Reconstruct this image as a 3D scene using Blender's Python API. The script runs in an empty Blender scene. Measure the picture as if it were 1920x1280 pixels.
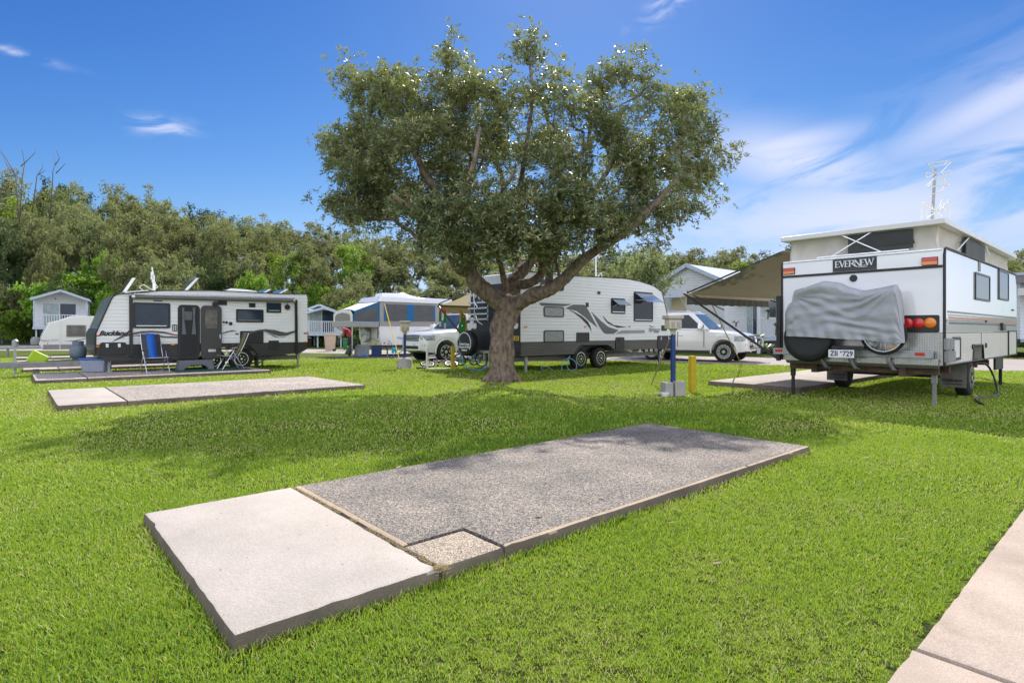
import bpy, bmesh, math, random
import numpy as np
from mathutils import Vector, Matrix, noise as mnoise
R = math.radians
scene = bpy.context.scene
COL = scene.collection
# ---------------------------------------------------------------- camera, sky, sun, exposure
HC = 1.30                       # camera height
FPX = 1069.0                    # focal length in photo pixels (1920 wide)
HY = 620.0                      # horizon row
cam_d = bpy.data.cameras.new('camera'); cam = bpy.data.objects.new('camera', cam_d); COL.objects.link(cam)
cam.location = (0, 0, HC); cam.rotation_euler = (R(90), 0, 0)
cam_d.sensor_fit = 'HORIZONTAL'; cam_d.sensor_width = 36.0; cam_d.lens = 36.0 * FPX / 1920.0
cam_d.shift_y = (HY - 640.0) / 1920.0
cam_d.clip_start = 0.05; cam_d.clip_end = 3000
scene.camera = cam
SUN_EL, SUN_AZ = R(43.8), R(7.0)      # azimuth measured from +Y (view direction) towards +X
sd = Vector((math.sin(SUN_AZ) * math.cos(SUN_EL), math.cos(SUN_AZ) * math.cos(SUN_EL), math.sin(SUN_EL)))
sl = bpy.data.lights.new('sun', 'SUN'); sun = bpy.data.objects.new('sun', sl); COL.objects.link(sun)
sl.energy = 4.6; sl.angle = R(0.53); sl.color = (1.0, 0.95, 0.87)
sun.rotation_euler = sd.to_track_quat('Z', 'Y').to_euler(); sun.location = (10, 30, 40)
world = bpy.data.worlds.new("World"); scene.world = world; world.use_nodes = True
nt = world.node_tree; N = nt.nodes; L = nt.links; N.clear()
def wn(t, **k):
    n = N.new(t)
    for a, b in k.items(): setattr(n, a, b)
    return n
w_out = wn('ShaderNodeOutputWorld'); w_bg = wn('ShaderNodeBackground'); w_bg.inputs[1].default_value = 0.15
sky = wn('ShaderNodeTexSky', sky_type='NISHITA'); sky.sun_disc = False
sky.sun_elevation = SUN_EL; sky.sun_rotation = SUN_AZ; sky.air_density = 1.0; sky.dust_density = 0.15; sky.ozone_density = 4.0
geo = wn('ShaderNodeTexCoord'); sep = wn('ShaderNodeSeparateXYZ'); L.new(geo.outputs['Generated'], sep.inputs[0])
def wm(op, a, b=None, c=None, clamp=False):
    n = wn('ShaderNodeMath', operation=op, use_clamp=clamp)
    for i, v in enumerate((a, b, c)):
        if v is None: continue
        if isinstance(v, (int, float)): n.inputs[i].default_value = v
        else: L.new(v, n.inputs[i])
    return n.outputs[0]
# contrast of the blue: each channel raised to a power, levelled off towards the horizon
sc_ = wn('ShaderNodeSeparateColor'); L.new(sky.outputs[0], sc_.inputs[0]); cc_ = wn('ShaderNodeCombineColor')
for i_, (k_, c0, g_, cap) in enumerate(((0.47, 2.2, 2.15, 2.6), (1.20, 3.5, 1.55, 3.6), (3.3, 6.2, 1.10, 5.4))):
    v_ = wm('MULTIPLY', wm('POWER', wm('DIVIDE', sc_.outputs[i_], c0), g_), k_)
    v_ = wm('POWER', wm('DIVIDE', 1.0, wm('ADD', wm('POWER', wm('DIVIDE', 1.0, v_), 4.0), (1.0 / cap) ** 4)), 0.25)
    L.new(v_, cc_.inputs[i_])
# cirrus: angles of the direction, stretched noise, wrapped by broad masks
az = wm('ARCTAN2', sep.outputs[0], sep.outputs[1]); el = wm('ARCSINE', sep.outputs[2])
def gauss(a0, e0, sa, se, tilt=0.0):
    da = wm('SUBTRACT', az, a0); de = wm('SUBTRACT', wm('SUBTRACT', el, e0), wm('MULTIPLY', da, tilt))
    q = wm('ADD', wm('POWER', wm('DIVIDE', da, sa), 2.0), wm('POWER', wm('DIVIDE', de, se), 2.0))
    return wm('POWER', 2.718, wm('MULTIPLY', q, -1.0))
comb = wn('ShaderNodeCombineXYZ'); L.new(wm('MULTIPLY', az, 2.2), comb.inputs[0]); L.new(wm('MULTIPLY', wm('SUBTRACT', el, wm('MULTIPLY', az, 0.10)), 6.0), comb.inputs[1])
nz = wn('ShaderNodeTexNoise'); nz.inputs['Scale'].default_value = 1.9; nz.inputs['Detail'].default_value = 11; nz.inputs['Roughness'].default_value = 0.60
nz.inputs['Distortion'].default_value = 0.9; L.new(comb.outputs[0], nz.inputs['Vector'])
def band(v, lo, hi):
    n = wn('ShaderNodeMapRange', interpolation_type='SMOOTHSTEP'); L.new(v, n.inputs[0])
    n.inputs[1].default_value = lo; n.inputs[2].default_value = hi; return n.outputs[0]
def mx(a, b): return wm('MAXIMUM', a, b)
big = mx(mx(gauss(0.56, 0.17, 0.26, 0.062, 0.0), gauss(0.46, 0.26, 0.13, 0.045, -0.3)), mx(gauss(0.80, 0.22, 0.20, 0.12, 0.15), gauss(0.44, 0.285, 0.10, 0.02, 0.05)))
big = mx(big, wm('MULTIPLY', gauss(0.72, 0.30, 0.14, 0.03, 0.35), 0.9))
cl = wm('MULTIPLY', big, band(nz.outputs[0], 0.33, 0.53))
small = mx(mx(gauss(0.26, 0.50, 0.045, 0.014, 0.3), gauss(-0.55, 0.295, 0.04, 0.012, 0.05)), gauss(-0.71, 0.352, 0.04, 0.005, -0.05))
nz2 = wn('ShaderNodeTexNoise'); nz2.inputs['Scale'].default_value = 7.0; nz2.inputs['Detail'].default_value = 8; nz2.inputs['Distortion'].default_value = 1.2; L.new(comb.outputs[0], nz2.inputs['Vector'])
cl = wm('ADD', wm('MULTIPLY', cl, 0.85), wm('MULTIPLY', small, wm('MULTIPLY', band(nz2.outputs[0], 0.40, 0.70), 0.7)), clamp=True)
lum = wn('ShaderNodeMix', data_type='RGBA'); L.new(cl, lum.inputs[0]); L.new(cc_.outputs[0], lum.inputs[6])
lum.inputs[7].default_value = (3.5, 3.7, 4.7, 1)
# unseen bright cloud added behind the camera and far right to lift shade
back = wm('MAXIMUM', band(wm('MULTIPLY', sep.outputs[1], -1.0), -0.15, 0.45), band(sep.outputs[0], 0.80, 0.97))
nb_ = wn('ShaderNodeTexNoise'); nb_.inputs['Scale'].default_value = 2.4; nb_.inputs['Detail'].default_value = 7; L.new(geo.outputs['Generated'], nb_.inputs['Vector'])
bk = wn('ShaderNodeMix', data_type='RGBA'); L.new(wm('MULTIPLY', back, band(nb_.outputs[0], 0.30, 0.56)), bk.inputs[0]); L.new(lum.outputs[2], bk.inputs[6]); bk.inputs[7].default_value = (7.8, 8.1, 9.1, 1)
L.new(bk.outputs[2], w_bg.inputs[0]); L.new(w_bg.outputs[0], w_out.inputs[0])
vs = scene.view_settings; vs.view_transform = 'Standard'; vs.look = 'None'; vs.exposure = 0.62; vs.gamma = 1.0; vs.use_curve_mapping = False
scene.cycles.max_bounces = 8; scene.cycles.transparent_max_bounces = 8; scene.cycles.use_denoising = True
# ---------------------------------------------------------------- helpers
def setmeta(o, label=None, cat=None, group=None, kind=None):
    if label: o['label'] = label
    if cat: o['category'] = cat
    if group: o['group'] = group
    if kind: o['kind'] = kind
    return o
def P(px, py, Y):
    return ((px - 960) / FPX * Y, Y, HC + (HY - py) / FPX * Y)
def G(px, py, z=0.0):
    Y = FPX * (HC - z) / (py - HY); return ((px - 960) / FPX * Y, Y)
GA = R(41.31)
class Frame:
    def __init__(s, o, a=GA): s.o = o; s.a = a; s.c = math.cos(a); s.s = math.sin(a)
    def loc(s, X, Y): return (s.c * (X - s.o[0]) + s.s * (Y - s.o[1]), -s.s * (X - s.o[0]) + s.c * (Y - s.o[1]))
    def side(s, px, py, yl=0.0):
        a = (px - 960) / FPX; t = (yl - s.s * s.o[0] + s.c * s.o[1]) / (-s.s * a + s.c)
        return (s.loc(a * t, t)[0], HC + (HY - py) / FPX * t)
    def end(s, px, py, xl=0.0):
        a = (px - 960) / FPX; t = (xl + s.c * s.o[0] + s.s * s.o[1]) / (s.c * a + s.s)
        return (s.loc(a * t, t)[1], HC + (HY - py) / FPX * t)
    def top(s, px, py, z=0.0): return s.loc(*G(px, py, z))
    def world(s, x, y): return (s.o[0] + s.c * x - s.s * y, s.o[1] + s.s * x + s.c * y)
def thing(name, label, cat, fr=None, group=None, loc=None, rot=0.0, z=0.0):
    o = bpy.data.objects.new(name, None); COL.objects.link(o); o.empty_display_size = 0.3
    if fr is not None: o.location = (fr.o[0], fr.o[1], z); o.rotation_euler = (0, 0, fr.a)
    elif loc is not None: o.location = loc; o.rotation_euler = (0, 0, rot)
    return setmeta(o, label, cat, group)
class MB:
    def __init__(s): s.v = []; s.f = []
    def add(s, vs_, fs):
        b = len(s.v); s.v += [tuple(p) for p in vs_]; s.f += [[i + b for i in f] for f in fs]; return s
    def box(s, x0, x1, y0, y1, z0, z1):
        v = [(x, y, z) for x in (x0, x1) for y in (y0, y1) for z in (z0, z1)]
        return s.add(v, [(0, 1, 3, 2), (4, 6, 7, 5), (0, 4, 5, 1), (2, 3, 7, 6), (0, 2, 6, 4), (1, 5, 7, 3)])
    def bar(s, p, q, w, h=None, up=(0, 0, 1)):
        h = w if h is None else h
        p = Vector(p); q = Vector(q); d = (q - p).normalized(); u = Vector(up)
        if abs(d.dot(u)) > 0.98: u = Vector((1, 0, 0))
        a = d.cross(u).normalized(); b = a.cross(d).normalized()
        v = [r + a * i * w / 2 + b * j * h / 2 for r in (p, q) for i, j in ((-1, -1), (1, -1), (1, 1), (-1, 1))]
        return s.add(v, [(0, 3, 2, 1), (4, 5, 6, 7), (0, 1, 5, 4), (1, 2, 6, 5), (2, 3, 7, 6), (3, 0, 4, 7)])
    def prism(s, poly, axis, a, b):
        n = len(poly)
        def m(p, t): return {'x': (t, p[0], p[1]), 'y': (p[0], t, p[1]), 'z': (p[0], p[1], t)}[axis]
        v = [m(p, a) for p in poly] + [m(p, b) for p in poly]
        return s.add(v, [list(range(n)), list(range(2 * n - 1, n - 1, -1))] + [[i, (i + 1) % n, n + (i + 1) % n, n + i] for i in range(n)])
    def tube(s, pts, r, seg=8, closed=False, cap=True):
        pts = [Vector(p) for p in pts]; n = len(pts); rr = r if isinstance(r, (list, tuple)) else [r] * n
        rings = []; pa = None
        for i, p in enumerate(pts):
            if closed: d = pts[(i + 1) % n] - pts[i - 1]
            else: d = pts[min(i + 1, n - 1)] - pts[max(i - 1, 0)]
            d = d.normalized() if d.length > 1e-9 else Vector((0, 0, 1))
            if pa is None:
                u = Vector((0, 0, 1)) if abs(d.z) < 0.9 else Vector((1, 0, 0)); a = d.cross(u).normalized()
            else:
                a = pa - d * pa.dot(d); a = a.normalized() if a.length > 1e-6 else d.orthogonal().normalized()
            pa = a; b = d.cross(a)
            rings.append([p + (a * math.cos(2 * math.pi * k / seg) + b * math.sin(2 * math.pi * k / seg)) * rr[i] for k in range(seg)])
        v = [q for g in rings for q in g]; f = []
        for i in range(n if closed else n - 1):
            j = (i + 1) % n
            for k in range(seg): f.append([i * seg + k, i * seg + (k + 1) % seg, j * seg + (k + 1) % seg, j * seg + k])
        if cap and not closed: f += [list(range(seg - 1, -1, -1)), [(n - 1) * seg + k for k in range(seg)]]
        return s.add(v, f)
    def lathe(s, prof, c=(0, 0, 0), axis='z', seg=24):
        # prof: list of (r, t) along the axis
        v = []; f = []
        for r, t in prof:
            for k in range(seg):
                a = 2 * math.pi * k / seg; x, y = r * math.cos(a), r * math.sin(a)
                p = {'z': (x, y, t), 'y': (x, t, y), 'x': (t, x, y)}[axis]
                v.append((p[0] + c[0], p[1] + c[1], p[2] + c[2]))
        n = len(prof)
        for i in range(n - 1):
            for k in range(seg): f.append([i * seg + k, i * seg + (k + 1) % seg, (i + 1) * seg + (k + 1) % seg, (i + 1) * seg + k])
        f += [list(range(seg)), [(n - 1) * seg + k for k in range(seg)][::-1]]
        return s.add(v, f)
    def grid(s, fn, nu, nv):
        v = [fn(i / nu, j / nv) for i in range(nu + 1) for j in range(nv + 1)]
        f = [[i * (nv + 1) + j, (i + 1) * (nv + 1) + j, (i + 1) * (nv + 1) + j + 1, i * (nv + 1) + j + 1] for i in range(nu) for j in range(nv)]
        return s.add(v, f)
    def xf(s, M):
        s.v = [tuple(M @ Vector(p)) for p in s.v]; return s
    def build(s, name, m, parent=None, bevel=0.0, seg=2, smooth=False, solid=0.0, sub=0, ang=35):
        me = bpy.data.meshes.new(name); me.from_pydata(s.v, [], s.f)
        bm = bmesh.new(); bm.from_mesh(me); bmesh.ops.recalc_face_normals(bm, faces=bm.faces)
        if smooth:
            for fc in bm.faces: fc.smooth = True
        bm.to_mesh(me); bm.free()
        if m is not None: me.materials.append(m)
        o = bpy.data.objects.new(name, me); COL.objects.link(o)
        if parent is not None: o.parent = parent
        if solid: md = o.modifiers.new('s', 'SOLIDIFY'); md.thickness = solid; md.offset = 0
        if bevel: md = o.modifiers.new('b', 'BEVEL'); md.width = bevel; md.segments = seg; md.limit_method = 'ANGLE'; md.angle_limit = R(30); md.harden_normals = False
        if sub: md = o.modifiers.new('u', 'SUBSURF'); md.levels = sub; md.render_levels = sub
        if smooth and ang < 180:
            me.set_sharp_from_angle(angle=R(ang))
        elif bevel:
            for p in me.polygons: p.use_smooth = True
            me.set_sharp_from_angle(angle=R(28))
        return o
def rrect(x0, x1, z0, z1, r, n=4):
    o = []
    for cx, cz, a0 in ((x1 - r, z1 - r, 0), (x0 + r, z1 - r, 90), (x0 + r, z0 + r, 180), (x1 - r, z0 + r, 270)):
        for k in range(n + 1):
            a = R(a0 + 90 * k / n); o.append((cx + r * math.cos(a), cz + r * math.sin(a)))
    return o
def ringprism(mb, outer, inner, axis, a, b):
    n = len(outer)
    def m(p, t): return {'x': (t, p[0], p[1]), 'y': (p[0], t, p[1]), 'z': (p[0], p[1], t)}[axis]
    v = [m(p, a) for p in outer] + [m(p, a) for p in inner] + [m(p, b) for p in outer] + [m(p, b) for p in inner]
    f = []
    for i in range(n):
        j = (i + 1) % n
        f += [[i, j, n + j, n + i], [2 * n + i, 3 * n + i, 3 * n + j, 2 * n + j], [i, 2 * n + i, 2 * n + j, j], [n + i, n + j, 3 * n + j, 3 * n + i]]
    return mb.add(v, f)
def text(s, size, m, parent, mat4, name='lettering', shear=0.0, bold=0.0, ext=0.003, sx=1.0, align='CENTER'):
    cu = bpy.data.curves.new(name, 'FONT'); cu.body = s; cu.size = size; cu.extrude = ext; cu.shear = shear; cu.offset = bold
    cu.align_x = align; cu.align_y = 'CENTER'; cu.resolution_u = 3
    t = bpy.data.objects.new('tmp', cu); COL.objects.link(t); bpy.context.view_layer.update()
    me = bpy.data.meshes.new_from_object(t.evaluated_get(bpy.context.evaluated_depsgraph_get()))
    bpy.data.objects.remove(t); me.name = name
    me.transform(Matrix.Diagonal((sx, 1, 1, 1)))
    me.materials.clear(); me.materials.append(m)
    o = bpy.data.objects.new(name, me); COL.objects.link(o); o.parent = parent; o.matrix_local = mat4
    return o
def M_side(x, y, z):   # text plane facing -y
    return Matrix.Translation((x, y, z)) @ Matrix.Rotation(R(90), 4, 'X')
def M_end(x, y, z):    # text plane facing -x (reads with y decreasing to the right)
    return Matrix.Translation((x, y, z)) @ Matrix.Rotation(R(-90), 4, 'Z') @ Matrix.Rotation(R(90), 4, 'X')
# ---------------------------------------------------------------- materials
def mat(name, col, rough=0.6, metal=0.0, var=0.0, vscale=4.0, bump=0.0, bscale=40.0, col2=None, spec=0.5, coat=0.0, transl=None, stretch=None):
    m = bpy.data.materials.new(name); m.use_nodes = True; t = m.node_tree; b = t.nodes['Principled BSDF']
    b.inputs['Base Color'].default_value = (*col, 1); b.inputs['Roughness'].default_value = rough; b.inputs['Metallic'].default_value = metal
    b.inputs['Specular IOR Level'].default_value = spec; b.inputs['Coat Weight'].default_value = coat; b.inputs['Coat Roughness'].default_value = 0.05
    tc = t.nodes.new('ShaderNodeTexCoord'); vec = tc.outputs['Object']
    if stretch:
        mp = t.nodes.new('ShaderNodeMapping'); mp.inputs['Scale'].default_value = stretch; t.links.new(vec, mp.inputs[0]); vec = mp.outputs[0]
    if var or col2:
        n = t.nodes.new('ShaderNodeTexNoise'); n.inputs['Scale'].default_value = vscale; n.inputs['Detail'].default_value = 6; n.inputs['Roughness'].default_value = 0.6; t.links.new(vec, n.inputs[0])
        r = t.nodes.new('ShaderNodeMapRange'); r.inputs[1].default_value = 0.32; r.inputs[2].default_value = 0.68; t.links.new(n.outputs[0], r.inputs[0])
        mix = t.nodes.new('ShaderNodeMix'); mix.data_type = 'RGBA'; t.links.new(r.outputs[0], mix.inputs[0])
        c2 = col2 if col2 else tuple(c * (1 - var) for c in col)
        mix.inputs[6].default_value = (*c2, 1); mix.inputs[7].default_value = (*col, 1); t.links.new(mix.outputs[2], b.inputs['Base Color'])
        rr = t.nodes.new('ShaderNodeMapRange'); rr.inputs[3].default_value = min(1, rough + 0.08); rr.inputs[4].default_value = max(0.02, rough - 0.04)
        t.links.new(n.outputs[0], rr.inputs[0]); t.links.new(rr.outputs[0], b.inputs['Roughness'])
    if bump:
        n = t.nodes.new('ShaderNodeTexNoise'); n.inputs['Scale'].default_value = bscale; n.inputs['Detail'].default_value = 4; t.links.new(vec, n.inputs[0])
        bp = t.nodes.new('ShaderNodeBump'); bp.inputs['Strength'].default_value = bump; bp.inputs['Distance'].default_value = 0.02
        t.links.new(n.outputs[0], bp.inputs['Height']); t.links.new(bp.outputs[0], b.inputs['Normal'])
    if transl:
        o = t.nodes['Material Output']; tr = t.nodes.new('ShaderNodeBsdfTranslucent'); tr.inputs[0].default_value = (*transl[1], 1)
        ms = t.nodes.new('ShaderNodeMixShader'); ms.inputs[0].default_value = transl[0]; t.links.new(b.outputs[0], ms.inputs[1]); t.links.new(tr.outputs[0], ms.inputs[2]); t.links.new(ms.outputs[0], o.inputs[0])
    return m
def ribbed(name, col, pitch, depth=0.35, rough=0.35, coat=0.2, axis=2, var=0.06):
    """painted cladding with horizontal ribs: a saw wave of the height drives a bump"""
    m = mat(name, col, rough, var=var, vscale=1.5, coat=coat); t = m.node_tree; b = t.nodes['Principled BSDF']
    tc = t.nodes.new('ShaderNodeTexCoord'); sp = t.nodes.new('ShaderNodeSeparateXYZ'); t.links.new(tc.outputs['Object'], sp.inputs[0])
    d = t.nodes.new('ShaderNodeMath'); d.operation = 'DIVIDE'; d.inputs[1].default_value = pitch; t.links.new(sp.outputs[axis], d.inputs[0])
    fr = t.nodes.new('ShaderNodeMath'); fr.operation = 'FRACT'; t.links.new(d.outputs[0], fr.inputs[0])
    pw = t.nodes.new('ShaderNodeMath'); pw.operation = 'PINGPONG'; pw.inputs[1].default_value = 0.5; t.links.new(fr.outputs[0], pw.inputs[0])
    ss = t.nodes.new('ShaderNodeMapRange'); ss.interpolation_type = 'SMOOTHSTEP'; ss.inputs[1].default_value = 0.0; ss.inputs[2].default_value = 0.16; t.links.new(pw.outputs[0], ss.inputs[0])
    bp = t.nodes.new('ShaderNodeBump'); bp.inputs['Strength'].default_value = depth; bp.inputs['Distance'].default_value = 0.02
    t.links.new(ss.outputs[0], bp.inputs['Height']); t.links.new(bp.outputs[0], b.inputs['Normal'])
    return m
def glass(name, col=(0.02, 0.03, 0.04), rough=0.04):
    m = mat(name, col, rough, spec=0.35, var=0.4, vscale=2.0); return m
def foliage_mat(name, stops, back, trans=(0.25, 0.35, 0.05), tw=0.22, rough=0.42, spec=0.5):
    m = bpy.data.materials.new(name); m.use_nodes = True; t = m.node_tree; b = t.nodes['Principled BSDF']; o = t.nodes['Material Output']
    at = t.nodes.new('ShaderNodeAttribute'); at.attribute_name = 'tone'
    cr = t.nodes.new('ShaderNodeValToRGB'); e = cr.color_ramp.elements
    e[0].position = stops[0][0]; e[0].color = (*stops[0][1], 1); e[1].position = stops[-1][0]; e[1].color = (*stops[-1][1], 1)
    for p_, c_ in stops[1:-1]: q = e.new(p_); q.color = (*c_, 1)
    t.links.new(at.outputs['Fac'], cr.inputs[0])
    gm = t.nodes.new('ShaderNodeNewGeometry'); mx_ = t.nodes.new('ShaderNodeMix'); mx_.data_type = 'RGBA'
    t.links.new(gm.outputs['Backfacing'], mx_.inputs[0]); t.links.new(cr.outputs[0], mx_.inputs[6]); mx_.inputs[7].default_value = (*back, 1)
    oi = t.nodes.new('ShaderNodeObjectInfo'); hv = t.nodes.new('ShaderNodeHueSaturation')
    mr = t.nodes.new('ShaderNodeMapRange'); mr.inputs[3].default_value = 0.75; mr.inputs[4].default_value = 1.3; t.links.new(oi.outputs['Random'], mr.inputs[0]); hr_ = t.nodes.new('ShaderNodeMath'); hr_.operation = 'MULTIPLY_ADD'; hr_.inputs[1].default_value = .045 if not name.startswith(('grass', 'dead', 'dry')) else 0; hr_.inputs[2].default_value = .482 if not name.startswith(('grass', 'dead', 'dry')) else .5; t.links.new(oi.outputs['Random'], hr_.inputs[0]); t.links.new(hr_.outputs[0], hv.inputs['Hue'])
    t.links.new(mr.outputs[0], hv.inputs['Value']); t.links.new(mx_.outputs[2], hv.inputs['Color'])
    t.links.new(hv.outputs[0], b.inputs['Base Color']); b.inputs['Roughness'].default_value = rough; b.inputs['Specular IOR Level'].default_value = spec
    tr = t.nodes.new('ShaderNodeBsdfTranslucent'); tr.inputs[0].default_value = (*trans, 1)
    ms = t.nodes.new('ShaderNodeMixShader'); ms.inputs[0].default_value = tw
    t.links.new(b.outputs[0], ms.inputs[1]); t.links.new(tr.outputs[0], ms.inputs[2]); t.links.new(ms.outputs[0], o.inputs[0])
    return m
# ---------------------------------------------------------------- fast mesh from arrays
def np_mesh(name, V, F, m, parent=None, tone=None, smooth=False):
    me = bpy.data.meshes.new(name); nV = len(V); nF, k = F.shape
    me.vertices.add(nV); me.vertices.foreach_set('co', np.ascontiguousarray(V, dtype=np.float32).ravel())
    me.loops.add(nF * k); me.loops.foreach_set('vertex_index', F.astype(np.int32).ravel())
    me.polygons.add(nF); me.polygons.foreach_set('loop_start', np.arange(0, nF * k, k, dtype=np.int32))
    try: me.polygons.foreach_set('loop_total', np.full(nF, k, dtype=np.int32))
    except Exception: pass
    if smooth: me.polygons.foreach_set('use_smooth', np.ones(nF, dtype=bool))
    me.update(calc_edges=True)
    if tone is not None:
        a = me.attributes.new('tone', 'FLOAT', 'POINT'); a.data.foreach_set('value', tone.astype(np.float32))
    me.materials.append(m); o = bpy.data.objects.new(name, me); COL.objects.link(o)
    if parent is not None: o.parent = parent
    return o
# ---------------------------------------------------------------- trees
def grow(chains, att, rng, step=0.3, alpha=0.3, wig=0.12):
    """chains: [(parent_chain, parent_index, [(x,y,z,r)...])]; att: Nx3 twig ends. Returns positions, parents, minimal radii, tip flags."""
    pos = []; par = []; rad = []; start = []; plen = []
    for pc, pi, pts in chains:
        st = len(pos); start.append(st)
        p = -1 if pc is None else start[pc] + pi
        if pc is not None: prev = pos[p]; pr = rad[p]
        for i, q in enumerate(pts):
            q3 = np.array(q[:3], float)
            if p >= 0: plen.append(plen[p] + np.linalg.norm(q3 - pos[p]))
            else: plen.append(0.0)
            pos.append(q3); par.append(p); rad.append(q[3]); p = len(pos) - 1
    P_ = np.array(pos); PL = np.array(plen); A = np.asarray(att, float); n = len(A)
    first = len(pos)
    src = np.arange(first)[np.array([r_ < 0.26 for r_ in rad])]
    D = np.linalg.norm(A[:, None] - P_[None, src], axis=2) + alpha * PL[None, src]
    bi = D.argmin(1); best = D[np.arange(n), bi]; bn = src[bi]; alive = np.ones(n, bool); tips = []
    for _ in range(n):
        c = np.where(alive, best, 1e9); k = int(c.argmin()); alive[k] = False
        a = pos[bn[k]]; b = A[k]; d = b - a; ln = np.linalg.norm(d); m = max(1, int(ln / step)); p = int(bn[k]); new = []
        off = rng.normal(0, 1, 3) * wig * ln
        for j in range(1, m + 1):
            t = j / m; q = a + d * t + off * math.sin(math.pi * t) + np.array([0, 0, -0.10 * ln * math.sin(math.pi * t)])
            plen.append(plen[p] + np.linalg.norm(q - pos[p])); pos.append(q); par.append(p); rad.append(0.0); p = len(pos) - 1; new.append(p)
        tips.append(p)
        NP = np.array([pos[i] for i in new]); NL = np.array([plen[i] for i in new])
        E = np.linalg.norm(A[:, None] - NP[None], axis=2) + alpha * NL[None]; ei = E.argmin(1); ev = E[np.arange(n), ei]
        up = ev < best; best[up] = ev[up]; bn[up] = np.array(new)[ei[up]]
    return np.array(pos), np.array(par), np.array(rad), tips
def skeleton_mesh(pos, par, rad, tips, tip_r=0.008, pw=2.35, fine=False):
    n = len(pos); acc = np.zeros(n); ch = [[] for _ in range(n)]
    for i in range(n):
        if par[i] >= 0: ch[par[i]].append(i)
    r = np.zeros(n)
    for i in range(n - 1, -1, -1):
        r[i] = max(tip_r, acc[i] ** (1 / pw), rad[i])
        if par[i] >= 0: acc[par[i]] += max(tip_r, acc[i] ** (1 / pw)) ** pw
    for i in range(n):                       # never thicker than the parent
        if par[i] >= 0: r[i] = min(r[i], r[par[i]])
    V = []; F = []
    stack = [(0, None)]
    while stack:
        i, p0 = stack.pop(); chain = [] if p0 is None else [p0]
        while True:
            chain.append(i)
            if not ch[i]: break
            c = sorted(ch[i], key=lambda q: -r[q])
            for q in c[1:]: stack.append((q, i))
            i = c[0]
        if len(chain) < 2: continue
        rr = [r[q] for q in chain]
        if p0 is not None: rr[0] = min(rr[0], rr[1] * 1.25)
        if max(rr) > 0.09 and fine:
            q_, w_ = [], []
            pp = [pos[c_] for c_ in chain]
            for k in range(len(chain) - 1):
                a0, a1, a2, a3 = pp[max(k - 1, 0)], pp[k], pp[k + 1], pp[min(k + 2, len(pp) - 1)]
                m_ = max(2, int(np.linalg.norm(a2 - a1) / 0.035)) if rr[k] > .08 else 2
                for j in range(m_):
                    u = j / m_; q_.append(.5 * ((2 * a1) + (a2 - a0) * u + (2 * a0 - 5 * a1 + 4 * a2 - a3) * u * u + (3 * a1 - a0 - 3 * a2 + a3) * u ** 3)); w_.append(rr[k] * (1 - u) + rr[k + 1] * u)
            q_.append(pp[-1]); w_.append(rr[-1]); cpts, rr = np.array(q_), w_
        else: cpts = pos[chain]
        seg = (40 if fine else 14) if max(rr) > 0.15 else (8 if max(rr) > 0.05 else (5 if max(rr) > 0.015 else 3))
        pts = cpts; T = np.gradient(pts, axis=0) if len(pts) > 2 else np.tile(pts[1] - pts[0], (2, 1))
        T /= np.linalg.norm(T, axis=1)[:, None] + 1e-9
        a = np.cross(T[0], (0, 0, 1.0)) if abs(T[0][2]) < 0.9 else np.cross(T[0], (1.0, 0, 0)); a /= np.linalg.norm(a)
        base = len(V); th = np.arange(seg) * 2 * math.pi / seg
        for k in range(len(pts)):
            a = a - T[k] * a.dot(T[k]); a /= np.linalg.norm(a) + 1e-9; b = np.cross(T[k], a)
            for t in th:
                d_ = a * math.cos(t) + b * math.sin(t); p_ = pts[k] + d_ * rr[k]
                if fine and rr[k] > .06: v3 = Vector(p_); p_ = p_ + d_ * (rr[k] * .16 * mnoise.noise(v3 * 3.1) + min(.02, rr[k] * .12) * mnoise.noise(Vector((v3.x * 13, v3.y * 13, v3.z * 9))) + .007 * mnoise.noise(v3 * 40))
                V.append(p_)
        for k in range(len(pts) - 1):
            for q in range(seg):
                F.append((base + k * seg + q, base + k * seg + (q + 1) % seg, base + (k + 1) * seg + (q + 1) % seg, base + (k + 1) * seg + q))
    return np.array(V), np.array(F), r
def leaves(cent, axis, rng, K, Ln, Wd, tone0, spread=(35, 95), tip=0.6):
    """K leaves round each rosette centre; returns V, F(quads), tone per vertex"""
    M_ = len(cent); ax = axis / (np.linalg.norm(axis, axis=1)[:, None] + 1e-9)
    ref = np.where(np.abs(ax[:, 2:3]) < 0.9, np.array([[0, 0, 1.0]]), np.array([[1.0, 0, 0]])); B = np.cross(ax, ref); B /= np.linalg.norm(B, axis=1)[:, None]; C = np.cross(ax, B)
    ax = np.repeat(ax, K, 0); B = np.repeat(B, K, 0); C = np.repeat(C, K, 0); c = np.repeat(cent, K, 0)
    ph = rng.uniform(0, 2 * math.pi, (M_ * K, 1)); th = np.radians(rng.uniform(spread[0], spread[1], (M_ * K, 1)))
    d = ax * np.cos(th) + (B * np.cos(ph) + C * np.sin(ph)) * np.sin(th)
    w = np.cross(d, ax); w /= np.linalg.norm(w, axis=1)[:, None] + 1e-9
    w = w + ax * rng.normal(0, 0.25, (M_ * K, 1)); nrm = np.cross(w, d)
    ln = Ln * rng.uniform(0.65, 1.25, (M_ * K, 1)); wd = Wd * rng.uniform(0.7, 1.2, (M_ * K, 1))
    b0 = c + d * ln * 0.08; tp = b0 + d * ln - nrm * ln * 0.12; mid = b0 + d * ln * tip + nrm * ln * 0.05
    V = np.stack([b0, mid + w * wd, tp, mid - w * wd], 1).reshape(-1, 3)
    F = np.arange(M_ * K * 4).reshape(-1, 4)
    tn = np.clip(np.repeat(tone0, K) + rng.normal(0, 0.20, M_ * K), 0, 1)
    return V, F, np.repeat(tn, 4)
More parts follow.
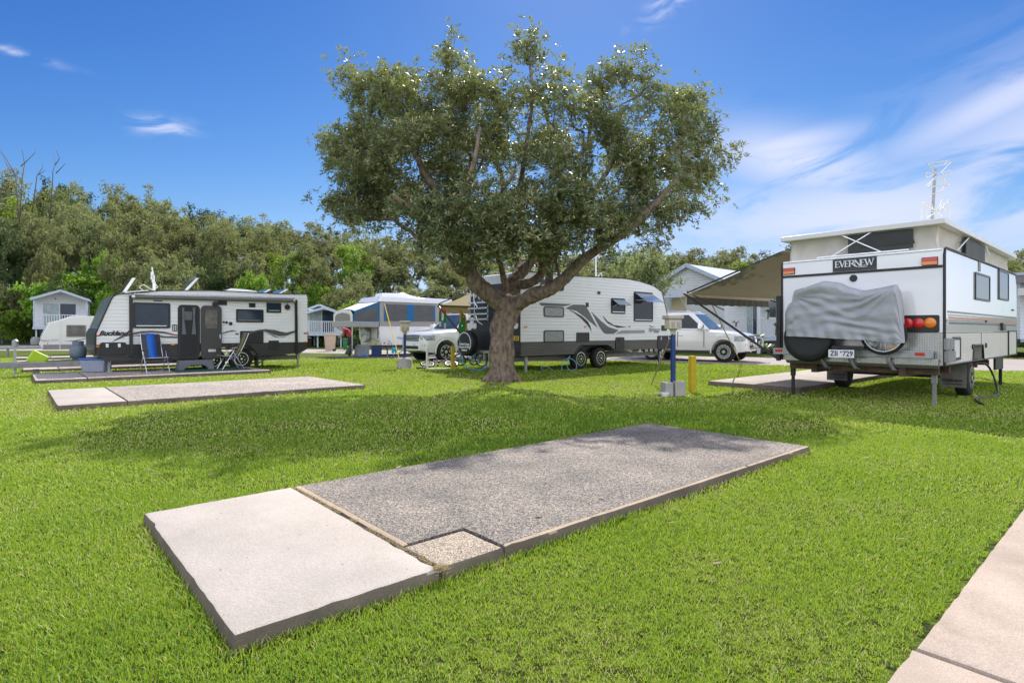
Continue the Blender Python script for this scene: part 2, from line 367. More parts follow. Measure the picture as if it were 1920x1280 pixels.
# ---------------------------------------------------------------- ground
def ground_mat():
    m = bpy.data.materials.new('lawn_soil'); m.use_nodes = True; t = m.node_tree; b = t.nodes['Principled BSDF']
    b.inputs['Roughness'].default_value = 0.9; b.inputs['Specular IOR Level'].default_value = 0.15
    tc = t.nodes.new('ShaderNodeTexCoord')
    def noise(s, d=5):
        n = t.nodes.new('ShaderNodeTexNoise'); n.inputs['Scale'].default_value = s; n.inputs['Detail'].default_value = d; t.links.new(tc.outputs['Object'], n.inputs[0]); return n.outputs[0]
    def ramp(v, st):
        r = t.nodes.new('ShaderNodeValToRGB'); e = r.color_ramp.elements; e[0].position = st[0][0]; e[0].color = (*st[0][1], 1); e[1].position = st[-1][0]; e[1].color = (*st[-1][1], 1)
        for p_, c_ in st[1:-1]: q = e.new(p_); q.color = (*c_, 1)
        t.links.new(v, r.inputs[0]); return r.outputs[0]
    big = ramp(noise(0.35), [(0.35, (0.085, 0.160, 0.012)), (0.55, (0.150, 0.220, 0.018)), (0.72, (0.24, 0.24, 0.050))])
    fine = ramp(noise(14, 6), [(0.38, (0.22, 0.20, 0.22)), (0.62, (0.95, 0.9, 0.95))])
    mu = t.nodes.new('ShaderNodeMix'); mu.data_type = 'RGBA'; mu.blend_type = 'MULTIPLY'; mu.inputs[0].default_value = 1; t.links.new(big, mu.inputs[6]); t.links.new(fine, mu.inputs[7])
    t.links.new(mu.outputs[2], b.inputs['Base Color'])
    bp = t.nodes.new('ShaderNodeBump'); bp.inputs['Strength'].default_value = 0.8; bp.inputs['Distance'].default_value = 0.05; t.links.new(noise(45, 5), bp.inputs['Height']); t.links.new(bp.outputs[0], b.inputs['Normal'])
    return m
gm_ = ground_mat()
setmeta(MB().grid(lambda u, v: (-900 + 1800 * u, -200 + 1700 * v, 0.0), 4, 4).build('lawn', gm_), kind='structure')
SH = 0.08
PF = Frame(G(437, 1191, SH))          # foreground slab, near corner
PL_, PW_ = 5.69, 2.05
def concrete(name, c, c2, agg=False, stain=(0.30, 0.27, 0.20)):
    m = mat(name, c, 0.88, col2=c2, vscale=1.6, bump=0.25, bscale=60, spec=0.2); t = m.node_tree; b = t.nodes['Principled BSDF']
    src = b.inputs['Base Color'].links[0].from_socket
    tc = t.nodes.new('ShaderNodeTexCoord')
    n = t.nodes.new('ShaderNodeTexNoise'); n.inputs['Scale'].default_value = 5.0; n.inputs['Detail'].default_value = 8; n.inputs['Roughness'].default_value = 0.75; t.links.new(tc.outputs['Object'], n.inputs[0])
    r = t.nodes.new('ShaderNodeMapRange'); r.inputs[1].default_value = 0.56; r.inputs[2].default_value = 0.80; r.inputs[4].default_value = 0.55; t.links.new(n.outputs[0], r.inputs[0])
    mixn = t.nodes.new('ShaderNodeMix'); mixn.data_type = 'RGBA'; t.links.new(r.outputs[0], mixn.inputs[0]); t.links.new(src, mixn.inputs[6]); mixn.inputs[7].default_value = (*stain, 1)
    out = mixn.outputs[2]
    # fine grain and scattered dark pits
    g = t.nodes.new('ShaderNodeTexNoise'); g.inputs['Scale'].default_value = 170; g.inputs['Detail'].default_value = 3; t.links.new(tc.outputs['Object'], g.inputs[0])
    gr = t.nodes.new('ShaderNodeMapRange'); gr.inputs[1].default_value = 0.3; gr.inputs[2].default_value = 0.7; gr.inputs[3].default_value = 0.80; gr.inputs[4].default_value = 1.16; t.links.new(g.outputs[0], gr.inputs[0])
    vo0 = t.nodes.new('ShaderNodeTexVoronoi'); vo0.inputs['Scale'].default_value = 9; t.links.new(tc.outputs['Object'], vo0.inputs['Vector'])
    pr = t.nodes.new('ShaderNodeMapRange'); pr.inputs[1].default_value = 0.03; pr.inputs[2].default_value = 0.07; pr.inputs[3].default_value = 0.35; pr.inputs[4].default_value = 1.0; t.links.new(vo0.outputs['Distance'], pr.inputs[0])
    mm_ = t.nodes.new('ShaderNodeMath'); mm_.operation = 'MULTIPLY'; t.links.new(gr.outputs[0], mm_.inputs[0]); t.links.new(pr.outputs[0], mm_.inputs[1])
    sc2 = t.nodes.new('ShaderNodeVectorMath'); sc2.operation = 'SCALE'; t.links.new(out, sc2.inputs[0]); t.links.new(mm_.outputs[0], sc2.inputs['Scale']); out = sc2.outputs[0]
    if agg:
        vo = t.nodes.new('ShaderNodeTexVoronoi'); vo.inputs['Scale'].default_value = agg; t.links.new(tc.outputs['Object'], vo.inputs['Vector'])
        cr = t.nodes.new('ShaderNodeValToRGB'); e = cr.color_ramp.elements; e[0].position = 0.0; e[0].color = (0.28, 0.28, 0.30, 1); e[1].position = 1.0; e[1].color = (1.75, 1.65, 1.5, 1)
        q = e.new(0.45); q.color = (0.75, 0.74, 0.74, 1)
        sp = t.nodes.new('ShaderNodeSeparateColor'); t.links.new(vo.outputs['Color'], sp.inputs[0]); t.links.new(sp.outputs[0], cr.inputs[0])
        mu = t.nodes.new('ShaderNodeMix'); mu.data_type = 'RGBA'; mu.blend_type = 'MULTIPLY'; mu.inputs[0].default_value = 1.0; t.links.new(out, mu.inputs[6]); t.links.new(cr.outputs[0], mu.inputs[7]); out = mu.outputs[2]
        bp = t.nodes.new('ShaderNodeBump'); bp.inputs['Strength'].default_value = 0.6; bp.inputs['Distance'].default_value = 0.006; t.links.new(vo.outputs['Distance'], bp.inputs['Height']); t.links.new(bp.outputs[0], b.inputs['Normal'])
    t.links.new(out, b.inputs['Base Color'])
    return m
m_conc = concrete('smooth_concrete', (0.455, 0.405, 0.36), (0.365, 0.325, 0.285))
m_agg = concrete('exposed_aggregate', (0.29, 0.258, 0.228), (0.17, 0.160, 0.148), agg=120, stain=(0.33, 0.27, 0.20))
m_agg2 = concrete('worn_aggregate', (0.42, 0.37, 0.33), (0.33, 0.30, 0.28), agg=80)
m_blk = concrete('light_aggregate', (0.44, 0.375, 0.30), (0.32, 0.28, 0.23), agg=190, stain=(0.36, 0.27, 0.18))
m_edge = concrete('slab_edge', (0.50, 0.38, 0.27), (0.34, 0.27, 0.20), stain=(0.12, 0.10, 0.07))
m_path = concrete('pink_concrete', (0.45, 0.365, 0.30), (0.31, 0.255, 0.205), agg=0, stain=(0.17, 0.135, 0.10))
m_dark = mat('joint_soil', (0.05, 0.04, 0.025), 0.95)
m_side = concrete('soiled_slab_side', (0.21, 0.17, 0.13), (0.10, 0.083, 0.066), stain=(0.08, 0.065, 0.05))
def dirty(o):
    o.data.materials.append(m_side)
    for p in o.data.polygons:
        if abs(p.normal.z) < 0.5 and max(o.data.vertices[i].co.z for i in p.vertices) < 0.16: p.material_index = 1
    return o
def slab_piece(mb, x0, x1, y0, y1, z0, z1, rng, top=True):
    nx = max(2, int((x1 - x0) / 0.07)); ny = max(2, int((y1 - y0) / 0.07))
    # worn rim: outline with small chips, rounded arris in two steps
    pts = []
    for i in range(nx): pts.append((x0 + (x1 - x0) * i / nx, y0, 0, 1))
    for i in range(ny): pts.append((x1, y0 + (y1 - y0) * i / ny, -1, 0))
    for i in range(nx): pts.append((x1 - (x1 - x0) * i / nx, y1, 0, -1))
    for i in range(ny): pts.append((x0, y1 - (y1 - y0) * i / ny, 1, 0))
    cx, cy = (x0 + x1) / 2, (y0 + y1) / 2; rings = [[], [], [], []]
    for (x, y, nx_, ny_) in pts:
        j = abs(rng.gauss(0, 0.003)) + (0.012 if rng.random() < 0.04 else 0)
        if abs(x - cx) > (x1 - x0) / 2 - 0.001 and abs(y - cy) > (y1 - y0) / 2 - 0.001: nx_, ny_ = (1 if x < cx else -1), (1 if y < cy else -1)
        rings[0].append((x - nx_ * 0.008 * rng.random(), y - ny_ * 0.008 * rng.random(), z0))
        rings[1].append((x + nx_ * j, y + ny_ * j, z1 - 0.018 - j * 0.6))
        rings[2].append((x + nx_ * (0.007 + j), y + ny_ * (0.007 + j), z1 - 0.006))
        rings[3].append((x + nx_ * (0.022 + j), y + ny_ * (0.022 + j), z1))
    n = len(pts); v = [p for r_ in rings for p in r_]; f = [[k * n + i, k * n + (i + 1) % n, (k + 1) * n + (i + 1) % n, (k + 1) * n + i] for k in range(3) for i in range(n)]
    f.append([3 * n + i for i in range(n)])
    mb.add(v, f)
rs = random.Random(5)
xb, _ = PF.top(828, 1065, SH)
xq, _ = PF.top(948, 1025, SH); _, yq = PF.top(758, 1022, SH)
slab = thing('concrete_slab', 'large foreground slab, smooth concrete at one end and speckled aggregate along the rest', 'concrete slab', PF, 'concrete slabs set in the lawn')
mb = MB(); slab_piece(mb, 0, xb - 0.008, 0, PW_, -0.02, SH, rs); dirty(mb.build('smooth_section', m_conc, slab, smooth=True, ang=25))
mb = MB(); slab_piece(mb, xb + 0.008, xq - 0.006, 0, yq - 0.006, -0.02, SH, rs); dirty(mb.build('corner_block', m_blk, slab, smooth=True, ang=25))
# aggregate field with a narrow sandy border all round
mb = MB(); xs = xb + 0.008
mb.prism([(xs + .045, yq + .012), (xq + .012, yq + .012), (xq + .012, .035), (PL_ - .03, .035), (PL_ - .03, PW_ - .03), (xs + .045, PW_ - .03)], 'z', 0.0, SH + .0006).build('aggregate_section', m_agg, slab)
mb = MB(); slab_piece(mb, xq + 0.006, PL_ - 1.35, 0, 0.30, -0.02, SH - .0012, rs); slab_piece(mb, PL_ - 1.34, PL_, 0, 0.30, -0.02, SH - .0012, rs)
slab_piece(mb, xs, xs + .3, yq + 0.006, PW_, -0.02, SH - .0015, rs); slab_piece(mb, xs + .28, PL_, PW_ - .3, PW_, -0.02, SH - .0018, rs); slab_piece(mb, PL_ - .3, PL_ + .002, 0.1, PW_ - .1, -0.02, SH - .0021, rs)
dirty(mb.build('sandy_border', m_edge, slab, smooth=True, ang=25))
MB().box(0.1, PL_ - 0.1, 0.1, PW_ - 0.1, -0.01, SH - .018).build('joint_fill', m_dark, slab)
def small_slab(fr, Lx, Wy, xs, label, h=0.1, joints=(), inner=True, sheet=0):
    t = thing('concrete_slab', label, 'concrete slab', fr, 'concrete slabs set in the lawn')
    m1 = MB(); slab_piece(m1, 0, xs, 0, Wy, -0.02, h, rs); dirty(m1.build('smooth_section', m_conc, t, smooth=True, ang=25))
    if xs < Lx:
        m2 = MB(); slab_piece(m2, xs + 0.012, Lx, 0, Wy, -0.02, h, rs); dirty(m2.build('aggregate_section', m_agg2, t, smooth=True, ang=25))
    return t
SL = []      # footprints to keep grass out of: (frame, x0, x1, y0, y1)
SL.append((PF, 0.0, PL_, 0.0, PW_))
def put(pn, pf, pr, xs_px, label):
    fr = Frame(G(*pn, 0.1)); W = fr.top(*pf, 0.1)[1]; Lx = fr.top(*pr, 0.1)[0]; xs = fr.top(*xs_px, 0.1)[0] if xs_px else Lx
    small_slab(fr, Lx, W, xs, label); SL.append((fr, 0, Lx, 0, W)); return fr, Lx, W
S2, S2L, S2W = put((107, 760), (75, 732), (686, 721), (240, 752), 'second slab from the camera, empty, left of the tree shadow')
S3, S3L, S3W = put((66, 713), (55, 700), (485, 690), (160, 706), 'slab under the black and white caravan, with the camp chairs on it')
S4, S4L, S4W = put((43, 693), (40, 688), (430, 672), (110, 690), 'slab just behind the caravan drawbar with a pale end at the left')
S5, S5L, S5W = put((32, 679.5), (30, 676), (300, 666), None, 'thin pale slab left of the lime green hitch cover')
S6, S6L, S6W = put((27.5, 671.5), (26.5, 669), (260, 660.5), None, 'farthest thin slab in front of the cream caravan drawbar')
# slab beside the pop-top
t5 = Frame(G(1500, 726, 0.12)); S7L, S7W = 6.4, t5.top(1306, 716, 0.12)[1]
small_slab(t5, S7L, S7W, S7L, 'slab beneath the pop-top caravan awning with a sharp awning shadow across it', h=0.12); SL.append((t5, 0, S7L, 0, S7W))
# ---------------------------------------------------------------- path bottom right and road behind
PA = Frame(G(1714, 1212, 0.02))
o = MB(); slab_piece(o, 0.006, 14, -3.0, 0, -0.02, 0.02, rs); slab_piece(o, -6, -0.006, -3.0, 0.01, -0.02, 0.017, rs)
setmeta(o.build('footpath', m_path, None, smooth=True, ang=25), kind='structure')
bpy.data.objects['footpath'].location = (PA.o[0], PA.o[1], 0); bpy.data.objects['footpath'].rotation_euler = (0, 0, GA)
SL.append((PA, -6, 14, -3.0, 0.02))
m_road = mat('asphalt_pale', (0.36, 0.31, 0.285), 0.92, col2=(0.29, 0.255, 0.24), vscale=0.8, bump=0.3, bscale=50, spec=0.2)
# road: from far left behind everything to the right
RX = [(-60, 38.0), (-20, 36.5), (-8, 31.5), (-3, 28.5), (3, 25.5), (7, 23.0), (9.8, 21.4), (13, 19.4), (16, 18.3), (24, 17.2), (60, 15.0)]
RFar = [(-60, 44.0), (-20, 42.0), (-8, 37.5), (-3, 34.0), (3, 30.5), (7, 29.5), (9.8, 28.5), (13, 27.4), (16, 26.4), (24, 26.0), (60, 26.0)]
mb = MB(); n = len(RX); mb.add([(x, y, 0.012) for x, y in RX] + [(x, y, 0.012) for x, y in RFar], [[i, i + 1, n + i + 1, n + i] for i in range(n - 1)])
setmeta(mb.build('road', m_road), kind='structure')
def in_poly(x, y, poly):
    c = np.zeros(x.shape, bool); j = len(poly) - 1
    for i in range(len(poly)):
        xi, yi = poly[i]; xj, yj = poly[j]
        c ^= ((yi > y) != (yj > y)) & (x < (xj - xi) * (y - yi) / (yj - yi + 1e-12) + xi); j = i
    return c
ROAD = RX + RFar[::-1]
# ---------------------------------------------------------------- grass blades
m_grass = foliage_mat('grass_blade', [(0.0, (0.04, 0.11, 0.012)), (0.35, (0.15, 0.30, 0.020)), (0.62, (0.28, 0.42, 0.030)), (0.85, (0.44, 0.46, 0.08)), (1.0, (0.62, 0.53, 0.27))], (0.20, 0.30, 0.03), trans=(0.42, 0.56, 0.035), tw=0.34, rough=0.55, spec=0.35)
def vnoise(x, y, seed, cell):
    r_ = np.random.default_rng(seed); T = r_.random((64, 64)); gx = x / cell + 1000; gy = y / cell + 1000
    ix = np.floor(gx).astype(int); iy = np.floor(gy).astype(int); fx = gx - ix; fy = gy - iy; fx = fx * fx * (3 - 2 * fx); fy = fy * fy * (3 - 2 * fy)
    a = T[ix % 64, iy % 64]; b = T[(ix + 1) % 64, iy % 64]; c = T[ix % 64, (iy + 1) % 64]; d = T[(ix + 1) % 64, (iy + 1) % 64]
    return (a * (1 - fx) + b * fx) * (1 - fy) + (c * (1 - fx) + d * fx) * fy
def grass(GD=1.0):
    rng = np.random.default_rng(11); Vs = []; Ts = []
    for (z0, z1, dens, wd, ht) in ((1.3, 3.0, 16000, .0019, .021), (3.0, 4.6, 11500, .0025, .022), (4.6, 7.0, 5600, .0036, .025), (7.0, 11.0, 2300, .0060, .032), (11.0, 17.0, 900, .010, .036), (17.0, 27.0, 300, .017, .04)):
        w1 = z1 * 0.98 + 1.0; nb = int(dens * GD * (z1 - z0) * 2 * w1)
        x = rng.uniform(-w1, w1, nb); y = rng.uniform(z0, z1, nb); k = np.abs(x) < y * 0.98 + 1.0
        for fr, a0, a1, b0, b1 in SL:
            lx = fr.c * (x - fr.o[0]) + fr.s * (y - fr.o[1]); ly = -fr.s * (x - fr.o[0]) + fr.c * (y - fr.o[1])
            if fr is PA: ly = ly + (vnoise(x, y, 9, .05) - .35) * .07
            k &= ~((lx > a0 - .004) & (lx < a1 + .004) & (ly > b0 - .004) & (ly < b1 + .004))
        k &= ~in_poly(x, y, ROAD)
        x, y = x[k], y[k]; n_ = len(x)
        lush = vnoise(x, y, 3, 1.3) * 0.5 + vnoise(x, y, 4, 0.35) * 0.3 + vnoise(x, y, 5, 4.0) * 0.2
        # trodden, drier ground along slab edges
        near = np.zeros(n_)
        for fr, a0, a1, b0, b1 in SL[:2]:
            lx = fr.c * (x - fr.o[0]) + fr.s * (y - fr.o[1]); ly = -fr.s * (x - fr.o[0]) + fr.c * (y - fr.o[1])
            d = np.hypot(np.maximum(np.maximum(a0 - lx, lx - a1), 0), np.maximum(np.maximum(b0 - ly, ly - b1), 0)); near = np.maximum(near, np.exp(-d / 0.12))
        thin = (lush < 0.40); keep = (rng.random(n_) < np.where(thin, 0.72, 1.0)); x, y, lush, near = x[keep], y[keep], lush[keep], near[keep]; n_ = len(x)
        h = ht * rng.uniform(0.45, 1.15, n_) * (0.6 + 0.8 * lush) * (1 + 1.1 * np.clip((near - .55) * 3, 0, 1)); w = wd * rng.uniform(0.7, 1.3, n_)
        a = rng.uniform(0, 2 * math.pi, n_); ca, sa = np.cos(a), np.sin(a)
        la = a + rng.normal(math.pi / 2, 0.5, n_); lean = h * rng.uniform(0.15, 1.3, n_); lx_, ly_ = np.cos(la) * lean, np.sin(la) * lean
        zt = h; zm = h * 0.62
        V = np.empty((n_, 5, 3)); V[:, 0] = np.stack([x - ca * w, y - sa * w, np.zeros(n_)], 1); V[:, 1] = np.stack([x + ca * w, y + sa * w, np.zeros(n_)], 1)
        mx_ = x + lx_ * .38; my_ = y + ly_ * .38
        V[:, 2] = np.stack([mx_ + ca * w * .8, my_ + sa * w * .8, zm], 1); V[:, 3] = np.stack([mx_ - ca * w * .8, my_ - sa * w * .8, zm], 1); V[:, 4] = np.stack([x + lx_, y + ly_, zt], 1)
        tn = np.clip(-0.02 + (1 - lush) * 0.95 + np.clip(y - 2.5, 0, 9) * 0.022 + near * 0.25 + rng.normal(0, 0.22, n_) + (rng.random(n_) < 0.07) * 0.45, 0, 1)
        Vs.append(V.reshape(-1, 3)); Ts.append(np.repeat(tn, 5))
    V = np.concatenate(Vs); n_ = len(V) // 5; b = np.arange(n_)[:, None] * 5
    F = np.concatenate([b + np.array([[0, 1, 2]]), b + np.array([[0, 2, 3]]), b + np.array([[3, 2, 4]])]).astype(np.int64)
    o = np_mesh('grass', V, F, m_grass, tone=np.concatenate(Ts)); setmeta(o, 'short green lawn grass around the concrete slabs', 'grass', kind='stuff')
    print('grass blades', n_)
grass()
def joint_weeds():
    rng = np.random.default_rng(5); V = []; F = []; T = []
    for k in range(900):
        if k < 650: lx, ly = xb + rng.normal(0, .006), rng.uniform(0, PW_)
        else: lx, ly = xb + rng.normal(0, .02), rng.normal(0, .02) - .004
        if mnoise.noise(Vector((ly * 5, 2, 1))) < -.1 and k < 650: continue
        X, Y = PF.world(lx, ly); a = rng.uniform(0, 6.28); l = rng.uniform(.012, .05); d = np.array([math.cos(a), math.sin(a), rng.uniform(.1, .5)]) * l; w = np.array([-math.sin(a), math.cos(a), 0]) * .0022; p = np.array([X, Y, SH - .006]); b = len(V)
        V += [p - w, p + w, p + d]; F.append((b, b + 1, b + 2)); T += [rng.uniform(.5, 1)] * 3
    setmeta(np_mesh('joint_weeds', np.array(V), np.array(F), foliage_mat('dry_grass', [(0, (.10, .13, .03)), (.6, (.30, .24, .11)), (1, (.45, .36, .2))], (.3, .24, .12), trans=(.3, .25, .1), tw=.15, rough=.8, spec=.2), tone=np.array(T)), 'dry grass growing in the slab joint', 'weeds', kind='stuff')
joint_weeds()
# ---------------------------------------------------------------- the big coast banksia
m_bark = mat('tree_bark', (0.33, 0.245, 0.185), 0.92, col2=(0.085, 0.070, 0.062), vscale=11.0, bump=1.0, bscale=34, spec=0.15, stretch=(1, 1, 0.45))
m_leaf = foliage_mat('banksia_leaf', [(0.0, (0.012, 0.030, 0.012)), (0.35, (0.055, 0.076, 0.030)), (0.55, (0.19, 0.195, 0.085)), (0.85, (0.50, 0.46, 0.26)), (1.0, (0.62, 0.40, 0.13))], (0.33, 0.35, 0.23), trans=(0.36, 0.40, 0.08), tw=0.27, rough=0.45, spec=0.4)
TY = 14.6
def Q(px, py, dy=0.0, r=0.1):
    p = P(px, py, TY + dy); return (p[0], p[1], p[2], r)
def main_tree():
    rng = np.random.default_rng(21)
    ch = [(None, 0, [Q(942, 722, 0, .37), Q(942, 708, 0, .35), Q(942, 690, 0, .32), Q(941, 665, 0, .31), Q(941, 640, 0, .295), Q(943, 615, 0, .30), Q(949, 592, 0, .34), Q(952, 574, 0, .36)]),
          (0, 7, [Q(930, 562, -.15, .235), Q(910, 545, -.35, .215), Q(890, 528, -.5, .205), Q(880, 505, -.55, .185), Q(875, 478, -.6, .165), Q(866, 445, -.7, .14), Q(850, 410, -.9, .12), Q(825, 370, -1.1, .10), Q(800, 330, -1.2, .085), Q(780, 290, -1.2, .07), Q(765, 245, -1.0, .05)]),
          (1, 3, [Q(862, 506, -.9, .12), Q(846, 482, -1.2, .10), Q(838, 462, -1.4, .09), Q(812, 425, -1.7, .075), Q(775, 395, -1.9, .06), Q(735, 365, -2.0, .05)]),
          (1, 6, [Q(862, 375, -1.4, .085), Q(880, 335, -1.7, .07), Q(892, 290, -1.9, .05), Q(900, 240, -1.9, .04)]),
          (0, 7, [Q(974, 566, -.1, .20), Q(1000, 553, -.35, .185), Q(1030, 543, -.55, .165), Q(1052, 528, -.7, .15), Q(1072, 508, -.8, .135), Q(1095, 486, -.9, .12), Q(1130, 462, -1.0, .105), Q(1165, 440, -1.1, .10), Q(1195, 415, -1.1, .09), Q(1225, 385, -1.0, .08), Q(1255, 352, -.9, .07), Q(1285, 320, -.7, .055)]),
          (4, 2, [Q(1030, 515, -.3, .10), Q(1034, 490, -.1, .09), Q(1060, 450, .3, .08), Q(1085, 400, .6, .07), Q(1095, 350, .8, .055), Q(1100, 290, .8, .045), Q(1110, 220, .6, .04)]),
          (0, 7, [Q(956, 552, .35, .21), Q(962, 530, .6, .20), Q(978, 508, .9, .17), Q(1000, 485, 1.2, .15), Q(1024, 455, 1.5, .13), Q(1040, 415, 1.8, .11), Q(1052, 370, 2.0, .095), Q(1050, 310, 2.1, .08), Q(1035, 250, 2.0, .06), Q(1015, 190, 1.6, .045)]),
          (6, 1, [Q(985, 532, .3, .13), Q(1008, 522, .2, .12), Q(1018, 500, .3, .105), Q(1012, 470, .5, .09), Q(1035, 430, .2, .08), Q(1075, 395, -.3, .07), Q(1120, 350, -.6, .06), Q(1150, 300, -.6, .05)]),
          (6, 2, [Q(965, 480, 1.4, .11), Q(955, 440, 1.8, .10), Q(950, 390, 2.2, .09), Q(940, 330, 2.4, .075), Q(915, 270, 2.3, .06), Q(895, 200, 1.8, .045)]),
          (0, 7, [Q(948, 545, .1, .09), Q(944, 520, -.1, .075), Q(938, 495, -.3, .065), Q(925, 465, -.6, .055), Q(918, 430, -1.0, .05), Q(930, 380, -1.4, .045), Q(960, 330, -1.7, .04)]),
          (6, 4, [Q(985, 430, .9, .085), Q(975, 380, .6, .075), Q(980, 320, .2, .06), Q(990, 250, 0, .05), Q(1000, 170, 0, .04), Q(988, 90, 0, .025)]),
          (1, 4, [Q(850, 462, .2, .10), Q(815, 430, .9, .09), Q(770, 385, 1.4, .08), Q(730, 340, 1.6, .06), Q(700, 290, 1.4, .05)])]
    # flare of roots
    blobs = [  # px, py, rx, ry, depth centre, depth radius, number of twig ends, fullness
        (760, 255, 118, 118, -0.2, 2.6, 150, 1), (700, 330, 95, 90, 0, 2.2, 85, 1), (664, 265, 62, 55, 0, 1.4, 34, 1), (700, 175, 52, 48, 0, 1.2, 22, .8), (664, 150, 16, 28, 0, .4, 5, .8), (775, 165, 70, 55, 0, 1.6, 38, .9),
        (880, 160, 78, 62, 0.2, 1.9, 44, .9), (868, 108, 34, 26, 0, .7, 9, .8), (985, 112, 34, 30, 0, .6, 12, .8), (978, 80, 12, 14, 0, .3, 4, .8), (1000, 175, 62, 60, 0.2, 1.6, 34, .9), (885, 270, 125, 105, 0, 2.9, 125, .95), (1020, 290, 90, 95, 0.3, 2.5, 75, .85),
        (1128, 135, 62, 48, 0, 1.2, 25, .8), (1185, 130, 22, 30, 0, .6, 6, .8), (1125, 215, 76, 62, 0, 1.9, 44, .85), (1215, 200, 36, 40, 0, .9, 12, .8), (1278, 202, 46, 48, 0, 1.1, 22, .85), (1265, 270, 80, 72, 0, 1.9, 58, .85), (1312, 290, 40, 50, 0, 1.0, 20, .85),
        (1250, 345, 92, 62, -.2, 2.0, 60, .9), (1300, 400, 38, 30, -.2, .9, 12, .8), (1160, 330, 90, 80, 0, 2.4, 64, .85), (1090, 400, 95, 65, -.4, 2.4, 60, .9), (1170, 415, 66, 46, -.6, 1.6, 30, .9), (955, 400, 125, 65, -.8, 2.3, 82, 1), (850, 400, 95, 62, -.8, 2.3, 66, 1), (840, 440, 60, 36, -1.6, 1.4, 24, 1), (930, 440, 90, 34, -2.0, 1.2, 18, 1), (1060, 440, 90, 34, -1.6, 1.4, 18, 1), (960, 350, 120, 80, -2.4, 1.2, 36, 1),
        (755, 400, 85, 50, -.4, 1.9, 46, 1), (690, 392, 60, 42, 0, 1.3, 30, .9), (800, 440, 60, 32, -.6, 1.2, 24, .9), (650, 330, 34, 44, 0, 1.0, 14, .9), (820, 455, 42, 28, -1.2, .9, 12, .9), (1000, 455, 38, 24, -1.0, .8, 11, .9), (1045, 470, 40, 26, -.4, .8, 10, .9), (622, 275, 26, 22, 0, .5, 7, .8), (1195, 455, 30, 16, -.8, .5, 5, .8)]
    att = []; tone = []
    for (px, py, rx, ry, dc, dr, n_, fl) in blobs:
        n_ = max(1, int(n_ * 1.42 / 6))
        u = rng.normal(0, 1, (n_, 3)); u /= np.linalg.norm(u, axis=1)[:, None]; r_ = rng.random((n_, 1)) ** 0.40; u = u * r_
        u = np.repeat(u, 6, 0) + rng.normal(0, .20, (n_ * 6, 3)) / np.array([rx / FPX * TY, dr, ry / FPX * TY])
        for a in u:
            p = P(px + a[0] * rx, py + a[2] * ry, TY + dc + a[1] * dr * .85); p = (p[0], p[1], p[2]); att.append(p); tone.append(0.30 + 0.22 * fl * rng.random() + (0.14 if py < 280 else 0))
    att = np.array(att); tone = np.array(tone)
    pos, par, rad, tips = grow(ch, att, rng, step=0.28, alpha=0.22, wig=0.10)
    V, F, r = skeleton_mesh(pos, par, rad, tips, tip_r=0.0075, pw=2.3, fine=True)
    # lumpy bark on the thick parts
    nz_ = vnoise(V[:, 0] * 1.0 + V[:, 1], V[:, 2], 7, 0.16) - 0.5
    root = thing('tree', 'large spreading banksia tree with thick grey trunk and forked limbs, standing alone on the lawn', 'tree', loc=(*P(942, 715, TY)[:2], 0))
    off = np.array([root.location.x, root.location.y, 0])
    tr = np_mesh('trunk', V - off, F, m_bark, root, smooth=True)
    # rosettes
    tipp = pos[tips]; order = np.argsort(np.linalg.norm(att[:, None] - tipp[None], axis=2).argmin(1)) if False else None
    C = []; A = []; T0 = []
    cc = np.array(P(960, 330, TY))
    for q, tp in enumerate(tips):
        c = pos[tp]; o_ = c - pos[par[tp]]; o_ /= np.linalg.norm(o_) + 1e-9; out = (c - cc) / (np.linalg.norm(c - cc) + 1e-9)
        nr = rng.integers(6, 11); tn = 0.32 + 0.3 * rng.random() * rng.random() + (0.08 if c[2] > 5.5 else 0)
        for k in range(nr):
            C.append(c + rng.normal(0, 1, 3) * np.array([.17, .17, .14]) + o_ * rng.uniform(-.25, .12)); A.append(o_ * .5 + out * .4 + np.array([0, 0, .75]) + rng.normal(0, .3, 3)); T0.append(tn)
    thin = np.where(r < 0.016)[0]; thin = rng.choice(thin, int(len(thin) * 0.4), replace=False)
    for i in thin:
        if par[i] < 0: continue
        C.append(pos[i] + rng.normal(0, .07, 3)); A.append(np.array([0, 0, .8]) + rng.normal(0, .5, 3)); T0.append(0.35 + 0.2 * rng.random())
    V, F, tn = leaves(np.array(C), np.array(A), rng, 10, 0.14, 0.0165, np.array(T0))
    print('leaves', len(F), 'nodes', len(pos))
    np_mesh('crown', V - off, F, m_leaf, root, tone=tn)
    # buttress roots
    mb = MB()
    for a_, l_ in ((195, .50), (246, .36), (296, .38), (338, .47), (30, .45), (90, .45), (150, .5)):
        a = R(a_); pts = [(math.cos(a) * .20, math.sin(a) * .20, .42), (math.cos(a) * .26, math.sin(a) * .26, .20), (math.cos(a) * .36, math.sin(a) * .36, .07), (math.cos(a) * l_, math.sin(a) * l_, 0.0), (math.cos(a) * (l_ + .12), math.sin(a) * (l_ + .12), -.06)]
        mb.tube(pts, [.10, .13, .12, .075, .04], 10)
    mb.build('root_flare', m_bark, root, smooth=True, ang=180)
main_tree()
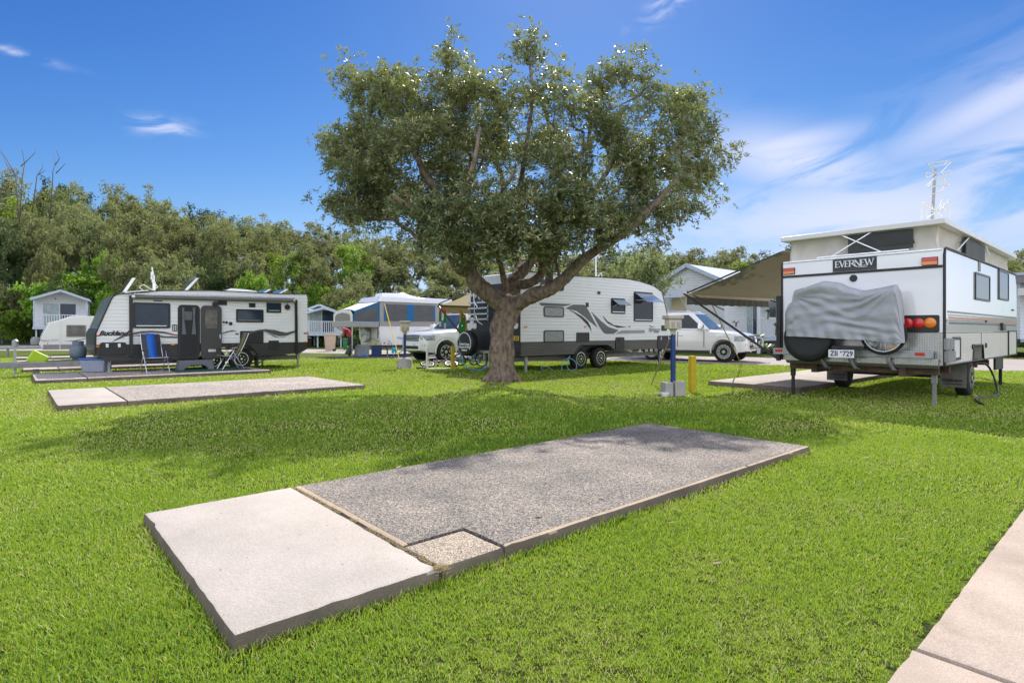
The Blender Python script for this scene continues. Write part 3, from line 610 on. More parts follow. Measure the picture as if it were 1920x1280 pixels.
def leaf_litter():
    rng = np.random.default_rng(8); n = 420; x = rng.normal(-.4, 3.0, n); y = rng.uniform(3.0, 16.5, n); z = np.full(n, .034); L0 = rng.uniform(.05, .10, n)
    for fr, a0, a1, b0, b1 in SL[:2]:
        lx = fr.c * (x - fr.o[0]) + fr.s * (y - fr.o[1]); ly = -fr.s * (x - fr.o[0]) + fr.c * (y - fr.o[1]); z[(lx > a0) & (lx < a1) & (ly > b0) & (ly < b1)] = .088 if fr is PF else .108
    keep = (z < .05) | (rng.random(n) < .12); x, y, z, L0 = x[keep], y[keep], z[keep], L0[keep]; n = len(x)
    a = rng.uniform(0, 6.28, n); d = np.stack([np.cos(a), np.sin(a), rng.normal(0, .12, n)], 1) * L0[:, None]; w = np.stack([-np.sin(a), np.cos(a), rng.normal(0, .3, n)], 1) * .011; p = np.stack([x, y, z], 1)
    V = np.stack([p, p + d * .5 + w, p + d, p + d * .5 - w], 1).reshape(-1, 3); V[:, 2] = np.maximum(V[:, 2], np.repeat(z, 4) - .004)
    setmeta(np_mesh('leaf_litter', V, np.arange(4 * n).reshape(-1, 4), foliage_mat('dead_leaf', [(0, (.09, .05, .025)), (.6, (.26, .17, .09)), (1, (.48, .42, .33))], (.22, .17, .11), trans=(.3, .2, .08), tw=.1, rough=.7, spec=.3), tone=np.repeat(rng.random(n), 4)), 'fallen dry leaves scattered on the lawn and slab', 'leaf litter', kind='stuff')
leaf_litter()
# ---------------------------------------------------------------- shared vehicle materials and parts
m_white = mat('white_gloss_paint', (0.80, 0.80, 0.79), 0.10, var=0.05, vscale=1.2, coat=1.0)
m_offw = mat('off_white_panel', (0.74, 0.73, 0.70), 0.35, var=0.08, vscale=2.0, coat=0.2)
m_clad = ribbed('ribbed_white_cladding', (0.80, 0.80, 0.80), 0.105, 0.5)
m_cladE = ribbed('ribbed_cream_panel', (0.66, 0.63, 0.56), 0.052, 0.35, rough=0.4)
m_skirt = ribbed('ribbed_dark_skirt', (0.035, 0.034, 0.033), 0.075, 0.5, rough=0.4, var=0.2)
m_skirtb = ribbed('ribbed_brown_skirt', (0.085, 0.076, 0.066), 0.075, 0.4, rough=0.4, var=0.2)
m_black = mat('black_trim', (0.016, 0.016, 0.017), 0.35, var=0.3, vscale=8)
m_rub = mat('tyre_rubber', (0.022, 0.021, 0.020), 0.85, var=0.35, vscale=14, bump=0.2, bscale=60)
m_vinyl = mat('black_vinyl', (0.022, 0.022, 0.024), 0.5, var=0.3, vscale=5)
m_gal = mat('galvanised_steel', (0.42, 0.43, 0.44), 0.45, metal=0.7, var=0.25, vscale=12)
m_grey = mat('grey_steel', (0.27, 0.265, 0.26), 0.55, var=0.3, vscale=8)
m_alu = mat('bright_aluminium', (0.70, 0.71, 0.72), 0.25, metal=0.9, var=0.1, vscale=9)
m_chrome = mat('chrome', (0.70, 0.71, 0.74), 0.16, metal=0.85)
m_glass = glass('dark_tinted_glass', (0.018, 0.026, 0.040))
m_glassb = glass('blue_window_glass', (0.025, 0.045, 0.075), 0.06)
m_red = mat('red_lens', (0.55, 0.012, 0.012), 0.18, coat=0.6); m_amber = mat('amber_lens', (0.80, 0.22, 0.01), 0.18, coat=0.6)
m_letter = mat('white_lettering', (0.8, 0.8, 0.8), 0.5); m_inkb = mat('black_lettering', (0.012, 0.012, 0.014), 0.4); m_inkblue = mat('navy_lettering', (0.015, 0.03, 0.12), 0.4)
m_plate = mat('plate_white', (0.78, 0.78, 0.76), 0.4); m_plateY = mat('plate_yellow', (0.80, 0.56, 0.02), 0.4)
m_khaki = mat('khaki_canvas', (0.17, 0.158, 0.125), 0.9, var=0.15, vscale=3, transl=(0.12, (0.30, 0.26, 0.17)))
m_beige = mat('beige_awning_canvas', (0.42, 0.37, 0.25), 0.9, var=0.1, vscale=3, transl=(0.35, (0.55, 0.48, 0.32)))
m_gcanv = mat('grey_canvas', (0.16, 0.155, 0.15), 0.9, var=0.15, vscale=6)
m_swg = mat('grey_graphic', (0.10, 0.097, 0.095), 0.35, var=0.5, vscale=6, coat=0.3, stretch=(1, 1, 6)); m_swl = mat('silver_graphic', (0.33, 0.33, 0.335), 0.3, var=0.35, vscale=5, coat=0.3, stretch=(1, 1, 6))
m_cream = mat('cream_paint', (0.62, 0.55, 0.42), 0.5, var=0.12, vscale=5); m_blue = mat('blue_painted_steel', (0.010, 0.045, 0.19), 0.5, var=0.35, vscale=14)
m_yellow = mat('yellow_painted_steel', (0.62, 0.44, 0.015), 0.55, var=0.25, vscale=9)
def decal(parent, fr, pts, m, name, y=-0.004, th=0.003):
    pl = [fr.side(*p, yl=0) for p in pts]
    return MB().prism(pl, 'y', y - th, y).build(name, m, parent)
def window_side(parent, x0, x1, z0, z1, fm, gm__, fw=0.035, r=0.05, y=0.0, name='window', pr=0.022):
    x0, x1 = min(x0, x1), max(x0, x1); z0, z1 = min(z0, z1), max(z0, z1)
    mb = MB(); ringprism(mb, rrect(x0, x1, z0, z1, r), rrect(x0 + fw, x1 - fw, z0 + fw, z1 - fw, max(r - fw * .6, .012)), 'y', y - pr, y + 0.01)
    w = mb.build(name, fm, parent)
    MB().prism(rrect(x0 + fw * .8, x1 - fw * .8, z0 + fw * .8, z1 - fw * .8, max(r - fw * .6, .012)), 'y', y - pr * 0.55, y + 0.012).build('pane', gm__, w)
    return w
def wheel(parent, x, y, r, w, spokes=6, rim=0.62, style='black', face=-1, name='wheel'):
    """y: outer face plane; face -1: outer side towards -y"""
    s = -face
    prof = [(r * rim, 0), (r * .80, .004), (r * .93, .018), (r, .05), (r, w - .05), (r * .93, w - .018), (r * .7, w)]
    mb = MB(); mb.lathe([(a, y + s * b) for a, b in prof], (x, 0, r), 'y', 28)
    t = mb.build(name, m_rub, parent, smooth=True, ang=50)
    mb = MB(); R0 = r * rim
    mb.lathe([(R0, y + s * .012), (R0, y + s * -.004), (R0 * .93, y + s * -.004), (R0 * .90, y + s * .03)], (x, 0, r), 'y', 28)
    mb2 = MB()
    for k in range(spokes):
        a = 2 * math.pi * k / spokes + .3
        for da in (-.13, .13):
            p = (x + math.cos(a + da * .5) * R0 * .18, y + s * .012, r + math.sin(a + da * .5) * R0 * .18); q = (x + math.cos(a + da) * R0 * .93, y + s * .008, r + math.sin(a + da) * R0 * .93)
            mb2.bar(p, q, R0 * .10, .02, up=(0, 1, 0))
    mb2.lathe([(R0 * .24, y + s * -.008), (R0 * .24, y + s * .03)], (x, 0, r), 'y', 14)
    ring = MB(); n = 28
    ringprism(ring, [(x + math.cos(2 * math.pi * k / n) * R0, r + math.sin(2 * math.pi * k / n) * R0) for k in range(n)], [(x + math.cos(2 * math.pi * k / n) * R0 * .91, r + math.sin(2 * math.pi * k / n) * R0 * .91) for k in range(n)], 'y', y + s * -.006, y + s * .02)
    if style == 'black':
        MB().lathe([(R0 * .93, y + s * .035), (R0 * .93, y + s * .045)], (x, 0, r), 'y', 24).build('rim_back', m_black, t)
        mb2.build('spokes', m_black, t); o = ring
        for k in range(spokes):
            a = 2 * math.pi * k / spokes + .3 + math.pi / spokes
            o.lathe([(R0 * .09, y + s * -.004), (R0 * .09, y + s * .02)], (x + math.cos(a) * R0 * .48, 0, r + math.sin(a) * R0 * .48), 'y', 6)
        o.lathe([(R0 * .16, y + s * -.02), (R0 * .16, y + s * -.008)], (x, 0, r), 'y', 12); o.build('rim', m_chrome, t)
    else:
        MB().lathe([(R0 * .93, y + s * .06), (R0 * .93, y + s * .07)], (x, 0, r), 'y', 24).build('rim_back', m_black, t)
        ring.v += []; b_ = len(ring.v); ring.v += mb2.v; ring.f += [[i + b_ for i in f] for f in mb2.f]; ring.build('rim', m_alu, t)
    return t
def jack(parent, x, y, z1, m=m_gal, w=0.06, foot=True, z0=0.0):
    mb = MB().box(x - w / 2, x + w / 2, y - w / 2, y + w / 2, z0 + .02, z1); mb.box(x - w * .75, x + w * .75, y - w * .75, y + w * .75, z1 * .55 + z0 * .45, z1)
    if foot: mb.box(x - w * 1.3, x + w * 1.3, y - w * 1.3, y + w * 1.3, z0, z0 + .02)
    return mb.build('stabiliser_leg', m, parent)
def lens(parent, x0, x1, z0, z1, m, y=0.0, name='marker_light'):
    return MB().prism(rrect(min(x0, x1), max(x0, x1), min(z0, z1), max(z0, z1), .01), 'y', y - .02, y).build(name, m, parent)
def arm_tube(parent, pts, r, m, name):
    return MB().tube(pts, r, 8).build(name, m, parent, smooth=True)
# ---------------------------------------------------------------- black and white caravan on the left
def caravan_left():
    fr = Frame((-11.86, 16.23)); c2 = lambda x, y: (150 + x / 6.4, 500 + y / 6.4); c3 = lambda x, y: (360 + x / 6.4, 500 + y / 6.4)
    t = thing('caravan', 'black and white caravan with raised solar panels and an open dark door', 'caravan', fr)
    S2_ = lambda x, y: fr.side(*c2(x, y)); S3_ = lambda x, y: fr.side(*c3(x, y)); W = 2.35
    zt = S3_(600, 300)[1]; zr = S3_(1360, 332)[1]; xe = S3_(1387, 700)[0]; zs = S2_(400, 935)[1]; zb = 0.42
    up = [S2_(187, 960), S2_(187, 800), S2_(215, 735), S2_(372, 392), S2_(400, 352), S2_(440, 332), S2_(600, 318), S2_(800, 300), S2_(1000, 285), S3_(250, 285), S3_(600, 300), S3_(1000, 322), (xe - .10, S3_(1350, 330)[1]), (xe - .02, zr - .05), (xe, zr - .16), (xe, zs)]
    up[0] = (up[0][0], zs)
    MB().prism(up, 'y', 0, W).build('body', m_clad, t, bevel=0.012)
    lo = [(0.02, zs - .002), (0.02, S2_(190, 1010)[1]), (.22, zb), (xe - .25, zb + .05), (xe - .01, .62), (xe - .01, zs - .002)]
    wx = [S3_(265, 1100)[0], S3_(600, 1100)[0]]; wr = .37
    ax0, ax1 = wx[0] - .46, wx[1] + .46
    lo = [(0.02, zs - .002), (0.02, .62), (.25, zb), (ax0, zb), (ax0 + .12, .80), (ax1 - .22, .86), (ax1, .62), (ax1, zb + .02), (xe - .25, zb + .1), (xe - .01, .66), (xe - .01, zs - .002)]
    MB().prism(lo, 'y', 0.003, W - .003).build('skirt', m_skirt, t)
    # front panel: clear upper protector and dark lower
    MB().prism([(-.006, S2_(187, 805)[1]), (-.02, .62), (-.02, zs), (-.016, S2_(187, 800)[1])], 'y', .01, W - .01)
    fp = MB(); a = S2_(187, 960); b = S2_(187, 800); c = S2_(222, 735); fp.prism([(0 - .03, .60), (0 - .03, b[1]), (c[0] - .03, c[1]), (c[0], c[1]), (0.0, b[1]), (0.0, .60)], 'y', -.01, W + .01); fp.build('front_stone_guard', m_skirt, t)
    d = S2_(368, 398); e = S2_(400, 352)
    MB().prism([(c[0] - .022, c[1] + .01), (d[0] - .022, d[1]), (e[0] - .01, e[1] + .02), (e[0], e[1]), (d[0], d[1]), (c[0], c[1] + .01)], 'y', .05, W - .05).build('front_window_panel', mat('grey_green_acrylic', (0.20, 0.23, 0.22), 0.25, var=0.4, vscale=5, coat=0.4), t)
    # black edging
    tb = MB(); path = [(p[0], -.006, p[1]) for p in ([(0, .62)] + up[1:6])]; tb.tube(path, .022, 6); tb.tube([(up[5][0], -.004, up[5][1])] + [(p[0], -.004, p[1]) for p in up[6:13]], .016, 6)
    tb.build('edge_trim', m_black, t, smooth=True)
    # windows
    a, b = S2_(635, 425), S2_(1083, 738); w = window_side(t, a[0], b[0], b[1], a[1], m_black, m_glassb, .055, .05)
    MB().box(a[0] + .08, b[0] - .10, -.035, -.02, b[1] + .06, b[1] + .085).build('stay_bar', m_alu, w)
    a, b = S3_(528, 507), S3_(857, 668); w = window_side(t, a[0], b[0], b[1], a[1], m_black, m_glassb, .045, .04)
    MB().box(a[0] + .06, b[0] - .08, -.032, -.02, b[1] + .05, b[1] + .075).build('stay_bar', m_grey, w)
    a, b = S3_(893, 430), S3_(1068, 553); w = window_side(t, a[0], b[0], b[1], a[1], m_black, m_glassb, .05, .03); MB().box(a[0] + .06, b[0] - .06, -.03, -.02, b[1] + .06, b[1] + .09).build('stay_bar', m_alu, w)
    for p, q in (((308, 408), (420, 462)), ((683, 435), (760, 488))):
        a, b = S3_(*p), S3_(*q); MB().box(a[0], b[0], -.02, 0, b[1], a[1]).build('vent', m_black, t, bevel=.008)
    for p, q in (((882, 402), (988, 418)),): a, b = S2_(*p), S2_(*q); MB().box(a[0], b[0], -.02, 0, b[1], a[1]).build('grab_strip', m_black, t)
    # door opening (inner fly screen) and opened door
    a, b = S2_(1172, 455), S2_(1437, 1100); w = window_side(t, a[0], b[0], b[1], a[1], m_black, mat('dark_interior', (0.012, 0.014, 0.018), 0.5, var=0.5, vscale=6), .07, .12, name='doorway')
    m_cur = mat('grey_curtain', (0.16, 0.18, 0.20), 0.9, var=0.3, vscale=18, stretch=(6, 1, 1))
    for (p0, p1, p2, p3) in (((1222, 490), (1250, 490), (1275, 810), (1222, 810)), ((1350, 490), (1385, 490), (1392, 810), (1340, 810))):
        pts = [S2_(*p0), S2_(*p1), S2_((p1[0] + p0[0]) / 2 + 8, 610), S2_(*p2), S2_(*p3), S2_((p1[0] + p0[0]) / 2 - 8, 610)]
        MB().prism(pts, 'y', -.018, -.014).build('curtain', m_cur, w)
    a2, b2 = S2_(1250, 535), S2_(1345, 640); MB().box(a2[0], b2[0], -.017, -.0135, b2[1], a2[1]).build('window_beyond', mat('dim_window', (0.14, 0.15, 0.16), 0.5, var=0.6, vscale=9, stretch=(1, 1, 5)), w)
    a, b = S2_(1443, 465), S3_(348, 1100); dd = MB().prism(rrect(a[0], b[0], b[1], a[1], .12), 'y', -.10, -.055).build('door', mat('charcoal_door', (0.055, 0.052, 0.050), 0.4, var=0.15), t, bevel=.01)
    p, q = S3_(150, 515), S3_(293, 738); MB().prism(rrect(p[0], q[0], q[1], p[1], .04), 'y', -.106, -.10).build('door_pane', mat('reflecting_door_glass', (0.16, 0.13, 0.09), 0.1, col2=(0.03, 0.03, 0.03), vscale=7), dd)
    p, q = S3_(185, 988), S3_(275, 1017); MB().box(p[0], q[0], -.112, -.10, q[1], p[1]).build('step_plate', m_alu, dd)
    p = S3_(325, 835); MB().box(p[0] - .012, p[0] + .012, -.125, -.10, p[1] - .07, p[1] + .07).build('door_handle', m_alu, dd)
    p = S3_(270, 450); MB().lathe([(.09, -.12), (.09, -.10)], (p[0], 0, p[1]), 'y', 14).build('porch_lamp', m_black, t)
    # switch box, small fittings, lamp with hook
    a, b = S2_(1108, 692), S2_(1165, 772); bx = MB(); ringprism(bx, rrect(a[0], b[0], b[1], a[1], .01), rrect(a[0] + .02, b[0] - .02, b[1] + .02, a[1] - .02, .01), 'y', -.014, 0); bx.box((a[0] + b[0]) / 2 - .01, (a[0] + b[0]) / 2 + .01, -.014, 0, b[1] + .02, a[1] - .02); bx.build('outlet_box', m_black, t)
    for p, rr in (((380, 663), .03), ((413, 667), .04), ((462, 682), .055)): q = S3_(*p); MB().lathe([(rr, -.025), (rr, 0)], (q[0], 0, q[1]), 'y', 12).build('outlet_cap', m_black, t)
    q = S3_(1141, 485); MB().lathe([(.09, -.05), (.09, -.01)], (q[0], 0, q[1]), 'y', 16).box(q[0] - .008, q[0] + .008, -.03, -.02, q[1] + .08, q[1] + .16).build('hose_reel', m_black, t)
    # awning roll with arms
    a, b = S2_(640, 362), S3_(1205, 408); aw = MB(); aw.tube([(a[0], -.10, a[1]), (b[0], -.10, b[1])], .062, 12); r_ = aw.build('awning_roll', m_gcanv, t, smooth=True)
    e_ = MB(); e_.tube([(a[0] - .06, -.10, a[1]), (a[0] + .02, -.10, a[1])], .07, 12).build('end_cap', m_alu, r_, smooth=True); MB().tube([(b[0] - .02, -.10, b[1]), (b[0] + .05, -.10, b[1])], .07, 12).build('end_cap', m_alu, r_, smooth=True)
    a, b = S2_(640, 345), S3_(1225, 385); e_ = MB(); e_.bar((a[0], -.05, a[1] + .05), (b[0], -.05, b[1] + .02), .03, .02); e_.build('awning_rail', m_alu, r_)
    for (p, q) in ((S2_(608, 345), S2_(612, 1075)), (S3_(1243, 395), S3_(1250, 1050))):
        MB().bar((p[0], -.035, p[1]), (q[0], -.035, q[1]), .085, .05, up=(0, 1, 0)).build('awning_arm', m_black, t)
    # tunnel boot hatch, dark kitchen panel, wheel spats
    a, b = S2_(232, 908), S2_(560, 1058); h = MB().prism(rrect(a[0], b[0], b[1], a[1], .08), 'y', -.025, .0).build('boot_hatch', m_vinyl, t, bevel=.008)
    for p in ((325, 945), (470, 943)): q = S2_(*p); MB().box(q[0] - .035, q[0] + .035, -.034, -.025, q[1] - .055, q[1] + .055).build('latch', m_alu, h, bevel=.01)
    a, b = S3_(575, 770), S3_(857, 912); MB().prism(rrect(a[0], b[0], b[1], a[1], .03), 'y', -.02, 0).build('kitchen_hatch', m_vinyl, t, bevel=.006)
    a, b = S3_(917, 885), S3_(1043, 992); MB().prism(rrect(a[0], b[0], b[1], a[1], .03), 'y', -.012, .003).build('locker_door', m_vinyl, t, bevel=.006)
    # swoosh graphics
    for pts in ([(375, 905), (440, 860), (520, 815), (620, 795), (740, 770), (860, 765), (1000, 775), (1170, 815), (1170, 828), (1000, 800), (860, 792), (760, 795), (640, 815), (540, 838), (470, 868)],
                [(620, 830), (740, 812), (880, 812), (1000, 830), (1170, 835), (1168, 855), (1000, 852), (880, 836), (760, 832)]):
        decal(t, fr, [c2(*p) for p in pts], m_swg, 'swoosh_graphic')
    for pts in ([(352, 800), (420, 772), (480, 760), (545, 766), (440, 780), (352, 808)], [(610, 828), (700, 780), (800, 755), (880, 748), (990, 757), (1060, 778), (1130, 790), (1235, 765), (1235, 785), (1130, 825), (1040, 830), (940, 800), (880, 775), (800, 775), (700, 800)]):
        decal(t, fr, [c3(*p) for p in pts], m_swg, 'swoosh_graphic', y=-.022)
    decal(t, fr, [c3(*p) for p in [(860, 778), (960, 812), (1040, 845), (1130, 838), (1090, 850), (1000, 848), (900, 800)]], m_swl, 'swoosh_graphic', y=-.005)
    q = S2_(398, 800); text('Buckland', .185, m_inkb, t, M_side(q[0], -.004, q[1]), 'name_lettering', shear=.45, bold=.010, sx=1.02)
    for p, m in (((222, 825), m_red), ((205, 957), m_amber), ((1112, 812), m_red), ((1112, 935), m_amber)): q = S2_(*p); lens(t, q[0] - .05, q[0] + .05, q[1] - .018, q[1] + .018, m)
    for p, m in (((538, 803), m_black), ((1358, 797), m_black), ((1355, 901), m_amber)): q = S3_(*p); lens(t, q[0] - .05, q[0] + .05, q[1] - .018, q[1] + .018, m)
    lens(t, xe - .005, xe + .02, 1.1, 1.28, m_red)
    # roof gear
    def panel(x, z, px2, label='solar_panel'):
        x1, z1 = px2; mb = MB(); mb.prism([(x, z), (x + .09, z), (x1 + .09, z1), (x1, z1)], 'y', .35, 1.35)
        o = mb.build(label, m_white, t)
        dx, dz = x1 - x, z1 - z; ln = math.hypot(dx, dz); nx, nz_ = -dz / ln * .004, dx / ln * .004
        MB().prism([(x + dx * .06 + nx, z + dz * .06 + nz_), (x + dx * .94 + nx, z + dz * .94 + nz_), (x + dx * .94 + nx * 2, z + dz * .94 + nz_ * 2), (x + dx * .06 + nx * 2, z + dz * .06 + nz_ * 2)], 'y', .39, 1.31).build('cells', m_glass, o)
    a, b = S2_(515, 318), S2_(650, 122); panel(a[0], a[1], b); a, b = S2_(1275, 282), S2_(1425, 125); panel(a[0], a[1], b)
    a, b = S3_(880, 310), S3_(965, 262); panel(a[0], a[1], b); a, b = S3_(1070, 318), S3_(1175, 262); panel(a[0], a[1], b)
    a, b = S2_(520, 315), S2_(812, 300); MB().bar((a[0], .3, a[1] + .02), (b[0], .3, b[1] + .03), .9, .03).build('roof_hatch', m_white, t)
    a, b = S3_(455, 300), S3_(895, 312); z = S3_(600, 245)[1]; MB().prism([(a[0], a[1] - .05), (a[0] + .05, z - .10), (a[0] + .25, z), (b[0] - .35, z - .02), (b[0] - .05, z - .06), (b[0], a[1] - .1)], 'y', .8, 1.6).build('air_conditioner', m_white, t, bevel=.04, seg=3)
    q, q2 = S2_(965, 285), S2_(930, -25); an = MB(); an.bar((q[0], .9, q[1]), (q2[0], .9, q2[1]), .035); mz = (q[1] + q2[1]) / 2
    for zz, dx in ((q2[1] - .25, -.02), (mz + .05, 0), (q[1] + .22, 0)): an.box(q2[0] + dx - .04 + (q[0] - q2[0]) * (q2[1] - zz) / (q2[1] - q[1]), q2[0] + dx + .04 + (q[0] - q2[0]) * (q2[1] - zz) / (q2[1] - q[1]), .87, .93, zz - .14, zz + .10)
    an.tube([(q[0] - .05, .9, q[1]), (q[0] - .3, .9, q[1] + .02), (q[0] - .42, .9, q[1] + .14), (q[0] - .3, .9, q[1] + .22), (q[0] - .1, .9, q[1] + .08), (q[0], .9, q[1] + .05)], .012, 6)
    an.tube([(q[0], .9, q[1] + .1), (q[0] + .08, .9, q[1] + .16), (q[0] + .02, .9, q[1] + .24)], .012, 6); an.build('antenna', m_white, t)
    q = S3_(1180, 320); q2 = S3_(1180, 180); MB().tube([(q[0], .5, q[1]), (q2[0], .5, q2[1]), (q2[0] - .05, .5, q2[1] + .02)], .012, 6).build('whip_aerial', m_gal, t)
    # rear bumper box, wheels, chassis, drawbar
    for i, x in enumerate(wx): wheel(t, x, .06, wr, .24, 6, .60)
    sp = MB(); q0 = S3_(610, 950); sp.tube([(wx[1] - .50, .0, .74), (wx[1] - .1, .0, .84), (wx[1] + .25, .0, .78), (wx[1] + .46, .0, .58), (wx[1] + .52, 0, .40)], .035, 8); sp.box(wx[1] + .48, wx[1] + .53, .02, .3, .12, .52); sp.build('wheel_spat', m_vinyl, t, smooth=True)
    MB().box(-1.9, xe - .1, .55, .66, .28, .42).box(-1.2, xe - .1, W - .66, W - .55, .28, .42).box(wx[0] - .1, wx[1] + .1, .3, W - .3, .30, .40).build('chassis', m_grey, t)
    zj = FPX and .40
    db = MB(); db.bar((.05, .42, .36), (-2.05, 1.12, .34), .07, .16); db.bar((.05, W - .42, .36), (-2.05, 1.22, .34), .07, .16); db.bar((-1.9, 1.17, .35), (-2.45, 1.17, .36), .09, .10); db.build('drawbar', m_grey, t)
    jk = MB(); jk.box(-1.75, -1.69, 1.02, 1.08, .12, .98); jk.lathe([(.07, .86), (.075, 1.02), (.03, 1.06)], (-1.72, 1.05, 0), 'z', 12); jk.lathe([(.09, .10), (.09, .12)], (-1.72, 1.05, 0), 'z', 12); jk.build('jockey_stand', m_gal, t)
    jack(t, .35, .35, .42, z0=.1); jack(t, xe - .25, .25, .55); jack(t, xe - .9, W - .3, .55)
    MB().box(xe, xe + .42, .7, 1.5, .72, 1.05).box(xe + .16, xe + .24, .69, .70, .88, .95).build('toolbox', m_black, t, bevel=.01)
    MB().bar((xe - .9, .5, .5), (xe - 1.6, .5, .15), .04).build('tie_rod', m_grey, t)
    return fr, t
FB, tB = caravan_left()
# ---------------------------------------------------------------- caravan behind the tree
def caravan_mid():
    fr = Frame((.273, 17.17)); c5 = lambda x, y: (820 + x / 5.82, 500 + y / 5.82); c6 = lambda x, y: (1020 + x / 5.819, 500 + y / 5.819); ct = lambda x, y: (780 + x / 3.369, 380 + y / 3.369)
    t = thing('caravan', 'long white caravan behind the big tree, bike rack on its black rear', 'caravan', fr)
    S = lambda x, y: fr.side(*c6(x, y)); S5 = lambda x, y: fr.side(*c5(x, y)); W = 2.5
    zr = fr.side(1073, 517)[1]; zs = S(300, 812)[1]; zb = S(300, 955)[1]; xe = S(1385, 740)[0]
    up = [(0, zs), (0, zr - .12), (.04, zr - .03), (.14, zr), S(310, 100), S(600, 112), S(900, 130), S(1050, 160), S(1200, 210), S(1285, 275), S(1335, 480), S(1380, 715), (xe, zs)]
    MB().prism(up, 'y', 0, W).build('body', m_clad, t, bevel=0.012)
    wx = [S(415, 1030)[0], S(632, 1030)[0]]; wr = .365
    a0, a1 = S(345, 940)[0], S(748, 935)[0]; zt = S(500, 862)[1]
    MB().prism([(0.002, zs - .002), (0.002, zb), (a0, zb), (a0 + .22, zt - .03), (a0 + .34, zt), (a1 - .34, zt), (a1 - .2, zt - .05), (a1, zb + .06), (xe - .02, zb + .10), (xe - .02, zs - .002)], 'y', 0.003, W - .003).build('skirt', m_skirtb, t)
    ar = MB(); ar.tube([(a0 - .02, -.005, zb + .02), (a0 + .2, -.005, zt - .02), (a0 + .34, -.005, zt + .02), (a1 - .34, -.005, zt + .02), (a1 - .17, -.005, zt - .03), (a1 + .06, -.005, zb + .1)], .03, 8); ar.build('arch_trim', m_black, t, smooth=True)
    for x in wx: wheel(t, x, .05, wr, .24, 8, .62)
    MB().box(a0 + .1, a1 - .1, .34, .40, zb + .0, zt).build('wheel_box', m_black, t)
    MB().box(-.05, xe + .2, .45, .55, .34, .48).box(-.05, xe, W - .55, W - .45, .34, .48).box(wx[0] - .1, wx[1] + .1, .35, W - .35, .32, .42).bar((.9, .5, .36), (2.6, .5, .3), .04).build('chassis', m_grey, t)
    jack(t, .42, .25, .50, m_gal); jack(t, .42, 2.2, .5, m_gal); jack(t, xe - .35, .3, .5, m_gal)
    # windows at the bunks
    for p, q in (((-5, 430), (215, 552)), ((-5, 692), (215, 822))):
        a, b = S(*p), S(*q); w = window_side(t, a[0], b[0], b[1], a[1], m_black, mat('reflecting_glass', (0.20, 0.24, 0.28), 0.08, col2=(0.38, 0.36, 0.32), vscale=5, stretch=(1, 1, 5)), .035, .07)
    a, b = S(-40, 135), S(215, 268); window_side(t, a[0], b[0], b[1], a[1], m_black, m_glassb, .045, .10)
    # hinged windows pushed out at the front
    m_acr = mat('acrylic_hatch', (0.42, 0.50, 0.60), 0.06, spec=0.8); nb = m_acr.node_tree.nodes['Principled BSDF']; nb.inputs['Transmission Weight'].default_value = 0.55
    for (p, q, out) in (((730, 340), (883, 515), .36), ((978, 270), (1185, 600), .62)):
        a, b = S(*p), S(*q); w = window_side(t, a[0], b[0], b[1], a[1], m_black, m_glass, .045, .06)
        h = (a[1] - b[1]); o_ = out * .83; dz = out * .55
        m_ = MB(); m_.add([(a[0] + .05, -.03, a[1] - .05), (b[0] - .05, -.03, a[1] - .05), (b[0] - .05, -.03 - o_, a[1] - .05 - dz), (a[0] + .05, -.03 - o_, a[1] - .05 - dz)], [(0, 1, 2, 3)])
        m_.build('hinged_pane', m_acr, w, solid=.008)
        for xx in (a[0] + .07, b[0] - .07): MB().bar((xx, -.02, a[1] - .32), (xx, -.03 - o_ * .8, a[1] - .05 - dz * .8), .012).build('stay', m_alu, w)
        MB().box(a[0] + .06, b[0] - .06, -.03, -.02, b[1] + .05, b[1] + .075).build('stay_bar', m_alu, w)
    # graphics
    for pts, m in (([(-60, 395), (-20, 392), (310, 408), (215, 432), (-30, 425)], m_swg), ([(230, 455), (320, 412), (440, 415), (480, 470), (585, 665), (490, 590), (440, 545), (350, 480)], m_swg), ([(260, 462), (330, 492), (420, 545), (480, 600), (505, 650), (518, 705), (470, 632), (400, 560), (330, 505)], m_inkb),
                   ([(515, 488), (620, 590), (700, 655), (815, 692), (760, 730), (680, 732), (650, 722), (600, 650)], m_swg), ([(638, 530), (690, 590), (760, 635), (910, 660), (800, 665), (700, 620), (660, 575)], m_inkb), ([(845, 692), (1098, 690), (1098, 722), (775, 732)], m_swl)):
        decal(t, fr, [c6(*p) for p in pts], m, 'graphic_stripe')
    q = S(1200, 685); text('Signature', .20, m_inkb, t, M_side(q[0], -.004, q[1]), 'name_lettering', shear=.4, bold=.0); q = S(1225, 713); text('CRUISER', .085, m_inkb, t, M_side(q[0], -.004, q[1]), 'small_lettering', sx=1.1)
    decal(t, fr, [c6(*p) for p in [(1140, 635), (1165, 645), (1178, 655), (1208, 660), (1185, 664), (1165, 656)]], m_inkb, 'bird_emblem')
    for p, q in (((582, 268), (610, 300)), ((455, 390), (482, 440)), ((1280, 638), (1335, 698))): a, b = S(*p), S(*q); MB().box(a[0], b[0], -.03, 0, b[1], a[1]).build('vent', m_black, t, bevel=.01)
    a, b = S(352, 717), S(490, 818); w = window_side(t, a[0], b[0], b[1], a[1], m_black, ribbed('louvre', (0.03, 0.03, 0.03), .03, .8), .03, .02, name='fridge_vent')
    a, b = S(778, 768), S(873, 905); MB().prism(rrect(a[0], b[0], b[1], a[1], .05), 'y', -.025, 0.003).build('water_hatch', m_vinyl, t, bevel=.008); q = S(825, 802); MB().lathe([(.07, -.04), (.07, -.02)], (q[0], 0, q[1]), 'y', 12).build('filler_cap', m_black, t)
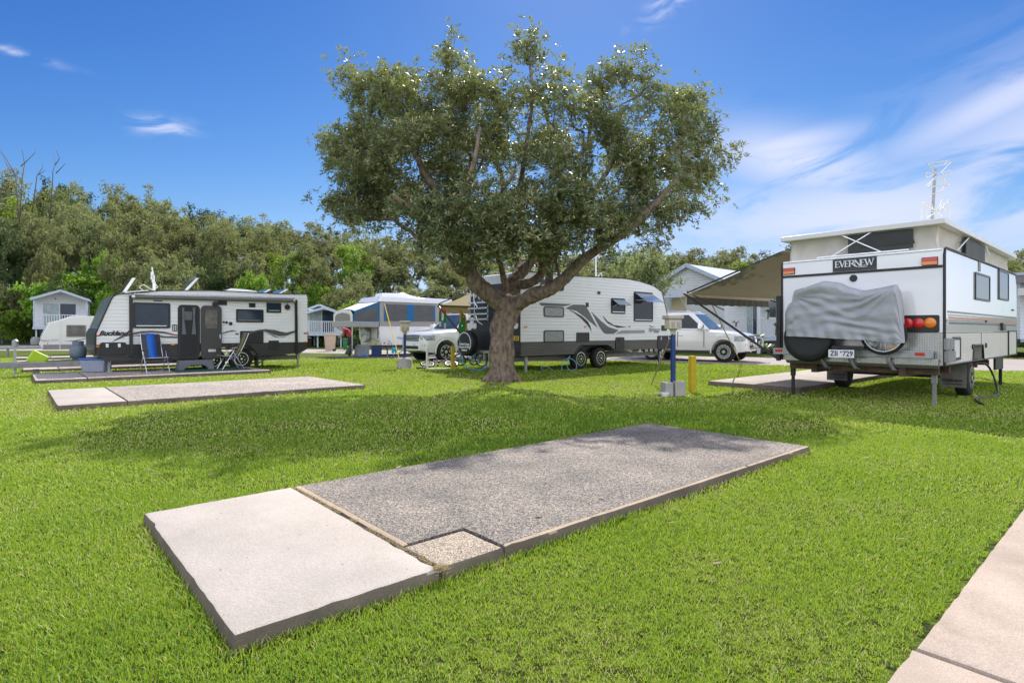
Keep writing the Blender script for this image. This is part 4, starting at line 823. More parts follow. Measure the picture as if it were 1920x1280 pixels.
    a, b = S(1235, 752), S(1378, 898); h = MB().prism(rrect(a[0], b[0], b[1], a[1], .05), 'y', -.02, .003).build('boot_hatch', m_vinyl, t, bevel=.008)
    for p in ((1272, 782), (1355, 775)): q = S(*p); MB().box(q[0] - .02, q[0] + .02, -.028, -.02, q[1] - .06, q[1] + .06).build('latch', m_alu, h)
    for p in ((448, 655), (932, 652)): q = S(*p); lens(t, q[0] - .05, q[0] + .05, q[1] - .03, q[1] + .03, m_amber)
    q = S5(962, 657); lens(t, q[0] - .06, q[0] + .06, q[1] - .03, q[1] + .03, m_amber)
    tb = MB(); tb.tube([(p[0], -.004, p[1]) for p in up[2:12]], .016, 6); tb.build('edge_trim', m_black, t, smooth=True)
    # aircon and antenna on the roof
    a, b = fr.side(1046, 508), fr.side(1100, 516); MB().prism([(a[0], zr - .03), (a[0] + .03, zr + .16), (a[0] + .3, zr + .20), (b[0] - .3, zr + .18), (b[0], zr + .02)], 'y', .8, 1.7).build('air_conditioner', m_white, t, bevel=.04)
    q = S(803, 128); q2 = fr.side(1158, 480); an = MB(); an.box(q[0] - .05, q[0] + .15, .9, 1.1, q[1] - .05, q[1] + .05); an.bar((q[0], 1.0, q[1]), (q[0], 1.0, q2[1] + .1), .035); an.box(q[0] - .25, q[0] + .3, .97, 1.03, q2[1] + .08, q2[1] + .14); an.box(q[0] - .06, q[0] + .06, .5, 1.5, q2[1] + .09, q2[1] + .12); an.tube([(q[0] + .05, 1, q[1] + .1), (q[0] + .3, 1, q[1] + .3), (q[0] + .35, 1, q[1] + .15), (q[0] + .15, 1, q[1])], .012, 6); an.build('antenna', m_white, t)
    # rear end: black panel, rack, lights, plate
    E = lambda px, py: fr.end(px, py, 0.0)
    zt2 = E(955, 530)[1]
    MB().prism([(.03, zb + .05), (W - .02, zb + .05), (W - .02, zt2), (.03, zt2)], 'x', -.02, .0).build('rear_panel', m_skirt, t)
    for px in (880, 886, 892): q = E(px, 611); MB().lathe([(.10, -.045), (.10, -.02)], (0, q[0], q[1]), 'x', 16).build('tail_light', m_letter, t)
    for px in (962, 969): q = E(px, 610.5); MB().lathe([(.10, -.045), (.10, -.02)], (0, q[0], q[1]), 'x', 16).build('tail_light', m_letter, t)
    q = E(966, 634); pl = MB().box(-.03, -.02, q[0] - .19, q[0] + .19, q[1] - .07, q[1] + .07).build('number_plate', m_plateY, t); text('29.JG', .15, m_inkb, pl, M_end(-.031, q[0], q[1]), 'plate_characters', bold=.003)
    q = E(885.5, 600.5); st = MB().box(-.026, -.02, q[0] - .10, q[0] + .10, q[1] - .09, q[1] + .09).build('warning_sticker', m_letter, t); MB().box(-.029, -.026, q[0] - .09, q[0] + .09, q[1] - .02, q[1] + .02).build('red_band', m_red, st)
    q = E(884, 562); 
    for i, s_ in enumerate(('Roadstar', 'Caravans')): pass
    rk = MB()
    for py, n_ in ((569, 1), (579, 1), (589.5, 1), (599, 1)):
        a, b = E(892, py), E(928, py); rk.bar((-.30, a[0], a[1]), (-.30, b[0], a[1]), .05, .05)
    for px in (902, 927): a, b = E(px, 556), E(px, 601); rk.bar((-.26, a[0], a[1]), (-.26, a[0], b[1]), .035)
    a = E(902, 560); rk.tube([(-.05, a[0], a[1]), (-.34, a[0] - .05, a[1] + .1), (-.36, a[0] - .1, a[1] - .1), (-.34, a[0] - .25, a[1] - .3)], .02, 6)
    a = E(906, 592); rk.tube([(-.30, a[0], a[1]), (-.3, a[0] - .1, a[1] - .18), (-.3, a[0] - .35, a[1] - .3)], .02, 6)
    for px, py in ((884, 548), (897, 547), (906, 556), (913, 560), (920, 566)): a = E(px, py); rk.tube([(-.28, a[0] + .08, a[1] + .05), (-.30, a[0], a[1] - .05), (-.28, a[0] - .1, a[1] + .06)], .022, 6)
    rk.build('bike_rack', m_alu, t)
    q = E(884, 551); text('Roadstar', .20, m_letter, t, M_end(-.024, q[0] - .12, q[1] - .02), 'rear_lettering', bold=.004)
    # bumper bar with covered spare wheel and number
    MB().box(-.34, -.26, .05, W + .2, .60, .68).box(-.34, 0, .5, .58, .60, .68).box(-.34, 0, 1.9, 1.98, .60, .68).box(-.36, -.30, 1.05, 1.12, .40, .62).box(-.36, -.30, 1.32, 1.38, .40, .62).build('rear_bumper', m_alu, t)
    q = fr.end(876, 643, -.5); sw = MB().lathe([(.34, -.62), (.40, -.60), (.42, -.56), (.42, -.40), (.38, -.36)], (0, q[0], q[1]), 'x', 30).build('spare_wheel', m_vinyl, t, smooth=True, ang=50)
    n = 40; rg = MB(); ringprism(rg, [(q[0] + math.cos(R(20 + 200 * k / n * 1.0)) * .355, q[1] + math.sin(R(20 + 200 * k / n)) * .355) for k in range(n)], [(q[0] + math.cos(R(20 + 200 * k / n)) * .325, q[1] + math.sin(R(20 + 200 * k / n)) * .325) for k in range(n)], 'x', -.624, -.618); rg.build('arc_print', m_letter, sw)
    for i, s_ in enumerate(('Central Coast', "Caravans & RV's", 'Central')): text(s_, .095, m_letter, sw, M_end(-.623, q[0], q[1] - .03 - .095 * i), 'cover_lettering', bold=.003)
    # beige awning on the far side with roller and arm
    a0_, z0_ = fr.end(877, 537, 0); yr = fr.end(805, 575, 0)[0]
    z1_ = 2.15; yo = W + 2.3
    for xx in (0.05,):
        pass
    aw = MB(); Lw = 4.6
    q = fr.end(826, 572, 0.1); yo, z1_ = q
    def af(u, v):
        y = W + (yo - W) * v; z = 2.62 + (z1_ - 2.62) * v - .05 * math.sin(math.pi * v) * (1 + .2 * math.sin(u * 9)); return (.08 + Lw * u, y, z)
    aw.grid(af, 16, 8); aw.build('awning_fabric', m_beige, t, smooth=True, ang=180)
    ar = MB(); ar.tube([(.0, yo, z1_), (Lw + .15, yo, z1_)], .05, 10); ar.build('awning_roller', m_gcanv, t, smooth=True)
    MB().box(.1, Lw, yo - .004, yo + .004, z1_ - .28, z1_ - .03).build('awning_valance', m_beige, t)
    arm = MB(); arm.bar((.03, W + .03, 2.66), (.03, yo, z1_ + .05), .03, .03); arm.build('awning_rafter', m_black, t)
    arm = MB(); arm.bar((-.02, W + .05, .85), (-.02, yo, z1_), .05, .05); arm.build('awning_arm', m_black, t)
    return fr, t
FM, tM = caravan_mid()
# ---------------------------------------------------------------- pop-top caravan on the right
def checker():
    m = mat('checker_plate', (0.55, 0.54, 0.52), 0.28, metal=0.85, var=0.15, vscale=6); t = m.node_tree; b = t.nodes['Principled BSDF']
    tc = t.nodes.new('ShaderNodeTexCoord'); sp = t.nodes.new('ShaderNodeSeparateXYZ'); t.links.new(tc.outputs['Object'], sp.inputs[0])
    def ma(op, a, b_=None):
        n = t.nodes.new('ShaderNodeMath'); n.operation = op
        for i, v in enumerate((a, b_)):
            if v is None: continue
            if isinstance(v, (int, float)): n.inputs[i].default_value = v
            else: t.links.new(v, n.inputs[i])
        return n.outputs[0]
    K = 90.0; s1 = ma('SINE', ma('MULTIPLY', ma('ADD', sp.outputs[1], sp.outputs[2]), K)); s2 = ma('SINE', ma('MULTIPLY', ma('SUBTRACT', sp.outputs[1], sp.outputs[2]), K))
    h = ma('GREATER_THAN', ma('MULTIPLY', s1, s2), 0.25)
    mp = t.nodes.new('ShaderNodeMapRange'); mp.interpolation_type = 'SMOOTHSTEP'; mp.inputs[1].default_value = 0.05; mp.inputs[2].default_value = 0.6; t.links.new(ma('MULTIPLY', s1, s2), mp.inputs[0])
    bp = t.nodes.new('ShaderNodeBump'); bp.inputs['Strength'].default_value = 1.0; bp.inputs['Distance'].default_value = 0.02; t.links.new(mp.outputs[0], bp.inputs['Height']); t.links.new(bp.outputs[0], b.inputs['Normal'])
    return m
m_check = checker()
def poptop():
    fr = Frame((7.2, 9.5)); c8 = lambda x, y: (1440 + x / 3.2, 380 + y / 3.2); b2 = lambda x, y: (1680 + x / 3.765, 440 + y / 3.765); s4 = lambda x, y: (1680 + x / 6.4, 280 + y / 6.4)
    t = thing('caravan', 'white pop-top caravan with raised canvas roof and covered bicycle on its back', 'caravan', fr)
    W = fr.end(1467, 600)[0]; E = lambda p, xl=0.0: fr.end(*p, xl); S = lambda p: fr.side(*p)
    zt = 2.69; zb = .72; L_ = fr.side(1906, 600)[0]; zl = S(b2(600, 692))[1]
    wxc = fr.side(*b2(535, 1040), .1)[0]; wr = .365
    # body: upper smooth box, lower ribbed part with wheel arch
    MB().prism([(0, zl), (0, zt - .07), (.02, zt - .02), (.08, zt), (L_ - .2, zt), (L_, zt - .25), (L_ + .08, zl)], 'y', 0, W).build('body', m_white, t, bevel=.02, seg=3)
    a0, a1 = wxc - .50, wxc + .50
    MB().prism([(0.003, zl - .002), (0.003, zb), (a0, zb), (a0 + .10, 1.02), (a1 - .10, 1.02), (a1, zb), (L_ + .06, zb), (L_ + .06, zl - .002)], 'y', .004, W - .004).build('lower_side', m_cladE, t)
    tr = MB(); tr.tube([(.0, -.006, zb), (.0, -.006, zt - .12), (.03, -.006, zt - .03), (.10, -.006, zt), (L_ - .2, -.006, zt)], .022, 8); tr.tube([(.0, W + .006, zb), (0, W + .006, zt - .12), (.03, W + .006, zt - .03), (.10, W, zt)], .022, 8); tr.tube([(0, -.004, zb), (L_, -.004, zb)], .014, 6); tr.build('edge_trim', m_black, t, smooth=True)
    am = MB(); am.tube([(a0, -.002, zb), (a0 + .10, -.002, 1.02), (a1 - .10, -.002, 1.02), (a1, -.002, zb)], .02, 6); am.build('arch_trim', m_black, t)
    zst = E(b2(160, 233))[1];  MB().box(-.014, .0, .02, W - .02, zst - .022, zst + .022).build('rear_stripe', m_black, t)
    MB().box(-.010, .0, .02, W - .02, zt - .035, zt - .01).build('rear_drip_rail', m_alu, t)
    # sign with serif letters
    a, b = E(c8(390, 345)), E(c8(653, 398)); sg = MB().box(-.012, 0, b[0], a[0], zst + .03, a[1] + .005); zA, zB = zst + .03, a[1] + .005
    sgo = sg.build('name_sign', mat('navy_sign', (0.008, 0.014, 0.03), 0.3), t)
    MB().box(-.0135, -.012, b[0] + .004, a[0] - .004, zA + .004, zA + (zB - zA) * .22).build('sign_foot', mat('sign_grey', (0.05, 0.045, 0.04), 0.4), sgo)
    ser = MB(); Hh = (zB - zA) * .50; z0 = zA + (zB - zA) * .34; wt = (a[0] - b[0]); y = a[0] - wt * .055; k = 0
    TH, TN, SR = .020, .009, .008
    def st(x0, z0_, x1, z1_, w): ser.bar((-.016, y - x0, z0 + z0_ * Hh), (-.016, y - x1, z0 + z1_ * Hh), w, .006, up=(1, 0, 0))
    def serif(x, zz, w): ser.box(-.019, -.013, y - x - w, y - x + w, z0 + zz * Hh - SR / 2, z0 + zz * Hh + SR / 2)
    cw = {'E': .085, 'V': .105, 'R': .10, 'N': .115, 'W': .15}; sp_ = (wt * .89 - sum(cw[c] for c in 'EVERNEW')) / 6
    for c in 'EVERNEW':
        w = cw[c]
        if c == 'E':
            st(.015, 0, .015, 1, TH); st(.01, 0.03, w - .01, 0.03, TN); st(.01, .5, w - .025, .5, TN); st(.01, .97, w - .015, .97, TN); serif(.015, 0, .02); serif(.015, 1, .02); st(w - .01, 0, w - .005, .2, TN); st(w - .015, .82, w - .01, 1, TN)
        elif c == 'V': st(.015, 1, w / 2, 0, TH); st(w - .015, 1, w / 2, 0, TN); serif(.015, 1, .02); serif(w - .015, 1, .018)
        elif c == 'R':
            st(.015, 0, .015, 1, TH); st(.01, .97, w * .6, .97, TN); st(.01, .5, w * .6, .5, TN); st(w * .6, .97, w * .8, .85, TH * .8); st(w * .8, .85, w * .8, .65, TH); st(w * .8, .65, w * .6, .5, TH * .8); st(w * .45, .5, w + .03, -.08, TH); st(w + .03, -.08, w + .12, -.2, TN); st(w + .12, -.2, w + .2, -.16, TN); serif(.015, 0, .02); serif(.01, 1, .015)
        elif c == 'N': st(.015, 0, .015, 1, TN); st(.015, 1, w - .015, 0, TH); st(w - .015, 0, w - .015, 1, TN); serif(.015, 0, .018); serif(.012, 1, .018); serif(w - .015, 1, .018)
        elif c == 'W': st(.01, 1, w * .30, 0, TH); st(w * .30, 0, w * .5, .9, TN); st(w * .48, 1, w * .72, 0, TH); st(w * .72, 0, w - .01, 1, TN); serif(.01, 1, .02); serif(w * .48, 1, .015); serif(w - .01, 1, .018)
        y -= w + sp_
    ser.build('sign_lettering', m_letter, sgo)
    q = E(c8(513, 453)); MB().lathe([(.062, -.02), (.066, -.008), (.066, 0)], (0, q[0], q[1]), 'x', 18).build('reversing_camera', m_black, t, smooth=True, ang=40)
    for p, q_ in ((c8(92, 395), c8(163, 428)), (b2(182, 163), b2(298, 212))):
        a, b = E(p), E(q_); sh_ = min(0, W - .02 - a[0]); h = MB().box(-.02, 0, b[0] + sh_, a[0] + sh_, b[1], a[1]).build('marker_housing', m_black, t, bevel=.005); zz = (a[1] + b[1]) / 2
        MB().box(-.03, -.02, b[0] + .008 + sh_, a[0] - .008 + sh_, zz + .002, a[1] - .008).build('red_lens', m_red, h); MB().box(-.03, -.02, b[0] + .008 + sh_, a[0] - .008 + sh_, b[1] + .008, zz - .002).build('amber_lens', m_amber, h)
    # light panels
    for side_ in (0, 1):
        a, b = E(b2(35, 570)), E(b2(318, 690)); ya, yb = b[0] + .02, a[0]
        if side_: ya, yb = W - yb, W - ya
        pn = MB().prism(rrect(ya, yb, b[1], a[1], .03), 'x', -.018, 0).build('light_panel', m_black, t)
        for i, (p, m) in enumerate(((b2(82, 625), m_red), (b2(160, 625), m_red), (b2(242, 622), m_amber))):
            q = E(p); yy = q[0] if not side_ else W - q[0]
            MB().lathe([(.03, -.045), (.07, -.04), (.088, -.028), (.090, -.018)], (0, yy, q[1]), 'x', 24).build('tail_light', m, pn, smooth=True, ang=60)
    # checker plate, bumper, lower checker
    zc1 = E(b2(180, 692))[1]; zc0 = E(b2(180, 812))[1]
    MB().box(-.012, 0, .03, W - .03, zc0 - .2, zc1).build('checker_panel', m_check, t)
    a, b = E(b2(0, 815), -.12), E(b2(0, 868), -.12)
    bp = MB().box(-.16, -.08, .12, W + .12, b[1], a[1]).build('bumper_bar', m_gal, t, bevel=.008)
    for yy in (.30, W - .02 + .02): MB().box(-.172, -.16, yy - .07, yy + .07, b[1] + .05, b[1] + .10).build('reflector', m_red, bp)
    MB().prism([(-.10, b[1] - .004), (-.10, b[1] - .11), (-.02, b[1] - .17), (-.02, b[1] - .004)], 'y', .06, W - .1).build('lower_checker', m_check, t)
    for yy in (.75, 1.35, 1.85): MB().tube([(-.18, yy, b[1] + .02), (-.22, yy, b[1] - .06), (-.12, yy - .05, b[1] - .2), (.1, yy - .05, b[1] - .24)], .03, 6).build('bumper_bracket', m_grey, t)
    # chassis and rusty running gear
    m_rust = mat('rusty_steel', (0.16, 0.085, 0.05), 0.85, col2=(0.05, 0.04, 0.035), vscale=9, bump=.3)
    ch = MB().box(0, L_, .55, .65, .50, .66).box(0, L_, W - .65, W - .55, .50, .66)
    for xx in (.15, .9, wxc, 3.2, 4.4): ch.box(xx - .04, xx + .04, .1, W - .1, .55, .66)
    ch.box(wxc - .05, wxc + .05, .25, W - .25, .33, .44).bar((wxc - .5, .45, .50), (wxc + .55, .45, .46), .07, .05).bar((wxc - .5, W - .45, .50), (wxc + .55, W - .45, .46), .07, .05)
    ch.tube([(wxc - .3, .6, .5), (wxc - .32, 1.0, .42), (wxc - .3, 1.5, .4), (wxc - .3, 1.8, .5)], .03, 6).tube([(.1, 1.2, .60), (.4, 1.1, .52), (.9, 1.3, .50), (1.6, 1.2, .55)], .025, 6)
    ch.build('chassis', m_rust, t); MB().box(.4, 1.3, .9, 1.6, .48, .64).build('underfloor_tank', m_black, t, bevel=.03)
    wheel(t, wxc, .10, wr, .24, 8, .60, style='alloy'); wheel(t, wxc, W - .10, wr, .24, 8, .60, style='alloy', face=1)
    m_flap = mat('muddy_flap', (0.24, 0.22, 0.19), 0.85, col2=(0.13, 0.12, 0.105), vscale=5)
    for yy in (.08, W - .50):
        f_ = MB().box(wxc - .60, wxc - .585, yy, yy + .42, .20, .66).build('mud_flap', m_flap, t, bevel=.004)
        text('EVERNEW', .07, m_inkb, f_, M_end(wxc - .602, yy + .21, .33), 'flap_lettering', bold=.002); MB().box(wxc - .604, wxc - .600, yy + .06, yy + .36, .26, .275).build('flap_line', m_inkb, f_)
    for p, yy in ((b2(248, 940), .18), (c8(183, 960), W - .12)): jack(t, .22, yy, .74, m_black if yy > 1 else m_grey, w=.05, foot=False, z0=-.02)
    q = fr.side(*b2(745, 900), .1); jack(t, q[0], .12, .74, m_black, w=.06)
    MB().box(q[0] - 1.0, q[0] - .2, .06, .10, .42, .74).build('side_flap', m_vinyl, t)
    # windows and fittings on the long side
    for p, q_ in ((b2(555, 262), b2(658, 475)), (b2(722, 242), b2(790, 470))):
        a, b = S(p), S(q_); window_side(t, a[0], b[0], b[1], a[1], m_black, mat('mirror_glass', (0.03, 0.05, 0.06), 0.03, spec=1.0, var=.4, vscale=3), .04, .03)
    z1_ = S(b2(360, 535))[1]; 
    for i, (dz, hh, m) in enumerate(((0, .035, m_swg), (-.055, .03, m_swl), (-.10, .028, mat('orange_stripe', (0.55, 0.16, 0.05), .4)), (-.145, .03, m_swl), (-.19, .035, m_swg))):
        MB().box(.22 + i * .03, L_ - .1, -.003, .0005, z1_ + dz - hh, z1_ + dz).build('side_stripe', m, t)
    for p in (b2(540, 790), b2(633, 780)): q = S(p); MB().lathe([(.045, -.02), (.05, 0)], (q[0], 0, q[1]), 'y', 14).build('lock', m_black, t)
    for p in (b2(342, 605), b2(632, 612), b2(822, 532)): q = S(p); MB().box(q[0] - .04, q[0] + .04, -.025, 0, q[1] - .02, q[1] + .02).build('latch', m_black, t, bevel=.006)
    q = S(b2(748, 650)); MB().prism([(q[0] - .2, q[1] - .08), (q[0] + .22, q[1] - .08), (q[0] + .1, q[1] + .06), (q[0] - .2, q[1] + .09)], 'y', -.05, 0).build('vent_cowl', m_black, t, bevel=.01)
    a, b = S(b2(790, 675)), S(b2(846, 845)); window_side(t, a[0], b[0], b[1], a[1], m_black, m_cladE, .03, .02, name='locker_door')
    a, b = S(b2(398, 722)), S(b2(450, 882)); window_side(t, a[0], b[0], b[1], a[1], m_black, m_offw, .05, .05, name='service_hatch')
    a, b = S(b2(335, 732)), S(b2(388, 895)); MB().box(a[0], b[0], -.05, 0, (a[1] + b[1]) / 2 + .01, a[1]).box(a[0] + .02, b[0], -.07, 0, b[1], (a[1] + b[1]) / 2 - .01).build('power_inlet', m_grey, t, bevel=.01)
    MB().box(S(b2(580, 200))[0], S(b2(594, 200))[0], -.01, 0, S(b2(585, 258))[1], S(b2(585, 185))[1]).build('small_vent', m_grey, t)
    q = S(b2(602, 790)); MB().box(q[0] - .006, q[0] + .006, -.006, .004, zb, zl).build('panel_joint', m_grey, t)
    # pop-top: canvas, mesh windows, lid
    zr = 3.18; th = .095; cin = .10
    m_can = mat('stained_white_canvas', (0.86, 0.84, 0.79), 0.85, col2=(0.74, 0.68, 0.58), vscale=1.6, bump=.5, bscale=6, transl=(.30, (.85, .8, .7)))
    def cloth(u, v):
        per = u * 4; k = int(min(per, 3.999)); f = per - k
        x0, x1, y0, y1 = cin, L_ - .35, cin, W - cin
        p = [(x0 + 0 * f, y0 + (y1 - y0) * f), (x0 + (x1 - x0) * f, y1), (x1, y1 - (y1 - y0) * f), (x1 - (x1 - x0) * f, y0)][k]
        out = .02 * math.sin(f * 37 + v * 3) * math.sin(math.pi * v) + .012 * math.sin(f * 83 + v * 7) * math.sin(math.pi * v) - .04 * math.sin(math.pi * v)
        nx, ny = [(-1, 0), (0, 1), (1, 0), (0, -1)][k]
        return (p[0] + nx * out, p[1] + ny * out, zt - .01 + (zr - th - zt + .02) * v)
    MB().grid(cloth, 160, 8).build('pop_up_canvas', m_can, t, smooth=True, ang=180)
    m_mesh = mat('dark_screen', (0.055, 0.060, 0.055), 0.6, var=.3, vscale=2)
    a, b = E(c8(485, 190), cin), E(c8(875, 270), cin); zc0_, zc1_ = b[1] - .02, a[1] - .06
    w = MB().prism([(b[0], zt + .05), (a[0], zt + .05), (a[0], zr - th - .02), (b[0], zr - th - .02)], 'x', cin - .045, cin - .03).build('canvas_window', m_mesh, t)
    cx_ = (a[0] + b[0]) / 2 - .12; rr_ = .42
    MB().prism([(cx_ - rr_, zt + .12)] + [(cx_ - rr_ * math.cos(math.pi * k / 12), zt + .12 + .24 * math.sin(math.pi * k / 12)) for k in range(1, 12)] + [(cx_ + rr_, zt + .12)], 'x', cin - .05, cin - .045).build('dark_flap', m_black, w)
    a, b = fr.side(*s4(803, 980), cin), fr.side(*s4(1032, 1180), cin)
    MB().prism([(a[0], zt + .04), (b[0], zt + .04), (b[0], zr - th - .02), (a[0], zr - th - .02)], 'y', cin - .05, cin - .035).build('canvas_window', m_mesh, t)
    sx = MB(); 
    def es(p, q_): 
        A_, B_ = E(p, .04), E(q_, .04); sx.bar((.04, A_[0], A_[1]), (.04, B_[0], B_[1]), .019, .012, up=(1, 0, 0))
    es(c8(388, 318), c8(622, 175)); es(c8(440, 195), c8(680, 295))
    def ss(p, q_):
        A_, B_ = fr.side(*p, .04), fr.side(*q_, .04); sx.bar((A_[0], .04, A_[1]), (B_[0], .04, B_[1]), .028, .012, up=(0, 1, 0))
    ss(s4(738, 1210), s4(905, 1022)); ss(s4(1045, 1075), s4(1120, 1270)); sx.box(-.0, .05, .5, 2.0, zt + .005, zt + .03); sx.build('lifting_strut', m_alu, t)
    lid = MB().box(-.03, L_ - .12, -.02, W + .02, zr - th, zr).build('roof_lid', m_offw, t, bevel=.012)
    MB().box(.8, 1.6, .7, 1.6, zr, zr + .05).box(2.6, 3.2, .8, 1.5, zr, zr + .09).build('roof_vent', m_offw, lid, bevel=.02)
    # antenna on the lid
    fa = lambda x, y: fr.side(1680 + x / 6.4, 280 + y / 6.4, 0.55)
    an = MB(); A_ = fa(425, 822); B_ = fa(470, 240); an.bar((A_[0], .55, zr), (B_[0], .55, B_[1]), .045)
    lp = MB()
    def loop(pts, yy=.50): lp.tube([(fa(*p)[0], yy, fa(*p)[1]) for p in pts], .0075, 6, closed=True, cap=False)
    loop([(340, 180), (620, 138), (620, 165), (500, 290), (440, 290)]); loop([(365, 175), (590, 140), (545, 195), (410, 212)]); loop([(325, 290), (420, 295), (420, 310), (325, 350)]); loop([(520, 290), (615, 255), (620, 315), (515, 305)])
    loop([(440, 340), (325, 445), (335, 465), (590, 440), (605, 410), (500, 330)]); loop([(400, 375), (345, 460), (580, 435), (530, 360)]); lp.tube([(fa(*p)[0], .52, fa(*p)[1]) for p in ((530, 370), (558, 430), (540, 490), (470, 520))], .008, 6)
    loop([(415, 720), (290, 640), (268, 660), (262, 840), (268, 840), (275, 668), (300, 665), (410, 735)]); loop([(460, 720), (605, 610), (628, 630), (612, 820), (606, 820), (615, 640), (600, 640), (470, 735)]); loop([(410, 715), (365, 600), (375, 545), (400, 540), (500, 545), (520, 600), (480, 700), (440, 730)])
    loop([(325, 690), (325, 810), (330, 810), (330, 700)]); loop([(552, 690), (552, 800), (557, 800), (557, 690)]); lp.bar((fa(340, 745)[0], .5, fa(340, 760)[1]), (fa(550, 735)[0], .5, fa(550, 735)[1]), .02); lp.bar((fa(330, 830)[0], .5, fa(320, 825)[1]), (fa(540, 700)[0], .5, fa(540, 700)[1]), .014); lp.bar((fa(370, 690)[0], .5, fa(370, 690)[1]), (fa(520, 810)[0], .5, fa(520, 805)[1]), .014)
    ant = an.build('antenna', m_gal, lid); lp.build('antenna_loops', mat('white_wire', (0.75, 0.72, 0.62), .5), ant)
    # spare wheel with black cover
    q = fr.end(*c8(228, 815), -.40); sp_w = MB().lathe([(.30, -.40), (.40, -.39), (.435, -.35), (.44, -.22), (.41, -.18)], (0, q[0], q[1]), 'x', 36).build('spare_wheel', m_vinyl, t, smooth=True, ang=50)
    a, b = fr.end(*c8(362, 880), -.44), fr.end(*c8(517, 932), -.44)
    pl = MB().box(-.445, -.435, b[0], a[0], b[1], a[1]).build('number_plate', m_plate, t, bevel=.004); yc = (a[0] + b[0]) / 2; zc = (a[1] + b[1]) / 2; hh = a[1] - b[1]
    text('ZII', hh * .92, m_inkblue, pl, M_end(-.447, yc + (a[0] - b[0]) * .27, zc), 'plate_characters', bold=.002, sx=.86); text('729', hh * .92, m_inkblue, pl, M_end(-.447, yc - (a[0] - b[0]) * .26, zc), 'plate_characters', bold=.002, sx=.86)
    MB().prism([(yc - .02, zc + .045), (yc + .02, zc + .045), (yc, zc + .01)], 'x', -.448, -.445).build('plate_triangle', m_inkblue, pl)
    a, b = fr.end(*c8(385, 848), -.4), fr.end(*c8(580, 878), -.4); MB().box(-.43, .0, b[0], a[0], b[1] + .0, a[1] - .03).build('plate_holder', m_black, t)
    # awning towards the left
    yo = fr.end(1286, 552, 0)[0]; Lw = 4.25; zi = 2.93; zo = 2.13
    def af(u, v):
        y = W - .03 + (yo - W + .03) * v; z = zi + (zo + .05 * u - zi) * v - .06 * math.sin(math.pi * v) * (.6 + .4 * math.sin(math.pi * u)); return (.03 + Lw * u, y, z)
    MB().grid(af, 24, 12).build('awning_fabric', m_khaki, t, smooth=True, ang=180)
    MB().box(.0, Lw + .1, W - .05, W - .02, zi - .02, zi + .02).build('awning_rail', m_alu, t)
    rl = MB(); rl.tube([(-.08, yo, zo), (Lw + .1, yo, zo + .05)], .055, 12); rl.build('awning_roller', m_cream, t, smooth=True)
    vv = MB(); n = 90; v_ = []
    for i in range(n + 1):
        x = .02 + (Lw - .1) * i / n; v_ += [(x, yo - .01 + .008 * math.sin(i), zo - .03 + .05 * i / n), (x, yo - .015 + .02 * math.sin(i * .9), zo - .235 + .05 * i / n + .016 * abs(math.sin(i * math.pi / 9)))]
    vv.add(v_, [[2 * i, 2 * i + 2, 2 * i + 3, 2 * i + 1] for i in range(n)]); vv.build('awning_valance', m_gcanv, t)
    ar = MB(); ar.bar((-.06, yo, zo + .02), (-.06, W + .04, .72), .055, .035); ar.build('awning_arm', m_black, t); ar = MB(); ar.bar((-.02, yo - .05, zo + .04), (-.02, W + .02, zi - .05), .03, .03); ar.bar((-.02, yo - .2, zo - .02), (-.02, yo - .95, zo - .38), .02, .02); ar.build('awning_rafter', m_black, t)
    ar = MB(); ar.bar((Lw, yo, zo + .02), (Lw, W + .04, 1.5), .05, .035); ar.build('awning_arm', m_black, t)
    MB().box(-.10, -.04, W + .01, W + .08, .70, 2.0).build('arm_bracket', m_black, t)
    # drawbar beyond
    MB().bar((L_, .6, .55), (L_ + 1.3, 1.2, .5), .08, .12).bar((L_, W - .6, .55), (L_ + 1.3, 1.2, .5), .08, .12).build('drawbar', m_grey, t)
    return fr, t
FE, tE = poptop()
